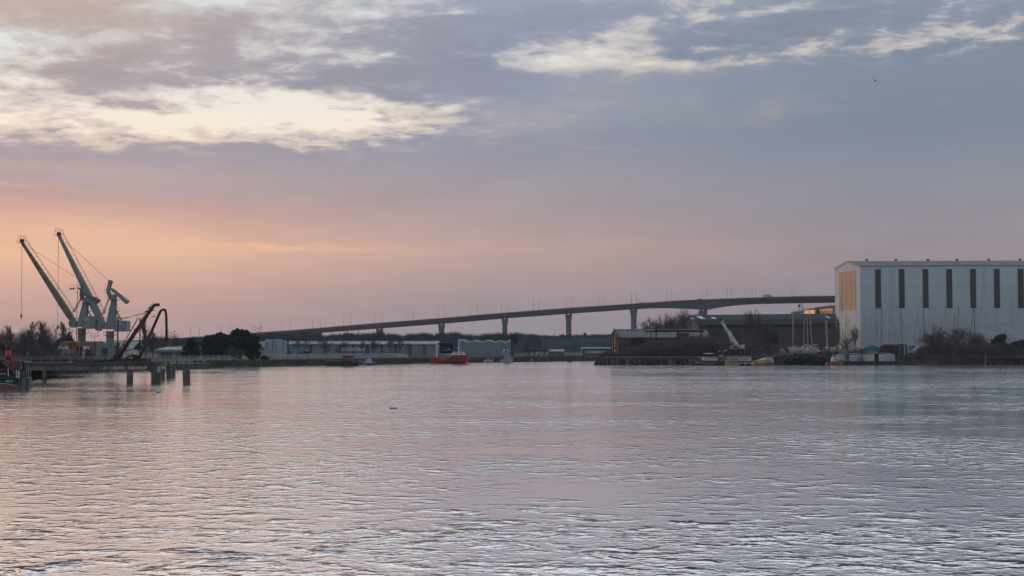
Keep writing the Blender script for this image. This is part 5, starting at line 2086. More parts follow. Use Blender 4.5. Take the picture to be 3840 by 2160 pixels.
def navy(label, x0, x1, ytop, wl, d, big):
	a = PX((x0 + x1) / 2, wl, d)
	o = thing("patrol_boat" if big else "launch", label, "boat", a.loc)
	gm = mat("boat_pale_grey", (0.34, 0.35, 0.34), .6, .25, .6, streak=.5)
	m = MB()
	hull_loft(m, a, (9 if big else 7) * a.s, a.q(x1, 0)[0], a.q(x0, 0)[0], 4, -.4, -1.0, .2, sheer=(.5, .2))
	m.build("hull", gm, o)
	rnd = random.Random(x0)
	if big:
		lev = [(1889, 1918, 1349, 1340), (1891, 1915, 1340, 1331), (1896, 1912, 1331, 1322), (1899, 1908, 1322, 1313)]
		for xx0, xx1, y0, y1 in lev:
			m = MB()
			p, q = a.q(xx0, y0), a.q(xx1, y1)
			m.box(p[0], q[0], -1.3, 1.3, p[1] + .003, q[1])
			dk = m.build("deckhouse", gm, o)
			m = MB()
			n = 4
			for i in range(n):
				xx = p[0] + (q[0] - p[0]) * (i + .3) / n
				m.box(xx, xx + (q[0] - p[0]) / n * .45, -1.35, -1.303, p[1] + .25, q[1] - .2)
			m.build("window", GLASS, dk)
		m = MB()
		m.tube(a.p(1895.5, 1322), a.p(1895.5, 1298), .08)
		m.tube(a.p(1892, 1316), a.p(1899, 1316), .06)
		m.build("mast", BLACK, o)
		for x in (1890, 1905):
			m = MB()
			m.lathe([(.1, 0), (.42, .15), (.45, .5), (.25, .7)], 10, tuple(a.p(x, 1319)))
			m.tube(a.p(x, 1332), a.p(x, 1319), .06)
			m.build("radar_dome", WHITE, o)
		m = MB()
		m.beam(a.p(1893, 1323), a.p(1900, 1319), .6, .35)
		m.build("funnel", BLACK, o)
		m = MB()
		m.tube(a.p(1919, 1350), a.p(1927, 1341), .10)
		m.tube(a.p(1881, 1354), a.p(1885, 1345), .08)
		m.build("derrick", gm, o)
	else:
		m = MB()
		p, q = a.q(1826, 1352), a.q(1834, 1342)
		m.box(p[0], q[0], -.9, .9, p[1], q[1])
		wh = m.build("wheelhouse", gm, o)
		m = MB()
		m.box(p[0] + .2, q[0] - .2, -.94, -.903, p[1] + .5, q[1] - .2)
		m.build("window", GLASS, wh)
		m = MB()
		for i in range(9):
			x = 1836 + i * 1.8
			m.tube(a.p(x, 1354), a.p(x + rnd.uniform(-1, 1), rnd.uniform(1329, 1348)), .05, n=4)
		m.tube(a.p(1818, 1350), a.p(1850, 1350), .05)
		m.build("deck_gear", STEEL, o)


navy("pale grey patrol boat with stacked deckhouses, moored right of the red ship", 1878, 1927, 1298, 1359.3, dw(1359.3) - 1, True)
navy("small grey launch tied up left of the patrol boat", 1814, 1852, 1330, 1360, dw(1360) - 1, False)

# open shed, shop and walls at the far bend
d = 560.0
a = PX(2018, gz(LZ, d), d)
o = thing("open_shed", "long open shed on thin posts by the far bank", "shed", a.loc)
m = MB()
m.box(a.q(1972, 0)[0], a.q(2064, 0)[0], 0, 5, a.q(0, 1315)[1], a.q(0, 1311.5)[1])
m.build("roof", mat("shed_rust", (.07, .05, .05), .8, .3, 1.0), o)
for x in (1974, 1985, 2004, 2022, 2041, 2060):
	for yy in (.3, 4.6):
		m = MB()
		m.box(a.q(x, 0)[0] - .12, a.q(x, 0)[0] + .12, yy, yy + .24, 0, a.q(0, 1315)[1] - .003)
		m.build("post", RUST, o)
m = MB()
m.box(a.q(2012, 0)[0], a.q(2020, 0)[0], -.2, -.05, a.q(0, 1329)[1], a.q(0, 1319)[1])
m.build("notice", CREAM, o)
d = 600.0
a = PX(2088, gz(LZ, d), d)
o = thing("low_depot", "low grey-green depot behind the bridge pier", "building", a.loc)
m = MB()
m.box(a.q(2058, 0)[0], a.q(2116, 0)[0], 0, 10, 0, a.q(0, 1318)[1])
m.build("wall", mat("depot_green", (.15, .19, .19), .8, .2, .5), o)
m = MB()
m.prismx([(-.5, a.q(0, 1318)[1]), (5, a.q(0, 1310)[1]), (10.5, a.q(0, 1318)[1])], a.q(2057, 0)[0], a.q(2117, 0)[0])
m.build("roof", mat("depot_roof", (.26, .29, .29), .8, .15, .5), o)
d = 585.0
a = PX(2245, gz(LZ, d), d)
o = thing("shop_building", "low dark store with pale roof and long white sign board, left of the brick gable", "shop", a.loc)
m = MB()
m.box(a.q(2184, 0)[0], a.q(2330, 0)[0], 0, 14, 0, a.q(0, 1308.5)[1])
m.build("wall", mat("store_dark_green", (.11, .15, .16), .8, .15, .5), o)
m = MB()
m.prismx([(-.6, a.q(0, 1308.5)[1] + .003), (-.6, a.q(0, 1308.5)[1] + .2), (7, a.q(0, 1302)[1]), (14.6, a.q(0, 1308.5)[1] + .2), (14.6, a.q(0, 1308.5)[1] + .003)], a.q(2182, 0)[0], a.q(2332, 0)[0])
m.build("roof", ROOFP, o)
m = MB()
m.box(a.q(2194.5, 0)[0], a.q(2273.5, 0)[0], -.25, -.1, a.q(0, 1324.5)[1], a.q(0, 1315.5)[1])
sg = m.build("sign_board", mat("pale_sign_board", (.52, .55, .60), .6, .08, .8), o)
m = MB()
c = a.p(2200.5, 1320, -.3)
for k in range(16):
	an0, an1 = k * pi / 8, (k + 1) * pi / 8
	m.beam(c + Vector((cos(an0) * .27, 0, sin(an0) * .27)), c + Vector((cos(an1) * .27, 0, sin(an1) * .27)), .05, .13)
m.build("red_ring", DRED, sg)
m = MB()
for i in range(19):                            # line of print too small to read
	x = 2206 + i * 1.9
	m.box(a.q(x, 0)[0], a.q(x + 1.2, 0)[0], -.27, -.252, a.q(0, 1319.6)[1], a.q(0, 1317.6)[1])
for i in range(5):
	x = 2249 + i * 4.5
	m.box(a.q(x, 0)[0], a.q(x + 2.2, 0)[0], -.27, -.252, a.q(0, 1320)[1], a.q(0, 1317.2)[1])
m.box(a.q(2246, 0)[0], a.q(2246.4, 0)[0], -.27, -.252, a.q(0, 1323)[1], a.q(0, 1316)[1])
m.build("sign_marks", mat("faded_print", (.12, .12, .16), .7, .3, 2.0, tint=(.2, .09, .1)), sg)
a = PX(2169, gz(LZ, 562), 562)
o = thing("shipping_container", "pale blue container low on the far bank below the store sign", "container", a.loc)
m = MB()
m.box(a.q(2157, 0)[0], a.q(2182, 0)[0], 0, 2.2, 0, a.q(0, 1331)[1])
m.build("box", LBLUE, o)
m = MB()
for i in range(9):
	x = a.q(2159 + i * 2.6, 0)[0]
	m.box(x, x + .06, -.05, -.003, .05, a.q(0, 1331.5)[1])
m.build("rib", LBLUE, o)
# far quay wall of dark planks at the bend
m = MB()
b0 = Vector((-9.5, 482, 0))
pl = [(-18, 484.5), (3.8, 514), (32.5, 558), (44, 571)]
for (x0, y0), (x1, y1) in zip(pl[:-1], pl[1:]):
	n = int(sqrt((x1 - x0) ** 2 + (y1 - y0) ** 2) / 1.2)
	for i in range(n):
		p0 = Vector((x0 + (x1 - x0) * i / n - b0.x, y0 + (y1 - y0) * i / n - b0.y, .45))
		p1 = Vector((x0 + (x1 - x0) * (i + .96) / n - b0.x, y0 + (y1 - y0) * (i + .96) / n - b0.y, .45))
		m.beam(p0, p1, .35, 1.9)
o = m.build("plank_quay", mat("dark_brown_quay", (.055, .04, .042), .9, .4, .6, streak=.5))
o.location = b0
tag(o, "dark plank quay along the far bend behind the patrol boat", "quay wall")
for x, lb in ((1982, "larger pink-red tyre fender on the far dark quay"), (2010, "left one of the small pink fenders right of the larger one"), (2042, "middle small pink fender on the far dark quay"), (2074, "rightmost small pink fender on the far dark quay")):
	w_ = W(x, 1349, 505 + (x - 1982) * .27)
	m = MB()
	r_ = .32 if x == 1982 else .2
	m.lathe([(r_ * .6, -r_), (r_, -r_ * .5), (r_, r_ * .5), (r_ * .6, r_)], 10)
	o = m.build("fender_buoy", mat("pink_buoy", (.5, .13, .16), .6, .2, 2.0))
	o.location = (w_.x + 1.2, w_.y - 1.3, .75)
	tag(o, lb, "fender", "pink fenders on the far quay")
d = dw(1359.2)
a = PX(2136, 1359, d)
o = thing("skiff", "low dark grey skiff drifting in mid river before the far bank", "boat", a.loc)
m = MB()
hull_loft(m, a, .28, a.q(2126, 0)[0], a.q(2146, 0)[0], 1.1, -.2, .3, .05, sheer=(.1, .02))
m.build("hull", mat("skiff_grey", (.09, .10, .13), .6, .2, 1.0), o)
m = MB()
m.box(-.3, -.05, -.45, .45, .29, .36)
m.box(.4, .65, -.45, .45, .29, .36)
m.build("thwart", STEEL, o)


# ---------------------------------------------------------------- far woods and hills
def ridge(name, label, d0, d1, prof, mt, seed, kind="structure"):
	"""wooded rise: prof = (px, top row) seen at depth d0, falling away behind to d1"""
	rng = random.Random(seed)
	m = MB()
	rings = []
	pts = []
	for (x0, y0), (x1, y1) in zip(prof[:-1], prof[1:]):
		n = max(1, int((x1 - x0) / 4))
		for i in range(n):
			t = i / n
			pts.append((x0 + (x1 - x0) * t, y0 + (y1 - y0) * t))
	pts.append(prof[-1])
	for x, y in pts:
		f = W(x, gz(LZ, d0), d0)
		zt = W(x, y + rng.uniform(-1.2, 1.4), d0 + 30).z
		r = []
		for k, (yy, zz) in enumerate(((-12, 0), (-6, .5), (6, .85), (30, 1.0), (d1 - d0, .6), (d1 - d0 + 30, 0))):
			j = rng.uniform(-.05, .05) if 0 < k < 4 else 0
			xx = f.x * (1 + yy / d0) + rng.uniform(-1, 1)
			r.append((xx, d0 + yy, LZ - .3 + (zt - LZ) * max(0, zz + j)))
		rings.append(r)
	m.loft(rings, closed=False, caps=False)
	return tag(m.build(name, mt, fixn=False), label, None, None, kind), pts


WOOD = mat("far_winter_wood", (.048, .056, .056), .95, .35, .06, spec=.05, tint=(.03, .04, .04))  # blue of the distant haze put into the wood colour
ridge("hills", "low wooded hill beyond the bridge at the right bend", 1050, 1500, [(1900, 1268), (1960, 1262), (2010, 1263), (2060, 1261), (2150, 1262), (2240, 1259), (2300, 1264), (2380, 1266), (2700, 1268)], WOOD, 1)
ridge("hills", "long low wooded skyline behind the warehouses", 900, 1300, [(900, 1276), (1050, 1274), (1200, 1270), (1300, 1268), (1400, 1274), (1560, 1278), (1650, 1272), (1740, 1268), (1850, 1271), (1960, 1270)], WOOD, 2)
ridge("hills", "faint low woodland behind the portal cranes", 900, 1200, [(-100, 1296), (300, 1294), (560, 1288), (900, 1282)], WOOD, 3)
# twiggy fringe that gives the woods their soft outline
rng = random.Random(9)
mb = MB()
for lo, hi, d, y0, amp, n in ((1900, 2700, 1060, 1263, 4, 2600), (900, 1960, 910, 1273, 8, 6500), (560, 900, 910, 1288, 8, 1200)):
	for _ in range(n):
		x = rng.uniform(lo, hi)
		lump = sin(x * .045) + sin(x * .11 + 2) * .7 + sin(x * .023 + 1)
		y = y0 + rng.uniform(-1, 10) - amp * .4 * lump
		b = W(x, y, d + rng.uniform(-15, 45))
		for _k in range(3):
			L = rng.uniform(.8, 2.6) * amp / 4
			e = b + Vector((rng.uniform(-.8, .8) * L, rng.uniform(-.3, .3), L))
			i = len(mb.v)
			w = rng.uniform(.08, .3)
			mb.v.extend([(b.x - w, b.y, b.z), (b.x + w, b.y, b.z), tuple(e)])
			mb.f.append((i, i + 1, i + 2))
o = mb.build("far_treeline", mat("far_twigs", (.075, .07, .072), .95, .3, .05, spec=.05), fixn=False)
tag(o, "hazy leafless treetops of the far woods", None, None, "stuff")
FAR = [("far bare tree at the left end of the wood, right of the lamp post", 1045, 1262, 700, "round", 1, 1.4), ("far round-headed tree above the scrap loader", 1078, 1252, 720, "round", 2, 1.3),
	   ("far bare tree left of the first bridge pier", 1140, 1250, 720, "round", 3, 1.3), ("far bare tree right of the first bridge pier", 1222, 1257, 740, "round", 4, 1.3),
	   ("far broad bare tree under the left pylons", 1250, 1255, 750, "round", 5, 1.5), ("far dense tree group top, between the pylons and the short pier", 1275, 1258, 750, "round", 6, 1.5),
	   ("far bare tree right of the second bridge pier", 1440, 1266, 740, "round", 7, 1.4), ("far bare tree over the warehouse ridge, right of centre", 1570, 1261, 740, "round", 8, 1.4),
	   ("far wide bare tree left of the third bridge pier", 1633, 1256, 720, "round", 9, 1.4), ("far tall bare tree touching the third bridge pier", 1672, 1250, 720, "round", 1, 1.2),
	   ("far bare tree above the ship's wheelhouse", 1700, 1262, 760, "round", 3, 1.5), ("far bare tree above the sawtooth roof", 1822, 1258, 760, "round", 5, 1.3),
	   ("far narrow poplar left of the fourth bridge pier", 1880, 1253, 800, "poplar", 1, 1.8),
	   ("far bare tree with tall crown left of the open shed", 1983, 1252, 640, "sparse", 2, 1.3), ("far bare tree with wide crown above the open shed", 2020, 1253, 640, "sparse", 4, 1.5)]
for lb, x, t, d, k, sd, wd in FAR:
	bare_tree(lb, x, gz(LZ, d), d, t, k, sd, wd, "far bare trees beyond the warehouses")
leafy("evergreen_tree", "far dark evergreen right of the fourth bridge pier, over the blue end", 1926, gz(LZ, 760), 760, [(1926, 1262, 9, 7), (1922, 1270, 9, 8), (1932, 1274, 12, 9), (1924, 1284, 14, 10)], FIR, 2600, .7, seed=3)
leafy("evergreen_tree", "far dark conifer standing proud of the right-hand hill", 2193, gz(14, 1100), 1100, [(2193, 1254, 4, 4), (2195, 1259, 6, 4)], FIR, 500, .8, seed=4)
leafy("evergreen_tree", "small far conifer on the hill above the store roof", 2228, gz(14, 1100), 1100, [(2228, 1260, 5, 3.5)], FIR, 300, .8, seed=5)
leafy("evergreen_tree", "rightmost small far conifer on the hill beside the brick gable", 2246, gz(14, 1100), 1100, [(2246, 1260, 5, 4)], FIR, 300, .8, seed=6)
for x, t, lb in ((1077, 1238, "far lattice pylon above the scrap loader"), (1276, 1252, "far faint pylon left of the tall ones, half sunk in the trees"), (1304, 1240, "far tall pylon, left one of the pair"), (1344, 1241, "far tall pylon, right one of the pair"), (1389, 1252, "far small pylon left of the second bridge pier")):
	d = 1900.0
	a = PX(x, gz(LZ, d), d)
	h = (a.y0 - t) * a.s
	o = thing("electricity_pylon", lb, "pylon", a.loc, 0, "far electricity pylons")
	m = MB()
	for sx in (-1, 1):
		for sy in (-1, 1):
			m.path([(sx * 2.6, sy * 2.6, 0), (sx * 1.0, sy * 1.0, h * .6), (sx * .35, sy * .35, h)], .22, 4)
	for i in range(7):
		z0, z1 = h * i / 7, h * (i + 1) / 7
		w0 = 2.6 - 2.3 * i / 7
		w1 = 2.6 - 2.3 * (i + 1) / 7
		m.tube((-w0, -w0, z0), (w1, -w1, z1), .12, n=4)
		m.tube((w0, -w0, z0), (-w1, -w1, z1), .12, n=4)
	m.build("lattice", STEEL, o)
	m = MB()
	for zz, w in ((h * .93, 2.6), (h * .8, 3.8), (h * .68, 3.2)):
		m.beam((-w, 0, zz), (w, 0, zz), .3, .35)
	m.build("crossarm", STEEL, o)


# ================================================================ BRIDGE
def interp(tab, x):
	if x <= tab[0][0]:
		t0, t1 = tab[0], tab[1]
	elif x >= tab[-1][0]:
		t0, t1 = tab[-2], tab[-1]
	else:
		for t0, t1 in zip(tab[:-1], tab[1:]):
			if t0[0] <= x <= t1[0]:
				break
	return t0[1] + (t1[1] - t0[1]) * (x - t0[0]) / (t1[0] - t0[0])


TOPT = [(430, 1279.5), (600, 1272.5), (760, 1262.5), (940, 1249), (1100, 1238.5), (1300, 1221.5), (1450, 1209), (1700, 1190), (1800, 1180.5), (2000, 1165), (2200, 1150.5),
		(2400, 1137.5), (2560, 1126.5), (2780, 1117.5), (3000, 1111), (3150, 1109), (3400, 1111)]
BOTT = [(430, 1298), (600, 1292), (760, 1284), (940, 1268), (980, 1264.5), (1200, 1247.5), (1420, 1231), (1660, 1213), (1890, 1193), (2130, 1175.5), (2380, 1158.5), (2440, 1155),
		(2500, 1154), (2560, 1156), (2610, 1158.5), (2632, 1161), (2655, 1161), (2700, 1152), (2730, 1147.5), (2790, 1141.5), (2850, 1138.5), (3000, 1135.5), (3150, 1133.5), (3400, 1134)]


def bdepth(x):
	return 1640.0 - (x - 760.0) * (1640.0 - 1480.0) / (2760.0 - 760.0)


def smooth_tab(tab, x):
	return sum(interp(tab, x + o) * w for o, w in ((-30, .25), (0, .5), (30, .25)))


def bridge():
	b0 = Vector((0, 1550, 0))
	o = thing("viaduct_bridge", "long concrete road viaduct climbing to the right on slender piers, with dull red parapet", "bridge", b0)
	dm = mat("viaduct_concrete", (0.17, 0.165, 0.16), .9, .14, .05, streak=.15)
	bx = list(range(380, 3460, 20))
	gird, steel, edge, road = [], [], [], []
	wdeck = 20.0
	for x in bx:
		d = bdepth(x)
		T = W(x, smooth_tab(TOPT, x), d) - b0
		B = W(x, interp(BOTT, x), d) - b0
		T2 = T + Vector((T.x * 0 + 1.5, wdeck, 0))
		e = 1.9
		ring = [(T.x, T.y, T.z - e), (B.x, B.y + 3.5, B.z), (B.x + 1.5, B.y + wdeck - 3.5, B.z), (T2.x, T2.y, T.z - e)]
		(gird if x <= 2800 else steel).append(ring)
		if x == 2800:
			steel.append(ring)
		edge.append([(T.x, T.y - .15, T.z - e), (T.x, T.y - .3, T.z - .2), (T.x, T.y - .1, T.z), (T.x, T.y + .5, T.z), (T.x, T.y + .5, T.z - e)])
		road.append([(T.x, T.y + .5, T.z - 1.0), (T.x, T.y + .5, T.z - e + .02), (T2.x, T2.y, T.z - e + .02), (T2.x, T2.y, T.z - .9)])
	m = MB()
	m.loft(gird)
	m.build("girder", dm, o)
	m = MB()
	m.loft(steel)
	m.build("steel_span", mat("oxide_red_steel", (0.15, 0.045, 0.06), .7, .15, .08), o)
	m = MB()
	m.loft(edge)
	m.build("parapet", mat("dull_red_parapet", (0.20, 0.045, 0.050), .75, .2, .1), o)
	m = MB()
	m.loft(road)
	m.build("roadway", mat("bridge_asphalt", (0.05, 0.05, 0.052), .9, .2, .1), o)
	m = MB()
	for yy in (-.1, wdeck):
		pts = []
		for x in bx:
			T = W(x, smooth_tab(TOPT, x), bdepth(x)) - b0
			pts.append((T.x, T.y + yy, T.z + .55))
		m.path(pts, .09, 4)
	for x in range(380, 3450, 8):
		T = W(x, smooth_tab(TOPT, x), bdepth(x)) - b0
		m.tube(T + Vector((0, -.1, -.1)), T + Vector((0, -.1, .62)), .10, n=4)
	m.build("guard_rail", STEEL, o)
	for x in (1188, 1420.5, 1654, 1893, 2134, 2379.5, 2642, 960, 740):
		d = bdepth(x)
		by = interp(BOTT, x)
		c = W(x, by, d) - b0
		s = d / F
		w, wt = 9.4 * s, 12.6 * s
		if x == 2642:
			w, wt = 12.6 * s, 14 * s
		zb = LZ - 1.0
		m = MB()
		y0, y1 = 5.5, 15.5
		rings = []
		for ww, zz, yy in ((w * 1.06, zb, 1.0), (w, c.z - 9.0, 0.0), (w, c.z - 8.6, .0), (wt, c.z - .9, 0.0)):
			ch = .8
			rings.append([(c.x - ww + ch, c.y + y0, zz), (c.x + ww - ch, c.y + y0, zz), (c.x + ww, c.y + y0 + ch, zz), (c.x + ww, c.y + y1, zz), (c.x - ww, c.y + y1, zz), (c.x - ww, c.y + y0 + ch, zz)])
		m.loft(rings)
		pr = m.build("pier", dm, o)
		m = MB()
		for sx in (-1, 1):
			m.box(c.x + sx * wt * .62 - 1.0, c.x + sx * wt * .62 + 1.0, c.y + 6.5, c.y + 14, c.z - .9 + .003, c.z + .35)
		m.build("bearing", DCONC, pr)
	return o


bridge()
lamp_x = [(478, 502), (605, 631), (714, 748), (828, 861), (943, 975), (1056, 1088), (1172, 1201), (1287, 1317), (1404, 1433), (1523, 1550), (1642, 1668), (1764, 1789), (1882, 1905),
		  (2001, 2023), (2123, 2144), (2245, 2265), (2368, 2387), (2500, 2516), (2634, 2650), (2728, 2743), (2820.5, 2835), (2964, 2976)]
WHERE = ["far left above the flat workshop", "left above the small pine", "above the broad pine", "left of the domed pine", "behind the forked lamp", "above the tank building", "above the first full pier",
		 "between the first and second full piers", "above the second full pier", "right of the second full pier", "above the third full pier", "right of the third full pier", "above the fourth full pier",
		 "between the fourth and fifth piers", "above the fifth pier", "right of the fifth pier", "above the sixth pier", "left of the dark warehouse gable", "above the pier behind the dark warehouse", "where the red span begins",
		 "beside the white lorry", "left of the white hangar"]
YPOLE = mat("lamp_pole_yellow", (0.30, 0.22, 0.12), .6, .15, .3)
proto = None
for (xa, xb), wh in zip(lamp_x, WHERE):
	for k, x in enumerate((xa, xb)):
		d = bdepth(x)
		T = W(x, smooth_tab(TOPT, x), d + (0 if k == 0 else 19))
		T = W(x, smooth_tab(TOPT, x), d)
		loc = (T.x * (1 if k == 0 else (d + 19) / d), d + (.25 if k == 0 else 19.0), T.z - .2)
		lb = "slim %s lamp post of its bridge pair, %s" % ("left" if k == 0 else "right", wh)
		if proto is None:
			proto = thing("bridge_lamp", lb, "lamp post", loc, 0, "lamp posts along the bridge")
			m = MB()
			m.tube((0, 0, 0), (0, 0, 12.0), .17, .10, 6)
			m.build("pole", YPOLE, proto)
			m = MB()
			m.beam((-.2, 0, 12.05), (1.1, 0, 12.2), .45, .28)
			m.build("lamp_head", STEEL, proto)
			oo = proto
		else:
			oo = copy_tree(proto)
			oo.location = loc
			oo["label"] = lb
		oo.rotation_euler = (0, 0, pi / 2 if k == 0 else -pi / 2)


def vehicle(x, kind, colr, label):
	d = bdepth(x) + 4.0
	T = W(x, smooth_tab(TOPT, x), bdepth(x))
	o = thing({"car": "car", "van": "van", "truck": "lorry"}[kind], label, kind if kind != "truck" else "lorry", (T.x, d, T.z - 1.85), 0, "traffic on the bridge")
	m = MB()
	if kind == "car":
		L, H = 4.3, 1.5
		m.prism([(-2.1, .3), (2.1, .3), (2.15, .8), (1.2, .95), (.6, 1.45), (-1.0, 1.5), (-1.9, 1.0), (-2.15, .9)], -.85, .85)
		wx = (-1.35, 1.35)
	elif kind == "van":
		m.prism([(-2.6, .35), (2.6, .35), (2.6, 1.1), (2.0, 1.3), (1.5, 2.1), (-2.6, 2.15)], -.95, .95)
		wx = (-1.7, 1.7)
	else:
		m.prism([(-4.2, .9), (1.9, .9), (1.9, 3.6), (-4.2, 3.6)], -1.2, 1.2)
		wx = (-3.2, -2.2, 3.0)
	k_ = 1.35
	m.v = [(a_ * 1.1, b_, c_ * k_) for a_, b_, c_ in m.v]
	m.build("body", colr, o)
	m = MB()
	if kind == "truck":
		m.prism([(2.1, .6), (4.2, .6), (4.2, 1.9), (3.7, 3.0), (2.1, 3.1)], -1.15, 1.15)
		m.v = [(a_ * 1.1, b_, c_ * k_) for a_, b_, c_ in m.v]
		m.build("cab", colr, o)
		m = MB()
		m.box(2.9, 4.2, -1.2, -1.17, 2.4, 3.4)
	elif kind == "van":
		m.box(.9, 1.9, -.98, -.955, 1.9, 2.5)
	else:
		m.box(-1.0, .8, -.88, -.855, 1.35, 1.85)
	m.build("window", GLASS, o)
	for w in wx:
		m = MB()
		m.path([(w * 1.1, -.95, .4), (w * 1.1, .95, .4)], .42, 10)
		m.build("axle_wheels", RUBBER, o)


CW = mat("car_white", (.55, .57, .58), .35, .1, 1.0)
CD_ = mat("car_dark", (.03, .035, .04), .35, .2, 1.0)
CG = mat("car_grey", (.16, .17, .18), .35, .2, 1.0)
CR = mat("car_red", (.25, .04, .04), .4, .2, 1.0)
for x, k, c, lb in ((947, "car", CG, "small grey car on the bridge right of the forked lamp post"), (1065, "car", CD_, "dark car on the bridge above the tank building"), (1157, "car", CD_, "dark car left of the first full bridge pier"),
					(1283, "car", CD_, "dark car right of the first full bridge pier"), (1340, "car", CG, "grey car above the left tall pylons"), (1398, "car", CG, "grey car left of the second full pier"),
					(1523, "car", CR, "dull red car midway between the second and third piers"), (1586, "car", CG, "pale grey car in mid viaduct, right of the red car"), (1619, "car", CD_, "dark car just left of the third full pier"),
					(1720, "car", CD_, "dark low car right of the third full pier"), (1820, "car", CD_, "dark car left of the fourth pier, first of two"), (1845, "car", CD_, "dark car left of the fourth pier, taller second of two"),
					(1893, "car", CD_, "black car above the fourth pier"), (1948, "car", CG, "grey car right of the fourth pier"), (2137, "car", CD_, "black car above the fifth pier"), (2178, "car", CG, "grey car right of the fifth pier"),
					(2408, "van", CW, "pale van on the bridge right of the sixth pier"), (2440, "car", CG, "grey car following the pale van"), (2627, "van", CD_, "dark van above the pier behind the dark warehouse"),
					(2846, "car", CD_, "dark car just left of the white lorry"), (2881, "truck", CW, "white box lorry on the red span of the bridge"), (2911, "car", CD_, "dark car just right of the white lorry"),
					(3012, "car", CD_, "dark car on the red span left of the hangar, first of two"), (3033, "car", CD_, "dark car on the red span left of the hangar, second of two")):
	vehicle(x, k, c, lb)


# ================================================================ RIGHT BANK
BRICK = mat("old_red_brick", (0.15, 0.082, 0.062), .9, .35, .8, streak=.4)
DBRICK = mat("dark_brown_brick", (0.135, 0.102, 0.09), .95, .25, .4, streak=.3)
LITBRICK = mat("sunlit_gable_brick", (0.27, 0.20, 0.13), .9, .25, .8, streak=.3)  # gable brick with the evening light put into its tan colour
CORR = mat("weathered_corrugated_roof", (0.135, 0.145, 0.145), .75, .28, .25, ribs=("x", 1.4, .65), streak=.3)
MOSS = mat("mossy_dark_roof", (0.066, 0.074, 0.066), .95, .35, .25, streak=.2)


def gr(px, d, z=RZ):
	v = W(px, gz(z, d), d)
	return (v.x, v.y, z)


# ---- timber wharf
def wharf():
	d = 431.0
	a = PX(2420, gz(0, d), d)
	o = thing("timber_wharf", "derelict dark timber wharf with slanting braces along the right bank", "wharf", a.loc)
	zt = a.q(0, 1341)[1]
	x0, x1 = a.q(2236, 0)[0], a.q(2618, 0)[0]
	m = MB()
	m.box(x0, x1, -.35, 6.0, zt - .45, zt)
	m.box(x0, x1, -.45, -.36, zt - .9, zt - .5)
	m.box(x0 + 3, x1, 2.2, 2.5, -.5, zt - .46)
	m.build("deck", DTIMBER, o)
	rs = random.Random(21)
	x = 2236.5
	n = 0
	while x < 2616:
		q = a.q(x, 0)[0]
		w = rs.uniform(.12, .24)
		y = rs.choice([-.75, -.7, .2, .9]) if n > 3 else -.2
		m = MB()
		ln = rs.uniform(-.06, .06)
		top = zt - .46 if n else zt + .75
		m.loft([[(q - w + ln, y, -.8), (q + w + ln, y, -.8), (q + w + ln, y + .3, -.8), (q - w + ln, y + .3, -.8)],
				[(q - w, y, top), (q + w, y, top), (q + w, y + .3, top), (q - w, y + .3, top)]])
		m.build("pile", TIMBER if rs.random() < .5 else DTIMBER, o)
		x += rs.uniform(3.6, 7.5)
		n += 1
	for xa, ya, xb, yb in ((2240, 1347, 2250, 1366), (2259, 1345, 2268, 1366), (2297, 1347, 2307, 1366), (2316, 1347, 2328, 1366), (2362, 1344, 2390, 1364), (2408, 1345, 2430, 1366),
						   (2507, 1345, 2532, 1367), (2551, 1344, 2580, 1367), (2605, 1345, 2588, 1366)):
		m = MB()
		m.beam(a.p(xa, ya, -.5), a.p(xb, yb, -.5), .14, .26)
		m.build("brace", TIMBER, o)
	m = MB()
	for x, h in ((2247, 4), (2262, 2.5), (2355, 2), (2448, 5), (2520, 2)):
		m.box(a.q(x, 0)[0] - .3, a.q(x, 0)[0] + .3, 0, .6, zt + .003, zt + h * a.s)
	m.build("broken_stub", CONC, o)
	return o


wharf()


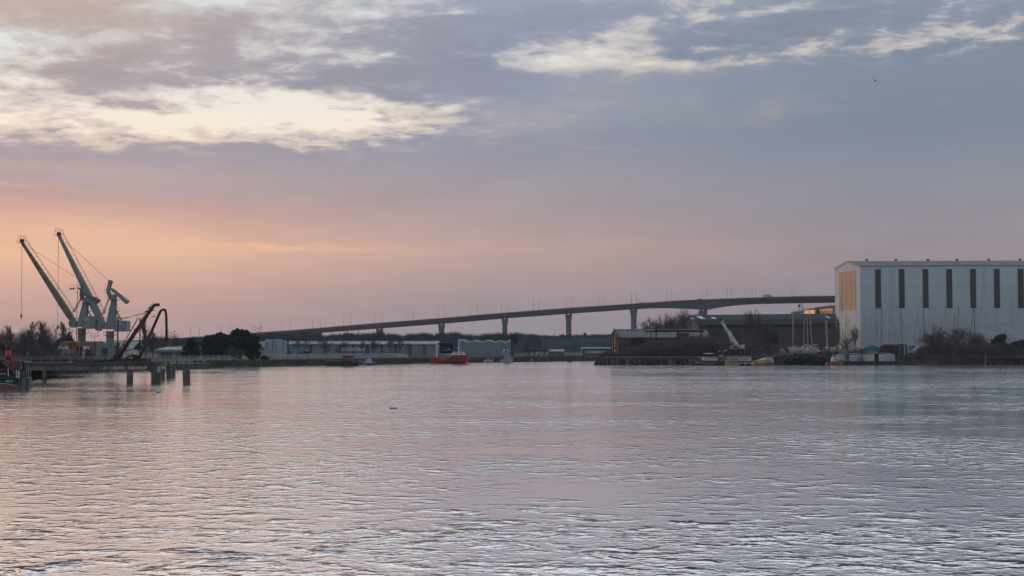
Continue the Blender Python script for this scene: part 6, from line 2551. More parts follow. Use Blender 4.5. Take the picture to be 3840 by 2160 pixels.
# ---- brick warehouse with corrugated roof
def brick_store():
	d = 462.0
	a = PX(2321, gz(RZ, d), d)
	o = thing("brick_warehouse", "old red-brick warehouse with weathered corrugated roof, its gable facing the river", "warehouse", a.loc)
	xl, xr = 0.0, a.q(2668, 0)[0]
	ze, zr = a.q(0, 1264)[1], a.q(0, 1236)[1]
	off = a.q(2303, 0)[0]
	# plan: the gable runs back from the near corner to the left
	dep = 13.0
	P0, P1 = Vector((0, 0, 0)), Vector((off, dep, 0))
	mid = (P0 + P1) / 2
	m = MB()
	m.quad((0, 0, 0), (xr, 0, 0), (xr, 0, ze), (0, 0, ze))
	m.quad((xr, 0, 0), (xr + off, dep, 0), (xr + off, dep, ze), (xr, 0, ze))
	m.quad((xr + off, dep, 0), (off, dep, 0), (off, dep, ze), (xr + off, dep, ze))
	m.build("wall", DBRICK, o)
	m = MB()
	m.add([(0, -.01, 0), (off, dep, 0), (off, dep, ze), (mid.x, mid.y, zr - .15), (0, -.01, ze)], [(0, 1, 2, 3, 4)])
	m.build("gable_wall", BRICK, o)
	m = MB()
	e = .5
	A0, A1 = Vector((-.35, -e, ze - .1)), Vector((xr, -e, ze - .1))
	R0, R1 = Vector((mid.x - .35, mid.y, zr)), Vector((xr + mid.x, mid.y, zr))
	B0, B1 = Vector((off - .35, dep + e, ze - .1)), Vector((xr + off, dep + e, ze - .1))
	m.quad(A0, A1, R1, R0)
	m.quad(B0, R0, R1, B1)
	rf = m.build("roof", CORR, o, fixn=False)
	sd = rf.modifiers.new("thick", "SOLIDIFY")
	sd.thickness = .15
	m = MB()
	m.beam(R0 + Vector((-.1, 0, .1)), R1 + Vector((0, 0, .1)), .4, .22)
	m.lathe([(.12, 0), (.2, .2), (.08, .7)], 8, tuple(R0 + Vector((0, 0, .15))))
	m.build("ridge_cap", mat("pale_ridge", (.28, .31, .32), .7, .15, .5), rf)
	m = MB()                                  # brick coping, corbels and pilasters of the gable
	n = Vector((-(P1 - P0).y, (P1 - P0).x, 0)).normalized()
	if n.x > 0:
		n = -n
	for t in (0.02, .32, .66, .98):
		q = P0.lerp(P1, t) + n * .12
		zt = ze if t in (0.02, .98) else ze + .6
		m.beam(q, q + Vector((0, 0, zt)), .5, .35)
	m.beam(P0 + n * .15 + Vector((0, 0, ze - .1)), P1 + n * .15 + Vector((0, 0, ze - .1)), .35, .35)
	m.beam(Vector((0, 0, ze)) + n * .2, Vector((mid.x, mid.y, zr)) + n * .2, .45, .5)
	m.beam(Vector((off, dep, ze)) + n * .2, Vector((mid.x, mid.y, zr)) + n * .2, .45, .5)
	m.build("brick_trim", mat("dark_brick_trim", (0.10, 0.05, 0.04), .9, .4, .9), o)
	m = MB()
	q = P0.lerp(P1, .42) + n * .05
	t = (P1 - P0).normalized()
	q2 = P0.lerp(P1, .62) + n * .05
	m.quad(tuple(q + Vector((0, 0, .2))), tuple(q2 + Vector((0, 0, .2))), tuple(q2 + Vector((0, 0, 1.9))), tuple(q + Vector((0, 0, 1.9))))
	q = P0.lerp(P1, .5) + n * .05
	m.quad(tuple(q + t * -.8 + Vector((0, 0, 4.0))), tuple(q + t * .8 + Vector((0, 0, 4.0))), tuple(q + t * .8 + Vector((0, 0, 5.6))), tuple(q + t * -.8 + Vector((0, 0, 5.6))))
	dr = m.build("bricked_opening", mat("pale_new_brick", (.30, .19, .15), .9, .25, 1.0), o, fixn=False)
	m = MB()
	m.box(.3, xr - .3, -.05, -.003, ze * .52, ze * .58)
	m.box(6, 7.2, -.06, -.003, ze * .62, ze * .66)
	m.build("string_course", mat("dark_course", (.05, .036, .034), .9, .3, .8), o)
	return o


brick_store()

# rusty gantry beam on posts
d = 455.0
a = PX(2530, gz(RZ, d), d)
o = thing("gantry_runway", "long rusty gantry beam on posts, in front of the corrugated roof", "gantry", a.loc)
m = MB()
m.beam(a.p(2418, 1243.5), a.p(2640, 1243.5), .8, .42)
m.beam(a.p(2452, 1239.5), a.p(2640, 1239), .5, .35)
m.build("beam", RUST, o)
for x, yt in ((2461, 1229), (2441, 1244), (2545, 1240), (2630, 1240)):
	m = MB()
	m.tube(a.p(x, a.y0 + 2), a.p(x, yt), .22 if x != 2441 else .12, n=6)
	m.build("post", RUST, o)
m = MB()
m.box(a.q(2540, 0)[0], a.q(2585, 0)[0], 1, 3, a.q(0, 1266)[1], a.q(0, 1248)[1])
m.build("hanging_sheet", mat("faded_sheet", (.15, .13, .125), .9, .3, .7, streak=.4), o)


def dark_store():
	d = 492.0
	a = PX(2620, gz(RZ, d), d)
	o = thing("dark_warehouse", "huge dark brown warehouse with mossy roof and a tan sunlit gable at its left end", "warehouse", a.loc)
	xr = a.q(3150, 0)[0]
	ze, ze2 = a.q(0, 1219)[1], a.q(0, 1214)[1]
	zr, zr2 = a.q(0, 1184)[1] * 1.03, a.q(0, 1178.5)[1] * 1.03
	off, dep = a.q(2578, 0)[0], 15.0
	mid = Vector((a.q(2600, 0)[0], dep * .5, 0))
	m = MB()
	m.quad((0, 0, 0), (xr, 0, 0), (xr, 0, ze2), (0, 0, ze))
	m.quad((xr, 0, 0), (xr, dep, 0), (xr, dep, ze2), (xr, 0, ze2))
	m.quad((xr, dep, 0), (off, dep, 0), (off, dep, ze), (xr, dep, ze2))
	m.build("wall", DBRICK, o)
	m = MB()
	m.add([(0, -.01, 0), (off, dep, 0), (off, dep, ze), (mid.x, mid.y, zr - .15), (0, -.01, ze)], [(0, 1, 2, 3, 4)])
	m.build("gable_wall", LITBRICK, o)
	m = MB()
	e = .7
	A0, A1 = Vector((-.4, -e, ze - .15)), Vector((xr, -e, ze2 - .15))
	R0, R1 = Vector((mid.x - .4, mid.y, zr)), Vector((xr, mid.y, zr2))
	B0, B1 = Vector((off - .4, dep + e, ze - .15)), Vector((xr, dep + e, ze2 - .15))
	M0, M1 = A0.lerp(R0, .52), A1.lerp(R1, .52)
	m.quad(A0, A1, M1, M0)
	m.quad(B0, R0, R1, B1)
	rf = m.build("roof", mat("tarred_roof", (.030, .038, .038), .95, .3, .3, streak=.2), o, fixn=False)
	m = MB()
	m.quad(M0, M1, R1, R0)
	m.build("upper_slope", MOSS, rf, fixn=False)
	m = MB()
	m.beam(A0 + Vector((0, -.05, -.1)), A1 + Vector((0, -.05, -.1)), .3, .35)
	m.build("gutter", BLACK, rf)
	sk = mat("white_skylight", (.60, .66, .74), .35, .15, 1.0)
	for i, (xa, xb, t0, t1, sl) in enumerate(((2619, 2627, .60, .74, .5), (2651, 2668, .60, .86, 1.0), (2696, 2710, .60, .76, .6), (3117, 3125, .55, .74, .6))):
		m = MB()
		fa = (a.q(xa, 0)[0]) / xr
		fb = (a.q(xb, 0)[0]) / xr
		up = Vector((0, -.06, .05))
		sh = Vector((-sl, 0, 0))
		l0, l1 = A0.lerp(A1, fa), A0.lerp(A1, fb)
		u0, u1 = R0.lerp(R1, fa), R0.lerp(R1, fb)
		m.quad(l0.lerp(u0, t0) + up, l1.lerp(u1, t0) + up, l1.lerp(u1, t1) + up + sh, l0.lerp(u0, t1) + up + sh)
		m.build("skylight", sk, rf, fixn=False)
	m = MB()
	p, q = a.q(2871, 1278), a.q(2914, 1246)
	m.box(p[0], q[0], -.2, -.003, p[1], q[1])
	dr = m.build("doorway", mat("boarded_doorway", (.045, .045, .05), .9, .3, .8), o)
	m = MB()
	m.prism(a.poly([(2874, 1269), (2911, 1269), (2903, 1284), (2880, 1285)]), -.5, -.203)
	m.build("dark_hatch", BLACK, dr)
	m = MB()
	for x in (2858, 2871, 2914):
		m.box(a.q(x, 0)[0] - .15, a.q(x, 0)[0] + .15, -.3, -.21, a.q(0, 1290)[1], a.q(0, 1245)[1])
	m.box(a.q(2858, 0)[0], a.q(2916, 0)[0], -.32, -.21, a.q(0, 1246)[1], a.q(0, 1244.5)[1])
	m.build("frame", mat("door_frame_brown", (.075, .06, .055), .9, .3, .8), dr)
	return o


dark_store()


# ---- white hangar
def hangar():
	d = 500.0
	a = PX(3228, gz(RZ, d), d)
	o = thing("shipyard_hangar", "very tall white shipyard hangar with dark vertical strips along its side", "hangar", a.loc)
	ze = a.q(0, 998)[1]
	L = a.q(4150, 0)[0]
	far = W(3130, 1010, 521.0) - a.loc
	fx, fy = far.x, far.y
	zr = (W(3178, 982, 510.5) - a.loc).z
	k = -3.0 / 57.0                      # the long side comes slightly nearer to the right
	yr = L * k
	wm_ = mat("hangar_white_sheet", (0.52, 0.575, 0.575), .6, .05, .12, streak=.22, ribs=("xy", .9, .12))
	m = MB()
	m.quad((0, 0, 0), (L, yr, 0), (L, yr, ze), (0, 0, ze))
	m.add([(0, 0, 0), (fx, fy, 0), (fx, fy, ze), (fx / 2, fy / 2, zr), (0, 0, ze)], [(0, 1, 2, 3, 4)])
	m.quad((L, yr, 0), (L + fx, yr + fy, 0), (L + fx, yr + fy, ze), (L, yr, ze))
	m.quad((fx, fy, 0), (L + fx, yr + fy, 0), (L + fx, yr + fy, ze), (fx, fy, ze))
	m.build("wall", wm_, o, fixn=False)
	m = MB()
	A0, A1 = Vector((-.2, -.35, ze)), Vector((L, yr - .35, ze))
	R0, R1 = Vector((fx / 2 - .2, fy / 2, zr + .1)), Vector((L + fx / 2, yr + fy / 2, zr + .1))
	B0, B1 = Vector((fx - .2, fy + .3, ze)), Vector((L + fx, yr + fy + .3, ze))
	m.quad(A0, A1, R1, R0)
	m.quad(B0, R0, R1, B1)
	rf = m.build("roof", mat("grimy_hangar_roof", (0.17, 0.185, 0.175), .75, .5, .35, streak=.2, ribs=("y", 2.2, .6)), o, fixn=False)
	sd = rf.modifiers.new("thick", "SOLIDIFY")
	sd.thickness = .18
	sd.offset = 1
	for x in (3305, 3414.5, 3535, 3644, 3763, 3880):
		t = a.q(x, 0)[0] / L
		c = R0.lerp(R1, t)
		m = MB()
		m.lathe([(.22, 0), (.22, .35), (.55, .45), (.5, .75), (.15, .85)], 10, tuple(c + Vector((0, 0, .05))))
		m.build("roof_vent", BLACK, rf)
	m = MB()
	m.beam((0, -.06, ze - .1), (L, yr - .06, ze - .1), .12, .3)
	m.beam((-.06, 0, ze - .1), (fx / 2 - .06, fy / 2, zr - .1), .12, .3)
	m.beam((fx - .06, fy, ze - .1), (fx / 2 - .06, fy / 2, zr - .1), .12, .3)
	m.build("edge_trim", mat("hangar_trim", (.58, .56, .54), .6, .05, 1.0), o)
	m = MB()
	u = Vector((1, k, 0)).normalized()
	for zz in (a.q(0, 1075)[1], a.q(0, 1156)[1], a.q(0, 1217)[1]):
		m.beam((0, -.03, zz), (L, yr - .03, zz), .05, .10)
	m.build("sheet_joint", mat("sheet_joint", (.36, .39, .40), .6, .05, 1.0), o)
	dk = mat("brown_grey_strip", (0.095, 0.080, 0.075), .8, .22, .35, ribs=("x", .35, .4))
	for x in (3294.5, 3382, 3470, 3557.5, 3645, 3732.5, 3820, 3907):
		c = a.q(x, 0)[0] * 1.0
		w = 10.6 * a.s
		y = c * k
		m = MB()
		m.prism([(c - w, a.q(0, 1156)[1]), (c + w, a.q(0, 1156)[1]), (c + w, a.q(0, 1009.5)[1]), (c - w, a.q(0, 1009.5)[1])], y - .12, y + .3)
		m.build("wall_strip", dk, o)
		# keep the strip lying on the slightly turned wall
	gl = mat("tan_translucent_strip", (0.43, 0.28, 0.185), .45, .12, .4, ribs=("z", 1.2, .12), streak=.2)
	g = Vector((fx, fy, 0))
	n = Vector((-g.y, g.x, 0)).normalized()
	if n.x > 0:
		n = -n
	for (xa, xb, yt, yb) in ((3148, 3161, 1022, 1165), (3164, 3177.5, 1019.5, 1163.5), (3180.5, 3194.5, 1017.5, 1162), (3197, 3211, 1015, 1160)):
		ta, tb = (3228 - xa) / 98.0, (3228 - xb) / 98.0
		ta, tb = ta * (1 + .0 * ta), tb
		q0, q1 = g * ta + n * .10, g * tb + n * .10
		zt = (ze / 302.0) * 0 + (W(xa, yt, 500 + 21 * ta) - a.loc).z
		zb = (W(xa, yb, 500 + 21 * ta) - a.loc).z
		m = MB()
		m.loft([[tuple(q0 + Vector((0, 0, zb))), tuple(q1 + Vector((0, 0, zb))), tuple(q1 - n * .2 + Vector((0, 0, zb))), tuple(q0 - n * .2 + Vector((0, 0, zb)))],
				[tuple(q0 + Vector((0, 0, zt))), tuple(q1 + Vector((0, 0, zt))), tuple(q1 - n * .2 + Vector((0, 0, zt))), tuple(q0 - n * .2 + Vector((0, 0, zt)))]])
		m.build("gable_strip", gl, o)
	m = MB()
	m.path([(fx - .3, fy, ze + .1), (fx - .3, fy, ze + 1.1), (fx + 2.6, fy - 2, ze + 1.1), (fx + 2.6, fy - 2, ze + .1)], .05, 4)
	m.build("roof_rail", STEEL, o)


hangar()


def lit_hall():
	d = 640.0
	a = PX(3060, gz(RZ, d), d)
	o = thing("sunlit_hall", "distant hall with glowing orange sunlit bays, between the bridge and the dark roof", "building", a.loc)
	lit = mat("sunset_lit_sheet", (.98, .66, .40), .35, .06, .5, metal=.85, ribs=("xy", 1.4, .25), spec=.8)  # sunset glow put into the sheet's orange base colour
	wallg = mat("hall_grey", (.22, .24, .27), .6, .15, .5)
	ang = Vector((.55, -.835, 0)).normalized()          # bay faces look toward the sunset
	m = MB()
	m.prism(a.poly([(3030, 1330), (3030, 1172), (3150, 1158), (3150, 1330)]), 6.5, 34)
	m.build("wall", wallg, o)
	m = MB()
	for xa, xb, yt in ((3028, 3056, 1161.5), (3085, 3120, 1156.5)):
		p, q = a.q(xa, 0)[0], a.q(xb, 0)[0]
		m.loft([[(p, 6, 0), (q, 0, 0), (q + 2.5, 6.4, 0), (p + 2.5, 8, 0)], [(p, 6, a.q(0, yt + 2)[1]), (q, 0, a.q(0, yt)[1]), (q + 2.5, 6.4, a.q(0, yt)[1]), (p + 2.5, 8, a.q(0, yt)[1])]])
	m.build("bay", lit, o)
	m = MB()
	for i in range(6):
		x = 3060 + i * 4.2
		m.box(a.q(x, 0)[0], a.q(x + 2.2, 0)[0], 6.1, 6.45, a.q(0, 1182)[1], a.q(0, 1165)[1])
	m.build("recess_strip", BLACK, o)  # black strips put in for the dark recess between the bays
	m = MB()
	m.prism(a.poly([(3026, 1163.5), (3080, 1150), (3152, 1142), (3152, 1158), (3030, 1172), (3026, 1166)]), 7.2, 36)
	m.build("roof", mat("slate_grey_roof", (.17, .19, .215), .7, .15, .4), o)
	m = MB()
	m.beam(a.p(3080, 1149.5, 6.8), a.p(3107, 1146.5, 6.8), .5, .35)
	m.beam(a.p(3110, 1147, 6.6), a.p(3135, 1139, 6.6), .5, .45)
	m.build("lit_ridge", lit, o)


lit_hall()
d = 660.0
a = PX(3010, gz(RZ, d), d)
o = thing("lattice_crane", "distant lattice crane with raised jib behind the dark warehouse roof", "crane", a.loc)
m = MB()


def lattice(m, p, q, w, n, r=.07):
	d_ = (q - p).normalized()
	s1 = Vector((0, 1, 0))
	s2 = d_.cross(s1).normalized()
	for i, j in ((-1, -1), (1, -1), (1, 1), (-1, 1)):
		m.tube(p + s1 * w * i + s2 * w * j, q + s1 * w * i + s2 * w * j, r, n=4)
	for i in range(n):
		u, v = p.lerp(q, i / n), p.lerp(q, (i + 1) / n)
		sg = 1 if i % 2 else -1
		m.tube(u + s2 * w * sg - s1 * w, v - s2 * w * sg - s1 * w, r * .7, n=4)


lattice(m, a.p(3000, 1330), a.p(2997, 1152), .45, 20)
m.build("mast", WHITE, o)
m = MB()
lattice(m, a.p(3024, 1184), a.p(3000, 1132), .38, 12)
m.build("jib", STEEL, o)
m = MB()
m.tube(a.p(3024, 1170), a.p(3006, 1134), .04, n=4)
m.tube(a.p(2997, 1152), a.p(3000, 1132), .04, n=4)
m.build("stay", BLACK, o)
m = MB()
m.lathe([(.3, 0), (.5, .2), (.4, .9), (.1, 1.4)], 8, tuple(a.p(2998, 1152)))
m.build("mast_head", BLACK, o)


# ---- mobile crane on its pontoon
def mobile_crane():
	d = 438.0
	a = PX(2750, 1332, d)
	o = thing("mobile_crane", "cream telescopic mobile crane with raised boom and two big black wheels per side", "crane", a.loc)
	m = MB()
	p, q = a.q(2718, 1327), a.q(2792, 1316)
	m.box(p[0], q[0], .15, 2.4, p[1] + .1, q[1] + .1)
	m.prism(a.poly([(2721, 1316), (2735, 1309), (2790, 1312), (2793, 1318)]), .1, 2.45)
	m.build("chassis", BLACK, o)
	for x in (2734, 2777):
		for yy in (-.25, 2.2):
			m = MB()
			c = a.p(x, 1321.5)
			m.path([(c.x, yy, c.z), (c.x, yy + .12, c.z), (c.x, yy + .6, c.z), (c.x, yy + .7, c.z)], [.80, .92, .92, .8], 20)
			w = m.build("wheel", RUBBER, o)
			m = MB()
			m.path([(c.x, yy - .03, c.z), (c.x, yy + .1, c.z)], [.42, .40], 12)
			m.build("rim", mat("dusty_rim", (.10, .105, .11), .6, .3, 2.0), w)
	cr = mat("crane_cream", (0.56, 0.55, 0.50), .5, .1, .8, streak=.12)
	m = MB()
	m.prism(a.poly([(2738, 1311), (2740, 1304.5), (2752, 1293.5), (2764, 1293), (2776, 1294), (2787, 1294.5), (2788, 1292.5), (2792, 1292.5), (2794.5, 1297), (2794.5, 1308), (2781, 1308), (2770, 1305), (2760, 1312), (2752, 1312)]), .35, 2.3)
	m.build("superstructure", cr, o)
	m = MB()
	m.prism(a.poly([(2745, 1305), (2752, 1295.5), (2764.5, 1295.2), (2764.5, 1303.5), (2756, 1305.5)]), .25, .352)
	m.build("cab_glass", mat("cab_glass", (.05, .09, .09), .15, .2, 1.0, spec=.7), o)
	m = MB()
	m.box(a.q(2750.5, 0)[0], a.q(2751.6, 0)[0], .2, .26, a.q(0, 1304.5)[1], a.q(0, 1296)[1])
	m.box(a.q(2758, 0)[0], a.q(2759, 0)[0], .2, .26, a.q(0, 1304.5)[1], a.q(0, 1296)[1])
	m.build("cab_pillar", cr, o)
	# boom
	b0, b1 = a.p(2768, 1297, 1.3), a.p(2709, 1203, 1.3)
	dr = (b1 - b0).normalized()
	m = MB()
	m.beam(b0, b0.lerp(b1, .62), .95, 1.06, .95, 1.0)
	m.beam(b0.lerp(b1, .60), b1, .80, .95, .80, .86)
	bm_ = m.build("boom", cr, o)
	m = MB()
	m.beam(b1 - dr * .2, b1 + dr * .9 + Vector((-.25, 0, .0)), .7, .7, .6, .5)
	m.path([a.p(2705, 1197, .9), a.p(2705, 1197, 1.7)], .32, 10)
	m.tube(a.p(2717, 1205, 1.3), a.p(2721, 1211, 1.3), .08)
	m.build("boom_head", BLACK, bm_)
	m = MB()
	m.path([a.p(2729.5, 1242, .75), a.p(2729.5, 1242, 1.8)], .22, 10)
	m.build("boom_pin", BLACK, bm_)
	n = Vector((-dr.z, 0, dr.x))
	if n.x < 0:
		n = -n
	dn = -dr
	c0 = b0.lerp(b1, .845) + Vector((0, -.49, 0)) + n * .12
	letters("boom_lettering", "TEREX", .80, BLACK, bm_, tuple(c0 - n.normalized() * .02), tuple(dn), (0, -1, 0), bold=.012)
	m = MB()
	rd = [b0.lerp(b1, t) for t in (.92, .955, .975)]
	for q in rd:
		m.beam(q + Vector((0, -.46, 0)) + n * .22 - dr * .15, q + Vector((0, -.46, 0)) - n * .28 + dr * .15, .05, .13)
	q = b0.lerp(b1, .335) + Vector((0, -.5, 0))
	m.beam(q - n * .15, q + n * .15, .04, .25)
	m.build("red_marks", DRED, bm_)
	m = MB()
	for k in range(6):
		q0, q1 = k * pi / 3, (k + 1) * pi / 3
		c = b0.lerp(b1, .80) + Vector((0, -.5, 0)) + dn * -.75
		m.beam(c + Vector((cos(q0) * .1, 0, sin(q0) * .1)), c + Vector((cos(q1) * .1, 0, sin(q1) * .1)), .03, .09)
	m.build("round_mark", BLACK, bm_)
	m = MB()
	m.tube(a.p(2751, 1294, 1.3), a.p(2741, 1272, 1.3), .24, n=10)
	m.tube(a.p(2741, 1272, 1.3), a.p(2734, 1255, 1.3), .15, n=10)
	m.build("lift_ram", cr, o)
	m = MB()
	m.prism(a.poly([(2729, 1245), (2733, 1245), (2736, 1254), (2731, 1254)]), .9, 1.7)
	m.build("ram_bracket", cr, o)
	m = MB()
	c = a.p(2788.5, 1298)
	m.path([(c.x, .15, c.z), (c.x, 2.5, c.z)], .43, 14)
	m.build("winch_drum", cr, o)
	m = MB()
	for i in range(3):
		m.beam(a.p(2791 + i * .2, 1304 - i * 2.2, .32), a.p(2794.3, 1301.5 - i * 2.2, .32), .03, .1)
	m.build("chevron", RED, o)
	m = MB()
	m.prism(a.poly([(2716, 1314), (2722, 1310.5), (2728, 1310.5), (2724, 1317), (2716, 1318)]), .0, .09)
	m.prism(a.poly([(2759, 1313), (2764, 1312), (2763.5, 1314), (2760, 1314.5)]), .0, .09)
	m.prism(a.poly([(2770, 1313), (2776, 1309.5), (2776.5, 1311.5), (2772, 1314)]), .0, .09)
	m.build("fender", WHITE, o)
	m = MB()
	m.beam(a.p(2708, 1321, .2), a.p(2716, 1313, .2), .3, .25)
	m.beam(a.p(2710, 1330, .2), a.p(2711, 1318, .2), .3, .2)
	m.beam(a.p(2793, 1311, .3), a.p(2794, 1322, .3), .25, .2)
	m.build("outrigger", mat("dirty_cream", (.40, .30, .24), .7, .3, 1.5), o)
	m = MB()
	m.tube(a.p(2728, 1249, 1.2), a.p(2726, 1271, 1.2), .16, .22, 8)
	m.lathe([(.12, 0), (.3, .3), (.2, .9)], 8, tuple(a.p(2726, 1274, 1.2)))
	m.build("hook_block", BLACK, o)
	return o


mobile_crane()
d = 437.0
a = PX(2760, 1342, d)
o = thing("crane_pontoon", "dark steel landing stage carrying the mobile crane, with a long grey footbridge", "landing stage", a.loc)
m = MB()
z = a.q(0, 1332.3)[1]
m.box(a.q(2700, 0)[0], a.q(2870, 0)[0], -.6, 4, z - .18, z)
m.build("deck", STEEL, o)
m = MB()
m.box(a.q(2696, 0)[0], a.q(2874, 0)[0], -.4, 4, z - 1.0, z - .19)
m.box(a.q(2696, 0)[0], a.q(2874, 0)[0], .8, 4, -2.6, z - 1.0)
m.build("frame", BLACK, o)
for x in (2701, 2712, 2730, 2760, 2790, 2830, 2865):
	m = MB()
	m.box(a.q(x, 0)[0] - .16, a.q(x, 0)[0] + .16, -.5, -.2, -2.8, z - .19)
	m.build("pile", TIMBER, o)
m = MB()
for y in (1322.5, 1327):
	m.tube(a.p(2795, y + 1, -.3), a.p(2866, y + 2, -.3), .04, n=4)
for i in range(8):
	x = 2797 + i * 9.8
	m.tube(a.p(x, 1333, -.3), a.p(x, 1323.5, -.3), .04, n=4)
for x in (2859, 2863, 2868):
	m.tube(a.p(x, 1340, -.3), a.p(x, 1323, -.3), .09, n=5)
m.build("handrail", STEEL, o)
m = MB()
m.box(a.q(2697, 0)[0], a.q(2707, 0)[0], -.8, -.3, a.q(0, 1340)[1], a.q(0, 1331)[1])
m.build("white_box", mat("worn_white", (.5, .45, .43), .8, .2, 2.0), o)
m = MB()
m.box(a.q(2694, 0)[0], a.q(2718, 0)[0], -.7, 1.2, a.q(0, 1341)[1], a.q(0, 1339.5)[1])
m.tube(a.p(2699, 1322, -.6), a.p(2699, 1368, -.6), .1)
m.build("side_step", TIMBER, o)
a = PX(2816.5, 1331.5, 436.0)
o = thing("red_cabinet", "small bright red cabinet on the landing stage right of the mobile crane", "cabinet", a.loc)
m = MB()
m.box(-.25, .25, 0, .4, 0, .78)
m.build("box", RED, o)
m = MB()
m.box(-.27, .27, -.03, .42, .78, .83)
m.build("lid", DRED, o)


# ---- person standing by the bushes
def person():
	d = 434.0
	a = PX(2697, 1331.5, d)
	loc = Vector(a.loc)
	vs = [((0, 0, .92), .13), ((0, 0, 1.18), .14), ((0, 0, 1.40), .16), ((0, 0, 1.50), .06), ((0, -.01, 1.63), .10), ((0, -.01, 1.72), .085),
		  ((-.19, 0, 1.40), .06), ((-.25, .02, 1.13), .045), ((-.22, -.10, .90), .035), ((.19, 0, 1.40), .06), ((.26, .02, 1.13), .045), ((.24, -.08, .90), .035),
		  ((-.10, 0, .88), .10), ((-.11, -.02, .48), .065), ((-.12, .01, .06), .045), ((-.12, -.14, .03), .04), ((.10, 0, .88), .10), ((.12, .0, .48), .065), ((.13, .03, .06), .045), ((.14, -.12, .03), .04)]
	ed = [(0, 1), (1, 2), (2, 3), (3, 4), (4, 5), (2, 6), (6, 7), (7, 8), (2, 9), (9, 10), (10, 11), (0, 12), (12, 13), (13, 14), (14, 15), (0, 16), (16, 17), (17, 18), (18, 19)]
	me = bpy.data.meshes.new("person")
	me.from_pydata([v for v, r in vs], ed, [])
	o = bpy.data.objects.new("person", me)
	COL.objects.link(o)
	o.location = loc
	sk = o.modifiers.new("skin", "SKIN")
	for i, (v, r) in enumerate(vs):
		me.skin_vertices[0].data[i].radius = (r, r * .8)
		me.skin_vertices[0].data[i].use_root = (i == 0)
	o.modifiers.new("sub", "SUBSURF").levels = 1
	o.modifiers["sub"].render_levels = 1
	me.materials.append(mat("dark_trousers", (.06, .065, .08), .9, .2, 3.0))
	tag(o, "person in a pale top and dark trousers standing left of the mobile crane", "person")
	m = MB()
	m.path([(0, 0, 1.0), (0, 0, 1.2), (0, 0, 1.40), (0, 0, 1.47)], [.17, .175, .19, .10], 10)
	m.path([(-.17, 0, 1.42), (-.25, .02, 1.13)], [.085, .065], 8)
	m.path([(.17, 0, 1.42), (.26, .02, 1.13)], [.085, .065], 8)
	m.build("jacket", mat("pale_pink_jacket", (.45, .34, .32), .9, .15, 3.0), o)
	m = MB()
	m.lathe([(.05, 1.60), (.112, 1.66), (.112, 1.73), (.06, 1.80)], 10, (0, .01, 0))
	m.build("hair", BLACK, o)


person()

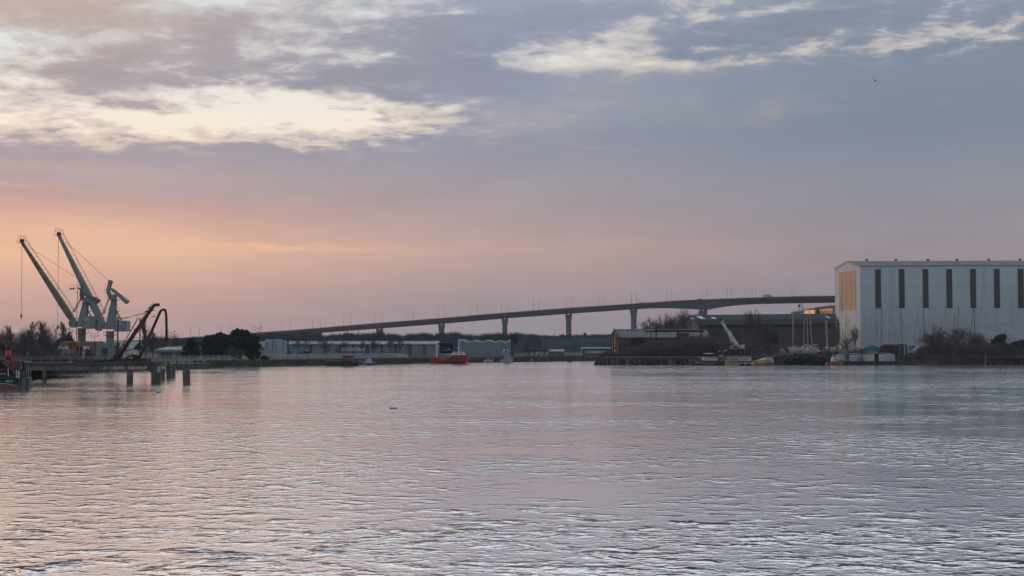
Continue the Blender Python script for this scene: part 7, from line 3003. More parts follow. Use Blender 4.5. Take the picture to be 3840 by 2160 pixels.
# ---- houseboats
def houseboat_red():
	d = dw(1369)
	a = PX(2650, 1369, d)
	o = thing("red_houseboat", "old motor cruiser with red cabin and white lattice rail, left of the other houseboats", "boat", a.loc)
	m = MB()
	hull_loft(m, a, .95, a.q(2608, 0)[0], a.q(2712, 0)[0], 3.6, -.5, 1.0, .2, sheer=(.55, .0), full=.35)
	m.build("hull", mat("dark_plum_hull", (.055, .042, .050), .5, .3, 1.0, streak=.3), o)
	m = MB()
	m.path([a.p(2609, 1357, -.2), a.p(2618, 1360, -1.2), a.p(2640, 1362.5, -1.75), a.p(2680, 1363, -1.8)], .06, 5)
	m.build("rubbing_strake", mat("pale_varnish", (.42, .24, .12), .4, .2, 1.0), o)
	m = MB()
	m.box(a.q(2626, 0)[0], a.q(2640, 0)[0], -1.3, 1.3, a.q(0, 1361)[1], a.q(0, 1358.5)[1])
	m.loft([[tuple(a.p(2612, 1361, -.5)), tuple(a.p(2622, 1362, -1.2)), tuple(a.p(2622, 1362, 1.2)), tuple(a.p(2612, 1361, .5))],
			[tuple(a.p(2611, 1357, -.5)), tuple(a.p(2622, 1358.5, -1.2)), tuple(a.p(2622, 1358.5, 1.2)), tuple(a.p(2611, 1357, .5))]])
	m.build("foredeck_wood", mat("varnished_wood", (.50, .24, .09), .35, .25, 1.2), o)
	m = MB()
	p, q = a.q(2641, 1361), a.q(2681, 1351.5)
	m.box(p[0], q[0], -1.2, 1.2, p[1], q[1])
	cb = m.build("cabin", mat("cabin_shade", (.13, .06, .05), .7, .3, 1.0), o)
	m = MB()
	for x0, x1 in ((2652, 2653.5), (2658, 2659.5), (2669, 2680.5)):
		m.box(a.q(x0, 0)[0], a.q(x1, 0)[0], -1.26, -1.203, p[1] + .05, q[1] - .05)
	m.build("red_panel", mat("bright_red_panel", (.50, .06, .035), .5, .2, 1.2), cb)
	m = MB()
	m.box(a.q(2640.5, 0)[0], a.q(2642, 0)[0], -1.27, -1.2, p[1], q[1])
	m.box(a.q(2644, 0)[0], a.q(2648, 0)[0], -1.26, -1.203, p[1] + .1, q[1] - .15)
	m.build("doorpost", WHITE, cb)
	m = MB()
	m.prism(a.poly([(2636, 1351.2), (2688, 1351.2), (2688, 1350), (2634, 1350)]), -1.5, 1.5)
	m.build("upper_deck", WHITE, o)
	m = MB()
	for y in (1349, 1344.5, 1339.2):
		m.tube(a.p(2632 + (1350 - y) * -.3, y, -1.4), a.p(2687.5, y, -1.4), .05, n=4)
		m.tube(a.p(2632 + (1350 - y) * -.3, y, 1.4), a.p(2687.5, y, 1.4), .05, n=4)
	for i in range(13):
		x = 2632 + i * 4.6
		m.tube(a.p(x + (1 if i == 0 else 0), 1350, -1.4), a.p(x - (2 if i == 0 else 0), 1339, -1.4), .05, n=4)
		m.tube(a.p(x, 1350, 1.4), a.p(x, 1339, 1.4), .05, n=4)
	for y0 in (-1.4, -.5, .5, 1.4):
		m.tube(a.p(2687.5, 1350, y0), a.p(2687.5, 1339, y0), .05, n=4)
	m.build("lattice_rail", WHITE, o)
	m = MB()
	m.prism(a.poly([(2630, 1340), (2640, 1340), (2636, 1351), (2632, 1345)]), -1.45, -1.40)
	m.build("windscreen", mat("white_canvas", (.6, .6, .6), .9, .1, 1.0), o)
	m = MB()
	m.box(a.q(2612, 0)[0], a.q(2634, 0)[0], -1.2, 1.2, a.q(0, 1340.3)[1], a.q(0, 1338.5)[1])
	for x in (2613, 2624):
		m.tube(a.p(x, 1361, -1.1), a.p(x, 1340, -1.1), .04, n=4)
	m.build("awning", mat("brown_awning", (.20, .17, .155), .9, .2, 1.0), o)
	a2 = PX(2655, 1340, d)
	m = MB()
	m.box(a.q(2678, 0)[0], a.q(2700, 0)[0], -1.3, 1.3, .95, 1.2)
	m.build("aft_deck", DTIMBER, o)


houseboat_red()
d = 433.0
a = PX(2658, 1338, d)
o = thing("patio_parasol", "thin white disc parasol above the red houseboat", "parasol", a.loc)
m = MB()
m.tube((0, 0, 0), (0, 0, .9), .03)
m.build("pole", STEEL, o)
m = MB()
m.lathe([(1.75, .92), (1.72, 1.0), (.8, 1.09), (.05, 1.12)], 20)
m.build("canopy", WHITE, o)


def houseboat_white():
	d = dw(1370)
	a = PX(2770, 1370, d)
	o = thing("white_houseboat", "two-deck white houseboat with glazed gallery and tan hull, in front of the landing stage", "boat", a.loc)
	tan = mat("tan_hull", (.42, .25, .13), .6, .2, 1.0, streak=.3)
	m = MB()
	hull_loft(m, a, .62, a.q(2724, 0)[0], a.q(2774, 0)[0], 3.4, -.5, -.1, .4, full=.2)
	m.build("hull", tan, o)
	m = MB()
	hull_loft(m, a, .62, a.q(2824, 0)[0], a.q(2771, 0)[0], 3.6, -.5, -.2, .0, full=.3, yc=.6)
	m.build("pontoon", BLACK, o)
	m = MB()
	m.prism(a.poly([(2723, 1369), (2723, 1352), (2729, 1352), (2731, 1369)]), -.9, 1.5)
	m.build("bow_panel", YELLOW, o)
	m = MB()
	m.box(a.q(2728, 0)[0], a.q(2824, 0)[0], -1.3, 2.6, a.q(0, 1363)[1], a.q(0, 1362)[1])
	m.box(a.q(2726, 0)[0], a.q(2815, 0)[0], -1.4, 2.6, a.q(0, 1352.6)[1], a.q(0, 1351.6)[1])
	m.build("deck", WHITE, o)
	m = MB()
	m.box(a.q(2740, 0)[0], a.q(2812, 0)[0], -.5, 2.3, a.q(0, 1362)[1] + .003, a.q(0, 1352.6)[1] - .003)
	lo = m.build("lower_cabin", mat("wine_cabin", (.10, .05, .048), .7, .3, 1.0), o)
	m = MB()
	m.box(a.q(2764, 0)[0], a.q(2816, 0)[0], -.7, 2.3, a.q(0, 1351.6)[1] + .003, a.q(0, 1341)[1])
	up = m.build("upper_cabin", mat("pinkish_white", (.60, .53, .51), .6, .1, 1.0), o)
	m = MB()
	m.box(a.q(2730, 0)[0], a.q(2763.5, 0)[0], -.5, 2.2, a.q(0, 1351.6)[1] + .003, a.q(0, 1341)[1])
	m.build("gallery_inside", mat("gallery_inside", (.20, .15, .12), .8, .5, 1.5), up)
	for x in (2766.5, 2778, 2789, 2795.5, 2801.5):
		m = MB()
		m.box(a.q(x, 0)[0], a.q(x + 3.4, 0)[0], -.76, -.703, a.q(0, 1349.5 + (1 if x > 2780 else 0))[1], a.q(0, 1344.5 + (1 if x > 2780 else 0))[1])
		m.build("window", GLASS, up)
	for x in (2729, 2735, 2741, 2747, 2754, 2762):
		m = MB()
		m.box(a.q(x, 0)[0], a.q(x + 1.6, 0)[0], -1.3, -1.15, a.q(0, 1351.5)[1], a.q(0, 1340.5)[1])
		m.build("gallery_post", WHITE, o)
	for x in (2738, 2750, 2758, 2775, 2790, 2802):
		m = MB()
		m.box(a.q(x, 0)[0], a.q(x + 1.0, 0)[0], -1.25, -1.1, a.q(0, 1362)[1], a.q(0, 1352.5)[1])
		m.build("deck_post", WHITE, o)
	m = MB()
	m.tube(a.p(2729, 1358, -1.25), a.p(2772, 1358, -1.25), .035, n=4)
	m.tube(a.p(2780, 1359, -1.25), a.p(2822, 1359, -1.25), .035, n=4)
	for x in range(2729, 2773, 4):
		m.tube(a.p(x, 1362, -1.25), a.p(x, 1358, -1.25), .025, n=4)
	m.build("railing", WHITE, o)
	m = MB()
	m.prism(a.poly([(2726, 1340.5), (2745, 1338), (2818, 1336.5), (2818, 1338), (2766, 1340.2), (2726, 1342)]), -1.6, 2.7)
	m.build("roof", mat("brown_white_roof", (.33, .26, .235), .7, .3, 1.0), o)
	for x in (2790, 2815.5):
		m = MB()
		m.box(a.q(x, 0)[0], a.q(x + 1.6, 0)[0], -1.5, -1.35, a.q(0, 1368)[1], a.q(0, 1360)[1])
		m.build("white_fender", WHITE, o)


houseboat_white()


def barge_yellow():
	d = dw(1369.5)
	a = PX(2860, 1369.5, d)
	o = thing("yellow_barge", "ochre yellow barge with plum bottom and white cabin top, right of the two-deck houseboat", "boat", a.loc)
	prof = [(2823, 1354, 1369), (2850, 1350.5, 1370), (2880, 1347.5, 1370), (2898, 1347.5, 1370)]
	cut = [1369, 1362.5, 1356.5, 1360.5]
	rings, bot = [], []
	for (x, yt, yb), yc in zip(prof, cut):
		w = 1.0 if x < 2830 else 1.7
		p, q, c = a.q(x, yt), a.q(x, yb), a.q(x, yc)
		rings.append([(p[0], -w, p[1]), (p[0], -w, -.4), (p[0], w, -.4), (p[0], w, p[1])])
		bot.append([(p[0], -w - .03, c[1]), (p[0], -w - .035, -.4), (p[0], -w + .05, -.4), (p[0], -w + .05, c[1])])
	m = MB()
	m.loft(rings)
	m.build("hull", mat("barge_yellow", (.44, .27, .075), .55, .15, 1.0, streak=.25), o)
	m = MB()
	m.loft(bot)
	m.build("lower_hull", mat("barge_plum", (.17, .075, .075), .7, .2, 1.0, streak=.3), o)
	m = MB()
	m.prism(a.poly([(2840, 1351.5), (2856, 1347), (2870, 1342.5), (2895, 1343.5), (2897, 1347.3), (2880, 1347.3), (2850, 1350.4)]), -1.4, 1.4)
	m.build("cabin_top", mat("barge_white_top", (.50, .56, .56), .6, .1, 1.0), o)
	for x, y, w in ((2867, 1348.5, 4.5), (2882, 1348.5, 4.0), (2834, 1357.5, 2)):
		m = MB()
		p, q = a.q(x, y + 4.5), a.q(x + w, y)
		m.box(p[0], q[0], -1.78, -1.62 if w > 3 else -1.0, p[1], q[1])
		m.build("window", GLASS, o)
	m = MB()
	m.beam(a.p(2868, 1341.5, .8), a.p(2962, 1326, 1.5), .4, .10)
	m.path([a.p(2868, 1338.5, .6), a.p(2962, 1323, 1.3)], .03, 4)
	m.build("gangplank", STEEL, o)
	m = MB()
	for i in range(5):
		x = 2852 + i * 9
		m.tube(a.p(x, 1346, -1.2), a.p(x, 1341 - i * .5, -1.2), .03, n=4)
	m.tube(a.p(2850, 1342, -1.2), a.p(2892, 1338.5, -1.2), .03, n=4)
	m.build("rail", WHITE, o)


barge_yellow()


# ---- boats laid up ashore
def hull_sail(name, a, x0, x1, yt, yb, hm, stripe=None, yc=0.0, bow_left=True):
	m = MB()
	L0, L1 = (a.q(x0, 0)[0], a.q(x1, 0)[0]) if bow_left else (a.q(x1, 0)[0], a.q(x0, 0)[0])
	sg = 1 if bow_left else -1
	hull_loft(m, a, a.q(0, yt)[1], L0, L1, min(3.2, abs(L1 - L0) * .34), a.q(0, yb)[1], .9 * sg, .25 * sg, sheer=(.2, .05), yc=yc)
	return m


SAIL = mat("mast_alloy", (.42, .40, .39), .5, .12, 1.0)
MASTD = mat("mast_dark", (.06, .055, .06), .6, .2, 1.0)
MASTR = mat("mast_reddish", (.20, .09, .07), .6, .2, 1.0)


def yacht(label, xh0, xh1, yt, yb, d, mast, hullc, extra=None, bow_left=True, group="yachts laid up ashore", mm=None):
	"""mast = (x foot, x top, y top)"""
	zg = RZ
	a = PX((xh0 + xh1) / 2, gz(zg, d), d)
	o = thing("yacht", label, "sailing boat", a.loc, 0, group)
	zb = max(a.q(0, yb)[1], .5)
	zt = a.q(0, yt)[1]
	L0, L1 = (a.q(xh0, 0)[0], a.q(xh1, 0)[0]) if bow_left else (a.q(xh1, 0)[0], a.q(xh0, 0)[0])
	sg = 1 if bow_left else -1
	m = MB()
	hull_loft(m, a, zt, L0, L1, min(3.0, abs(L1 - L0) * .36), zb, .9 * sg, .25 * sg, sheer=(.22, .05))
	m.build("hull", hullc, o)
	m = MB()
	c = (L0 + L1) / 2
	hl = abs(L1 - L0)
	m.prism([(c - hl * .16, zb + .05), (c + hl * .14, zb + .05), (c + hl * .10, .12), (c - hl * .10, .12)], -.12, .12)
	for dx in (-.22, .22):
		for sy in (-1, 1):
			m.tube((c + dx * hl, sy * .9, 0), (c + dx * hl, sy * .55, zb + .35), .06, n=5)
	m.build("keel_and_props", mat("keel_red", (.10, .035, .035), .8, .3, 1.0), o)
	m = MB()
	m.prism([(c - sg * hl * .22, zt + .02), (c + sg * hl * .26, zt + .02), (c + sg * hl * .22, zt + .42), (c - sg * hl * .06, zt + .42)], -.75, .75)
	cb = m.build("cabin", WHITE, o)
	m = MB()
	m.box(min(c - sg * hl * .02, c + sg * hl * .18), max(c - sg * hl * .02, c + sg * hl * .18), -.78, -.752, zt + .15, zt + .32)
	m.build("window", GLASS, cb)
	xf, xt, ytop = mast
	pf, pt = a.q(xf, 0)[0], a.q(xt, ytop)
	m = MB()
	m.tube((pf, 0, zt + .2), (pt[0], 0, pt[1]), .11, .08, 6)
	ms = m.build("mast", mm or SAIL, o)
	m = MB()
	k = .62
	sx = pf + (pt[0] - pf) * k
	sz = zt + (pt[1] - zt) * k
	m.tube((sx - .8, -.3, sz), (sx + .8, .3, sz), .03, n=4)
	m.tube((pt[0] - .05, 0, pt[1]), (pt[0] + .35, 0, pt[1] + .08), .03, n=4)
	m.tube((pt[0], 0, pt[1]), (pt[0], 0, pt[1] + .5), .02, n=4)
	m.build("spreader", mm or SAIL, ms)
	m = MB()
	for q, w in (((L0, 0, zt + .2), .018), ((L1, 0, zt + .1), .014)):
		m.tube((pt[0], 0, pt[1]), q, w, n=3)
	m.tube((pt[0], 0, pt[1]), (sx + .8, .3, sz), .012, n=3)
	m.tube((sx + .8, .3, sz), (pf, .9, zt), .012, n=3)
	m.build("rigging", BLACK, ms)
	m = MB()
	for q in (L0 + sg * .2, L0 + sg * 1.1, L1 - sg * .2):
		for sy in (-.5, .5):
			m.tube((q, sy, zt), (q, sy, zt + .6), .025, n=4)
	m.path([(L0 + sg * .2, -.5, zt + .6), (L0 + sg * 1.1, -.5, zt + .6), (L1 - sg * .2, -.5, zt + .6)], .02, 4)
	m.build("guard_rail", SAIL, o)
	if extra == "boom":
		m = MB()
		m.beam((pf, 0, zt + .95), (pf + sg * 2.2, 0, zt + .75), .3, .26)
		m.build("boom", CREAM, o)
	if extra == "tarp":
		m = MB()
		m.prism([(c - .2, zt + .05), (c + 1.6, zt + .05), (c + 1.3, zt + .55), (c + .6, zt + .7), (c, zt + .5)], -.8, .8)
		m.build("orange_cover", mat("orange_tarp", (.35, .13, .055), .9, .25, 1.5), o)
	if extra == "stripe":
		m = MB()
		m.path([(L0 + sg * .4, -.25, zt - .02), (c, -1.12, zt - .12), (L1 - sg * .3, -1.0, zt - .1)], .05, 4)
		m.build("red_stripe", DRED, o)
	return o


HW = mat("yacht_white", (.55, .54, .53), .4, .08, .8, streak=.1)
HG = mat("yacht_grey", (.32, .34, .36), .5, .12, .8, streak=.2)
HB = mat("yacht_blue", (.05, .09, .20), .5, .15, .8)
HR = mat("yacht_red_orange", (.34, .085, .035), .5, .15, .8)
yacht("white yacht with orange cockpit cover, leftmost of the yachts ashore", 2953, 3012, 1304, 1325, 445, (2974, 2975, 1162), HW, "tarp")
yacht("white yacht with thin dark red stripe, bow toward the river path", 3003, 3066, 1309, 1326, 442, (3030, 3027, 1187), HW, "stripe")
yacht("yacht behind the striped one, with a short plain mast", 2990, 3040, 1304, 1318, 452, (3015, 3016, 1198), HG, "boom")
yacht("yacht with the tallest slanted mast beside the dark warehouse end", 3020, 3070, 1303, 1318, 455, (3046, 3037, 1164), HW, "boom", mm=SAIL)
yacht("small red-orange sloop under a blue cover, right of the white yachts", 3058, 3092, 1318, 1328, 444, (3079, 3078, 1191), HR, None, mm=MASTD)
yacht("yacht with grey mast just left of the hangar corner", 3082, 3125, 1306, 1322, 456, (3101, 3096, 1180), HG, None)
yacht("yacht with short mast beside the hangar corner mast", 3088, 3130, 1308, 1322, 460, (3104, 3102, 1203), HW, None)
MAST = [(3137, 3137, 1168, "its mast at the left edge of the hangar gable"), (3148, 3147.5, 1187, "its short mast second in front of the gable"), (3163, 3153, 1113, "its very tall mast overlapping the leftmost tan gable strip"),
		(3172, 3172, 1197, "its short mast under the second tan gable strip"), (3184, 3174, 1175, "its slanting mast under the tan gable strips"), (3186, 3185.4, 1191, "its straight mast right under the last gable strip"),
		(3207, 3206.5, 1216, "its stubby mast near the hangar's front corner"), (3246, 3247, 1178, "its lone straight mast right of the hangar's front corner"), (3276, 3272.7, 1141, "its thin mast left of the first dark strip"),
		(3284, 3284.5, 1177, "its mast just under the first dark strip's left side"), (3306, 3288.5, 1197, "its boom-like mast leaning hard to the right"), (3305, 3307, 1127, "its reddish tall mast at the right edge of the first dark strip"),
		(3338, 3330, 1137, "its tall mast midway between the first two dark strips"), (3343, 3339, 1170, "its mast left of a close pair between the first two strips"), (3353, 3347, 1175, "its mast right of a close pair between the first two strips"),
		(3373, 3367, 1141, "its tall mast just left of the second dark strip"), (3374, 3373.5, 1180, "its short mast under the second strip's left edge"), (3384, 3380, 1162, "its mast centred under the second dark strip"),
		(3387, 3386, 1197, "its short mast right under the second dark strip"), (3450, 3441.6, 1170, "its leaning mast left of the third dark strip"), (3454, 3455, 1105, "its very tall thin mast left of the third dark strip"),
		(3463, 3462, 1185, "its short mast under the third strip's left edge"), (3466, 3466, 1164, "its mast centred under the third dark strip"), (3492, 3492, 1175, "its mast first right of the third dark strip"),
		(3500, 3500, 1134, "its tall mast with wide spreaders right of the third strip"), (3521, 3521.5, 1172, "its mast above the big bare tree's left crown"), (3535, 3534, 1189, "its short mast above the big bare tree"),
		(3549, 3548, 1164, "its pale mast under the fourth strip's left edge"), (3564, 3563.5, 1165, "its plain mast right under the fourth strip"), (3580, 3579, 1119, "its thin tall aerial-like mast right of the fourth strip"),
		(3584, 3580, 1178, "its rust-coloured leaning mast right of the fourth strip"), (3596, 3595, 1139, "its dark red straight mast between fourth and fifth strips"), (3617, 3614, 1188, "its short mast left of the fifth strip"),
		(3624, 3623, 1180, "its mast at the left edge below the fifth strip"), (3634, 3653, 1153, "its dark mast leaning to the left below the fifth strip"), (3658, 3655, 1137, "its tall dark mast under the fifth strip's right edge"),
		(3670, 3672, 1197, "its faint short mast right of the fifth strip"), (3794, 3798, 1117, "its tall mast above the tent roofs, left one"), (3811, 3815, 1137, "its tall mast above the tent roofs, right one")]
rs = random.Random(33)
HUES = [HW, HG, HW, HB, HG, HW]
for i, (xf, xt, yt, wh) in enumerate(MAST):
	L = rs.uniform(34, 56)
	off = rs.uniform(-6, 6)
	d = 446 + (i * 7) % 5 * 7
	col = HUES[i % 6]
	cn = {HW.name: "white", HG.name: "grey", HB.name: "blue"}[col.name]
	red = "red" in wh or "rust" in wh
	yacht("%s yacht ashore, %s" % (cn, wh), xf - L / 2 + off, xf + L / 2 + off, rs.uniform(1302, 1308), rs.uniform(1318, 1322), d, (xf, xt, yt), col, rs.choice([None, "boom"]), rs.random() < .6,
		  mm=MASTR if red else (MASTD if "dark mast" in wh or "dark" in wh.split("mast")[0] and "strip" not in wh.split("mast")[0] else None))

# tarpaulin heap / covered dinghy
d = 440.0
a = PX(2935, gz(RZ, d), d)
o = thing("covered_dinghy", "dinghy under a crumpled grey tarpaulin left of the white yachts", "boat", a.loc)
m = MB()
hull_loft(m, a, .75, a.q(2975, 0)[0], a.q(2897, 0)[0], 2.2, .1, -.5, -.1, sheer=(.15, .05))
m.build("hull", mat("dinghy_pale", (.30, .32, .34), .5, .2, 1.0), o)
rr2 = random.Random(2)
m = MB()
rings = []
for i in range(9):
	t = i / 8
	x = a.q(2914 + 56 * t, 0)[0]
	h = .8 + (2.0 * max(0, 1 - abs(t - .33) / .33) + rr2.uniform(-.12, .12))
	rings.append([(x, -1.15, .55), (x + rr2.uniform(-.2, .2), -.7, .4 + h * .6), (x, 0, h), (x + rr2.uniform(-.2, .2), .7, .4 + h * .6), (x, 1.15, .55)])
m.loft(rings, closed=False, caps=False)
m.build("tarpaulin", mat("grey_tarp", (.16, .17, .20), .6, .5, .9, tint=(.06, .065, .09)), o, fixn=False)
m = MB()
m.box(a.q(2922, 0)[0], a.q(2930, 0)[0], -1.2, -.9, .7, 1.0)
m.build("orange_bag", ORANGE, o)
m = MB()
m.lathe([(1.9, 0), (2.0, .08), (1.9, .16)], 4)

# pilot boat, hut barges
d = dw(1369)
a = PX(3130, 1369, d)
o = thing("pilot_boat", "small rust-orange boat with white wheelhouse, moored below the yachts", "boat", a.loc)
m = MB()
rings = []
for x, yt, yb, w in ((3098, 1361, 1369, 1.1), (3112, 1358.5, 1370, 1.3), (3135, 1355.5, 1371, 1.35), (3150, 1350.5, 1370, 1.1), (3158, 1349.5, 1367, .6), (3163, 1350.5, 1360, .08)):
	p, q = a.q(x, yt), a.q(x, yb)
	lo = max(q[1], -.35)
	rings.append([(p[0], -w, p[1]), (p[0] - .1, -w * .8, lo), (p[0] - .1, w * .8, lo), (p[0], w, p[1])])
m.loft(rings)
m.build("hull", mat("rust_orange_hull", (.25, .085, .045), .6, .25, 1.0, streak=.3), o)
m = MB()
m.path([a.p(3098, 1360.6, -1.12), a.p(3112, 1358, -1.32), a.p(3135, 1355, -1.37), a.p(3150, 1350, -1.12), a.p(3163, 1350, -.1)], .07, 5)
m.build("gunwale", BLACK, o)
m = MB()
m.prism(a.poly([(3117, 1357), (3119, 1341.5), (3124, 1339.5), (3142, 1339), (3144, 1353.5)]), -.85, .85)
wh = m.build("wheelhouse", WHITE, o)
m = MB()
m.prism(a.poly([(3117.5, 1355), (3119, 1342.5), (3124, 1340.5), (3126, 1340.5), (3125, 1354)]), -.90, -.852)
m.build("lit_side", mat("sunlit_cream", (.62, .50, .33), .5, .1, 1.0), wh)  # sunlit side of the white wheelhouse, painted as a warm panel
for x in (3127.5, 3135):
	m = MB()
	p, q = a.q(x, 1351), a.q(x + 5.5, 1343)
	m.box(p[0], q[0], -.90, -.853, p[1], q[1])
	m.build("window", GLASSG, wh)
m = MB()
pts = [a.p(3125, 1339, -.6), a.p(3124.5, 1334, -.6), a.p(3128, 1332.5, -.6), a.p(3140, 1332.5, -.6), a.p(3142.5, 1335, -.6), a.p(3142, 1339, -.6)]
m.path(pts, .06, 5)
m.path([q + Vector((0, 1.2, 0)) for q in pts], .06, 5)
m.build("roof_rail", WHITE, o)
m = MB()
m.box(a.q(3127, 0)[0], a.q(3139, 0)[0], -.4, .4, a.q(0, 1339)[1], a.q(0, 1334.5)[1])
m.build("roof_box", BLACK, o)


def hut_barge(label, x0, xm0, xm1, x1, xe, yt, yb, d, rusty, rail=False):
	a = PX((x0 + xe) / 2, 1369, d)
	o = thing("hut_barge", label, "barge", a.loc, 0, "barges with arched huts")
	wm_ = mat("hut_rust_white" if rusty else "hut_grey_white", (.42, .40, .385) if rusty else (.36, .385, .39), .8, .15, .8, streak=.55 if rusty else .25)
	em = mat("hut_end_grey", (.30, .35, .37), .8, .1, .8, streak=.3)
	dp = 3.2
	z0, z1 = a.q(0, yb)[1], a.q(0, yt)[1]
	for xa, xb in ((x0, xm0), (xm1, x1)):
		m = MB()
		m.box(a.q(xa, 0)[0], a.q(xb, 0)[0], 0, dp, z0, z1)
		w = m.build("wall", wm_, o)
		m = MB()
		m.box(a.q(xa + (xb - xa) * .3, 0)[0], a.q(xa + (xb - xa) * .3 + 1.2, 0)[0], -.05, -.003, z0 + .9, z0 + 1.25)
		m.box(a.q(xa + (xb - xa) * .78, 0)[0], a.q(xa + (xb - xa) * .78 + 1.2, 0)[0], -.05, -.003, z0 + 1.0, z0 + 1.4)
		m.build("slot", BLACK, w)
	m = MB()
	m.box(a.q(xm0, 0)[0] + .003, a.q(xm1, 0)[0] - .003, .7, dp, z0, z1 - .003)
	m.build("recess", BLACK if rusty else mat("recess_green_grey", (.16, .19, .19), .9, .2, 1.0), o)
	# arched end, turned toward the viewer
	p1, pe = a.q(x1, 0)[0], a.q(xe, 0)[0]
	n = 10
	vs = [(p1 + .002, -.002, z0)]
	for i in range(n + 1):
		t = i / n
		vs.append((p1 + (pe - p1) * t, dp * t * .9, z1 + sin(pi * min(1, .06 + .94 * t)) * .50 * (1 if t < .97 else .7) - .25 * t))
	vs.append((pe, dp * .9, z0))
	m = MB()
	m.add(vs, [tuple(range(len(vs)))])
	m.build("arched_end", em, o)
	m = MB()
	rings = []
	for xx in (x0 - .6, x1 + .6):
		r = []
		q = a.q(xx, 0)[0]
		for i in range(n + 1):
			t = i / n
			sh = (pe - p1) * t if xx > x0 else (pe - p1) * t
			r.append((q + sh, dp * t * .9 - .08, z1 + .03 + sin(pi * min(1, .06 + .94 * t)) * .50 - .25 * t))
		rings.append(r)
	m.loft(rings, closed=False, caps=False)
	rf = m.build("roof", mat("hut_roof_rust", (.12, .085, .075), .9, .4, .8, streak=.3) if rusty else mat("hut_roof_brown", (.13, .12, .11), .9, .35, .8), o, fixn=False)
	sd = rf.modifiers.new("thick", "SOLIDIFY")
	sd.thickness = .07
	m = MB()
	m.box(a.q(x0 - 6, 0)[0], a.q(xe + 4, 0)[0], -.5, 3.6, -.5, z0 - .25)
	m.box(a.q(x0 - 3, 0)[0], a.q(xe, 0)[0], -.3, 3.4, z0 - .25, z0 - .003)
	m.build("hull", mat("weedy_barge_hull", (.035, .036, .036), .9, .5, .8), o)
	m = MB()
	for i in range(26):
		x = x0 + (xe - x0) * i / 25 + rs.uniform(-1, 1)
		w = rs.uniform(.1, .3)
		m.box(a.q(x, 0)[0] - w, a.q(x, 0)[0] + w, -.75, -.51, rs.uniform(-.2, .1), rs.uniform(.4, .9))
	m.build("clutter", mat("rusty_clutter", (.09, .055, .045), .9, .5, 1.5), o)
	if rail:
		m = MB()
		for x in (3148, 3167.5, 3186, 3200):
			m.tube(a.p(x, 1356, -.4), a.p(x, 1322 if x == 3167.5 else 1350, -.4), .04, n=4)
		m.tube(a.p(3148, 1351, -.4), a.p(3200, 1351, -.4), .03, n=4)
		m.build("rail", STEEL, o)


hut_barge("grey-white pair of huts on a dark barge, behind the rust-orange boat", 3143, 3168, 3186, 3213, 3244, 1330, 1355, dw(1368.5) + 3, False, True)
hut_barge("rust-stained pair of arched huts on a barge, right-hand one", 3246, 3279, 3296, 3320, 3366, 1329, 1354.5, dw(1368.5) + 1, True)

# sheds and covered boats behind the hut barges
d = 440.0
a = PX(3332, gz(RZ, d), d)
o = thing("timber_shed", "dark brown open-fronted timber shed above the rust-stained huts", "shed", a.loc)
m = MB()
m.box(a.q(3312, 0)[0], a.q(3353, 0)[0], .6, 3.5, 0, a.q(0, 1298)[1])
m.build("wall", mat("shed_brown", (.07, .045, .04), .9, .35, 1.2), o)
m = MB()
m.prism(a.poly([(3306, 1298), (3318, 1291.5), (3350, 1291), (3357, 1297)]), -.4, 3.8)
m.build("roof", MOSS, o)
for x in (3313, 3326, 3340, 3352):
	m = MB()
	m.tube(a.p(x, a.y0, 0), a.p(x, 1298, 0), .09, n=5)
	m.build("post", TIMBER, o)
a = PX(3379, gz(RZ, 442), 442.0)
o = thing("green_grey_shed", "grey-green felt-roofed cabin with one white corner post, right of the timber shed", "shed", a.loc)
m = MB()
m.box(a.q(3356, 0)[0], a.q(3402, 0)[0], 0, 4, 0, a.q(0, 1294)[1])
m.build("wall", mat("cabin_green_grey", (.12, .15, .15), .9, .2, .8), o)
m = MB()
m.prism(a.poly([(3354, 1294.5), (3378, 1289.5), (3403, 1293), (3403, 1294.5)]), -.4, 4.4)
m.build("roof", MOSS, o)
m = MB()
m.box(a.q(3391, 0)[0], a.q(3393.5, 0)[0], -.12, -.003, 0, a.q(0, 1294.6)[1])
m.build("corner_post", WHITE, o)
m = MB()
m.box(a.q(3359, 0)[0], a.q(3369, 0)[0], -.06, -.003, .3, a.q(0, 1298)[1])
m.box(a.q(3380, 0)[0], a.q(3385, 0)[0], -.06, -.003, .1, a.q(0, 1300)[1])
m.build("opening", BLACK, o)
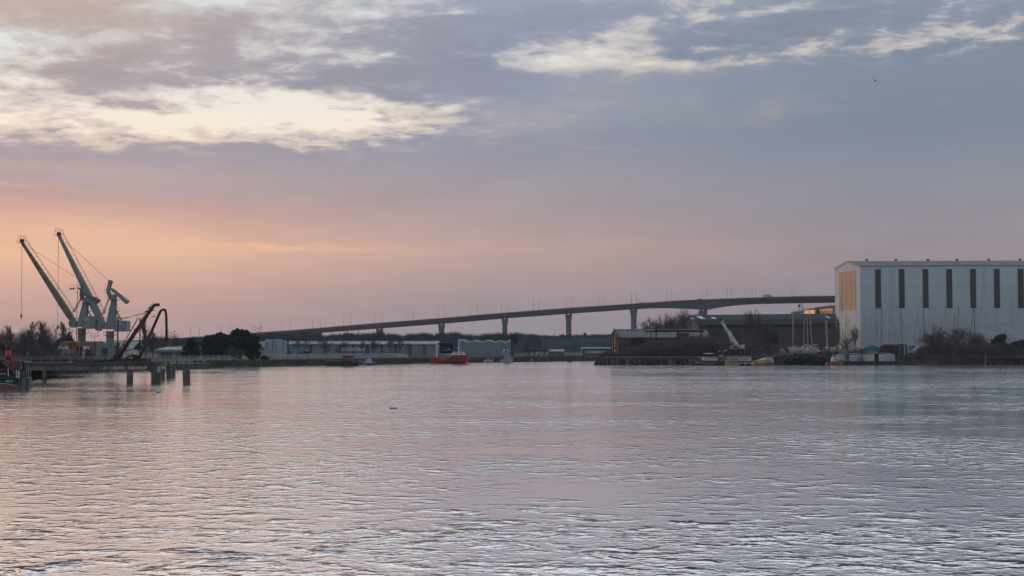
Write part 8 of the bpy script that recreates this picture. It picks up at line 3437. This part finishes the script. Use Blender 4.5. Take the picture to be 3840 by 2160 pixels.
for (x0, x1, yt, yb, col, lb, d) in ((3234, 3290, 1292, 1318, mat("green_tarp", (.03, .17, .14), .8, .25, .8), "boat under a bright green tarpaulin beside the timber shed", 443.0),
									 (3408, 3428, 1294, 1304, BLUE, "small boat under a blue cover right of the grey-green cabin", 446.0),
									 (3640, 3690, 1269, 1290, mat("teal_tarp", (.05, .14, .13), .8, .25, .8), "boat under a teal tarpaulin behind the big bare tree", 452.0)):
	a = PX((x0 + x1) / 2, gz(RZ, d), d)
	o = thing("covered_boat", lb, "boat", a.loc, 0, "boats under covers")
	m = MB()
	zt = a.q(0, yb - 6)[1]
	hull_loft(m, a, max(zt, 1.0), a.q(x0, 0)[0], a.q(x1, 0)[0], 2.4, .3, .6, .1)
	m.build("hull", HG, o)
	m = MB()
	rings = []
	for i in range(8):
		t = i / 7
		x = a.q(x0 + (x1 - x0) * (.1 + .9 * t), 0)[0]
		h = (a.q(0, yt)[1] - zt) * (.45 + .55 * min(1, t * 1.6) - .25 * max(0, t - .8) * 5)
		rings.append([(x, -1.3, zt - .25), (x, -.8, zt + h * .7), (x, 0, zt + h), (x, .8, zt + h * .7), (x, 1.3, zt - .25)])
	m.loft(rings, closed=False, caps=False)
	m.build("tarpaulin", col, o, fixn=False)
	m = MB()
	for dx in (-.3, .3):
		for sy in (-1, 1):
			m.tube((dx * (x1 - x0) * a.s, sy * .9, 0), (dx * (x1 - x0) * a.s, sy * .5, 1.0), .06, n=5)
	m.build("prop", STEEL, o)
# low white motor boats among the masts
for i, (x0, x1, yt, d, lb) in enumerate(((3140, 3176, 1302, 441, "cream motor boat partly hidden by the bare tree at the hangar gable"), (3176, 3205, 1306, 448, "pale grey motor boat right of the cream one"),
										 (3405, 3470, 1309, 443, "long low white hull right of the grey-green cabin"), (3428, 3500, 1302, 450, "white cabin cruiser behind the long low hull"), (3545, 3600, 1304, 450, "white cruiser seen through the big bare tree"))):
	a = PX((x0 + x1) / 2, gz(RZ, d), d)
	o = thing("motor_cruiser", lb, "motor boat", a.loc, 0, "motor boats laid up ashore")
	zt = a.q(0, yt + 5)[1]
	m = MB()
	hull_loft(m, a, zt, a.q(x0, 0)[0], a.q(x1, 0)[0], 2.4, .35, .8, .1, sheer=(.2, 0))
	m.build("hull", [mat("cream_hull", (.55, .42, .28), .45, .12, 1.0), HG, HW, HW, HW][i], o)
	m = MB()
	c = (a.q(x0, 0)[0] + a.q(x1, 0)[0]) / 2
	L = (x1 - x0) * a.s
	m.prism([(c - L * .2, zt + .02), (c + L * .3, zt + .02), (c + L * .28, zt + .75), (c - L * .05, zt + .75)], -.8, .8)
	cb = m.build("cabin", WHITE, o)
	m = MB()
	m.prism([(c - L * .08, zt + .3), (c + L * .24, zt + .3), (c + L * .24, zt + .6), (c - L * .03, zt + .6)], -.84, -.803)
	m.build("window", GLASS, cb)

# brown caisson
d = dw(1367.5)
a = PX(3430, 1367.5, d)
o = thing("brown_caisson", "square rusty brown caisson block at the water's edge, left of the thicket", "caisson", a.loc)
m = MB()
p, q = a.q(3414, 1369), a.q(3447, 1325)
m.prism([(p[0], -.5), (q[0], -.5), (q[0] - .1, q[1]), (p[0] + .1, q[1])], 0, 3)
m.build("block", mat("brown_rust_plate", (.105, .075, .062), .9, .35, .8, streak=.5), o)
m = MB()
m.box(p[0], q[0], -.06, 3.1, q[1] + .003, q[1] + .15)
m.build("rim", DTIMBER, o)

# right-hand timber jetty
a = PX(3770, 1368, dw(1368))
o = thing("ruined_jetty", "ruined low timber jetty with a stout round end post, at the right edge", "jetty", a.loc)
m = MB()
m.box(a.q(3700, 0)[0], a.q(3960, 0)[0], 0, 2.5, a.q(0, 1346)[1], a.q(0, 1340)[1])
m.box(a.q(3700, 0)[0], a.q(3960, 0)[0], -.2, -.003, a.q(0, 1343)[1], a.q(0, 1341)[1])
m.build("deck", DTIMBER, o)
m = MB()
m.lathe([(.26, -.5), (.26, a.q(0, 1337)[1]), (.3, a.q(0, 1336)[1]), (.28, a.q(0, 1334)[1])], 12, (a.q(3695, 0)[0], -.2, 0))
m.build("end_post", TIMBER, o)
for x in (3712, 3731, 3752, 3778, 3806, 3834, 3860):
	m = MB()
	q = a.q(x, 0)[0]
	m.box(q - .12, q + .12, .1, .35, -.6, a.q(0, 1346)[1] - .003)
	m.build("pile", DTIMBER, o)
for xa, xb in ((3702, 3719), (3748, 3740), (3760, 3755), (3790, 3800), (3834, 3826)):
	m = MB()
	m.beam(a.p(xa, 1352, .05), a.p(xb, 1367, .05), .12, .2)
	m.build("brace", TIMBER, o)

# striped tents
for (xl, xa, xr, ya, yb, xe, lb) in ((3686, 3704, 3722, 1242, 1278, 3762, "smaller tent with pink-lit striped gable, left of its twin"), (3756, 3777, 3822, 1237.5, 1282, 3960, "larger tent with pink-lit striped gable and long grey roof at the right edge")):
	d = 452.0 if xl < 3700 else 447.0
	a = PX(xa, gz(RZ, d), d)
	o = thing("striped_tent", lb, "tent", a.loc, 0, "tents by the hangar")
	L, A, Rr = a.q(xl, yb), a.q(xa, ya), a.q(xr, yb)
	m = MB()
	gm = mat("pink_lit_striped_cloth", (.60, .50, .48), .85, .2, .4, ribs=("z", .42, .8))  # pink evening light put into the colour of the striped gable cloth
	g0, g1, g2 = Vector((L[0], 3.2, L[1])), Vector((A[0], 1.6, A[1])), Vector((Rr[0], 0, Rr[1]))
	m.add([tuple(g0), tuple(g1), tuple(g2), (g2.x, g2.y, 0), (g0.x, g0.y, 0)], [(0, 1, 2, 3, 4)])
	m.build("gable", gm, o)
	m = MB()
	e = a.q(xe, 0)[0] - Rr[0]
	m.quad(tuple(g2 + Vector((0, -.1, 0))), tuple(g2 + Vector((e, -.1, 0))), tuple(g1 + Vector((e, 0, .04))), tuple(g1 + Vector((0, 0, .04))))
	m.quad(tuple(g0), tuple(g1 + Vector((0, 0, .04))), tuple(g1 + Vector((e, 0, .04))), tuple(g0 + Vector((e, 0, 0))))
	m.build("roof", mat("tent_grey_cloth", (.34, .37, .40), .85, .1, .6), o, fixn=False)
	m = MB()
	m.quad((g2.x, g2.y + .05, 0), (g2.x + e, g2.y + .05, 0), (g2.x + e, g2.y + .05, g2.z), (g2.x, g2.y + .05, g2.z))
	m.build("side_wall", mat("tent_grey_cloth", (.34, .37, .40)), o, fixn=False)

# ---- trees and thickets of the right bank
TREES_R = [
	("leftmost round bare tree above the corrugated roof", 2440, 1262, 486, 1185, "round", 4, 1.0), ("low twiggy bush-tree at the left of the round bare tree", 2408, 1262, 488, 1224, "round", 6, 1.5),
	("bare tree with many fine limbs, second above the corrugated roof", 2490, 1262, 486, 1165, "round", 2, .85), ("tallest bare tree with dark trunk, right of the second roof tree", 2558, 1264, 484, 1152, "round", 5, .85),
	("bare tree partly behind the tan gable", 2600, 1266, 505, 1157, "sparse", 3, .9), ("bare tree filling the gap between the tallest tree and its neighbour", 2520, 1264, 490, 1178, "round", 8, .9),
	("leaning bare tree in front of the tan gable", 2632, 1330, 470, 1192, "sparse", 5, .7), ("tall bare tree against the middle of the dark warehouse", 2812, 1330, 466, 1152, "sparse", 6, .75),
	("thin tall bare tree right of the warehouse's middle tree", 2842, 1330, 468, 1160, "sparse", 1, .5), ("bare tree before the boarded doorway", 2872, 1330, 466, 1182, "sparse", 2, .6),
	("twiggy tree between the mobile crane and the tan gable", 2690, 1332, 462, 1212, "round", 3, .8), ("bare tree in front of the dark warehouse wall, left of the boom", 2752, 1332, 460, 1224, "round", 7, .8),
	("bare tree at the hangar's far left corner", 3137, 1330, 438, 1213, "sparse", 1, .8), ("bare tree in front of the hangar gable, right one", 3206, 1330, 440, 1216, "sparse", 4, .9),
	("low round bare tree between the two gable trees", 3180, 1330, 438, 1248, "round", 2, 1.2), ("dark bare tree right of the small red-orange sloop", 3080, 1332, 437, 1262, "round", 9, .9),
	("dense bare tree behind the big one, filling its left side", 3498, 1330, 441, 1226, "round", 2, 1.25),
	("dense low bare tree between the big one and its right neighbour", 3562, 1330, 441, 1240, "round", 9, 1.5),
	("bare tree right of the spreading one, before the fifth strip", 3636, 1330, 441, 1232, "round", 4, 1.2),
	("second dense bare tree behind the round one, over the corrugated roof", 2462, 1262, 489, 1180, "round", 1, 1.2),
	("dense bare tree just left of the tallest roof tree", 2538, 1262, 488, 1162, "round", 3, 1.0),
	("big spreading bare tree in front of the hangar, over the thicket", 3522, 1330, 438, 1206, "round", 7, 1.15), ("spreading bare tree right of the big one", 3600, 1330, 440, 1216, "round", 3, 1.0),
	("low spreading bare tree left of the big one", 3478, 1330, 438, 1248, "round", 5, 1.4), ("twiggy tree left of the tents", 3665, 1330, 440, 1240, "round", 8, 1.1),
]
for lb, x, yb, d, t, k, sd, wd in TREES_R:
	bare_tree(lb, x, gz(RZ, d), d, t, k, sd, wd, "bare trees on the right bank")
SH = [(2345, 1312, "low brown shrub at the left end of the thicket"), (2375, 1298, "brown shrub second from the left of the thicket"), (2405, 1284, "brown shrub under the gantry beam's left end"), (2432, 1272, "taller brown shrub under the gantry beam"),
	  (2470, 1264, "brown shrub beside the gantry post"), (2505, 1262, "broad brown shrub right of the gantry post"), (2545, 1252, "tall shrub hiding the gantry beam's right half"), (2585, 1250, "tall shrub at the foot of the tan gable"),
	  (2622, 1246, "tallest purple-brown shrub, right of the tan gable"), (2660, 1252, "purple-brown shrub before the dark warehouse's left end"), (2694, 1262, "shrub just left of the mobile crane"), (2722, 1268, "shrub behind the mobile crane's boom"),
	  (2800, 1282, "shrub right of the mobile crane"), (2850, 1290, "shrub below the boarded doorway"), (2890, 1294, "shrub left of the covered dinghy"),
	  (3455, 1302, "shrub right of the brown caisson"), (3495, 1292, "dark shrub under the big spreading tree"), (3545, 1292, "dark shrub right of the big tree's trunk"), (3585, 1286, "dark shrub in the middle of the right-hand thicket"),
	  (3625, 1288, "shrub left of the ivy-clad bush"), (3670, 1286, "tall shrub in front of the smaller tent"), (3710, 1290, "shrub under the smaller tent's roof"), (3800, 1290, "shrub in front of the larger tent"), (3838, 1292, "shrub at the right edge of the photo"),
	  (3300, 1318, "small shrub beside the timber shed"), (3222, 1300, "twiggy shrub left of the green tarpaulin boat"), (3190, 1296, "reddish shrub at the foot of the hangar gable")]
for i, (x, t, lb) in enumerate(SH):
	d = 440 + (i % 3) * 4
	bare_tree(lb, x, gz(RZ - .2, d), d, t, "shrub", 1 + i % 6, 1.25 if t < 1275 else 1.5, "shrubs of the riverside thickets")
# dense tangle filling the thickets
rng = random.Random(17)
mb = MB()
pts = []
for (x0, x1, f, n) in ((2245, 2760, lambda x: interp([(2245, 1333), (2300, 1328), (2330, 1324), (2400, 1300), (2470, 1282), (2560, 1268), (2640, 1262), (2700, 1275), (2760, 1295)], x), 36000),
					   (2760, 2960, lambda x: interp([(2760, 1300), (2850, 1308), (2960, 1325)], x), 6000),
					   (3447, 3900, lambda x: interp([(3447, 1310), (3520, 1294), (3600, 1289), (3680, 1291), (3760, 1294), (3900, 1298)], x), 32000)):
	for _ in range(n):
		x = rng.uniform(x0, x1)
		d = rng.uniform(436, 455)
		yt = f(x) + 4 * sin(x * .21) + 3 * sin(x * .47)
		yb = gz(RZ - .3, d)
		if yt > yb - 2:
			yt = yb - 2
		y = yb - (yb - yt) * rng.random() ** .8
		b = W(x, y, d)
		L = rng.uniform(.4, 1.5)
		e = b + Vector((rng.uniform(-.7, .7) * L, rng.uniform(-.5, .5) * L, rng.uniform(.1, .9) * L))
		w = rng.uniform(.02, .06)
		i = len(mb.v)
		mb.v.extend([(b.x - w, b.y, b.z), (b.x + w, b.y, b.z), tuple(e)])
		mb.f.append((i, i + 1, i + 2))
o = mb.build("thicket_undergrowth", BRUSH, fixn=False)
tag(o, "dense brown tangle of brambles and twigs filling the riverside thickets", None, None, "stuff")
leafy("ivy_bush", "tall dark evergreen bush rising between the two tents", 3755, gz(RZ, 443), 443, [(3752, 1268, 22, 16), (3765, 1262, 14, 10), (3745, 1285, 30, 20), (3760, 1305, 34, 24), (3738, 1270, 10, 7)], IVY, 7000, .22, "evergreen bushes", "bush", 11)
leafy("ivy_bush", "low dark evergreen bush at the right edge below the tent roof", 3815, gz(RZ, 442), 442, [(3812, 1292, 26, 14), (3838, 1288, 22, 16), (3795, 1305, 20, 16)], IVY, 4500, .22, "evergreen bushes", "bush", 12)
leafy("ivy_bush", "dark evergreen shrub behind the mobile crane's cab, left side", 2712, gz(RZ, 448), 448, [(2712, 1300, 18, 14), (2705, 1315, 16, 12), (2725, 1312, 14, 12)], IVY, 3200, .22, "evergreen bushes", "bush", 13)
leafy("ivy_bush", "dark evergreen tangle right of the mobile crane's wheels", 2830, gz(RZ, 450), 450, [(2820, 1312, 22, 12), (2850, 1308, 24, 14), (2880, 1312, 18, 12)], IVY, 3600, .22, "evergreen bushes", "bush", 14)
leafy("ivy_bush", "dark ivy on the brick wall under the corrugated roof", 2390, gz(RZ, 459), 459, [(2392, 1272, 20, 7), (2380, 1282, 18, 8), (2408, 1280, 14, 8)], IVY, 1800, .22, "evergreen bushes", "bush", 15)
leafy("ivy_bush", "dark bank bush at the water below the red-orange sloop", 3040, 1366, 432.5, [(2960, 1355, 22, 11), (3000, 1352, 28, 14), (3045, 1350, 28, 15), (3082, 1352, 20, 14)], mat("bank_bush_leaves", (.045, .045, .036), .95, .5, .5, spec=.1), 9000, .2, "evergreen bushes", "bush", 16)

# ---- birds
def bird(label, px, py, d, span, roll, on_water=False):
	a = W(px, py, d)
	o = thing("bird", label, "bird", a)
	m = MB()
	m.path([(-.28, 0, 0), (-.15, 0, .03), (.05, 0, .04), (.22, 0, .02), (.34, 0, .0)], [.02, .07, .08, .05, .01], 8)
	if on_water:
		m.path([(-.2, 0, .03), (-.27, 0, .14), (-.33, 0, .17), (-.42, 0, .15)], [.035, .03, .04, .01], 8)
	m.build("body", BLACK, o, smooth=True)
	if not on_water:
		m = MB()
		for sg in (-1, 1):
			m.add([(-.12, 0, .04), (.1, 0, .05), (.05, sg * span * .25, .16), (-.08, sg * span * .25, .17), (.16, sg * span * .5, .05), (.10, sg * span * .5, .05)], [(0, 1, 2, 3), (3, 2, 4, 5)])
		m.build("wings", BLACK, o, fixn=False)
		o.rotation_euler = (radians(roll), radians(-20), radians(60))
	o.scale = (1, 1, 1)
	return o


bird("lone gull gliding high against the grey cloud on the right", 3281, 303, 170, .95, 50)
bird("dark bird skimming low over the water below the mobile crane", 2837, 1404, 260, 1.2, 5)
bird("bird skimming the water below the pines, left one", 892, 1389.5, 320, 1.2, 5)
o = bird("dark duck swimming in mid river right of the buoy", 1475, 1531, dw(1531), 0, 0, True)
o.scale = (1.15, 1.0, .6)


# ---------------------------------------------------------------- air: thin evening haze over the whole reach
hz = MB()
hz.box(-2600, 2600, -60, 2600, -2.0, 95.0)
hm = bpy.data.materials.new("evening_haze")
hm.use_nodes = True
hm.node_tree.nodes.clear()
pv = hm.node_tree.nodes.new("ShaderNodeVolumePrincipled")
pv.inputs["Color"].default_value = (0.62, 0.78, 0.96, 1)
pv.inputs["Density"].default_value = 0.00009
ho = hm.node_tree.nodes.new("ShaderNodeOutputMaterial")
hm.node_tree.links.new(pv.outputs[0], ho.inputs["Volume"])
tag(hz.build("haze", hm), "thin blue evening haze over the river", None, None, "stuff")
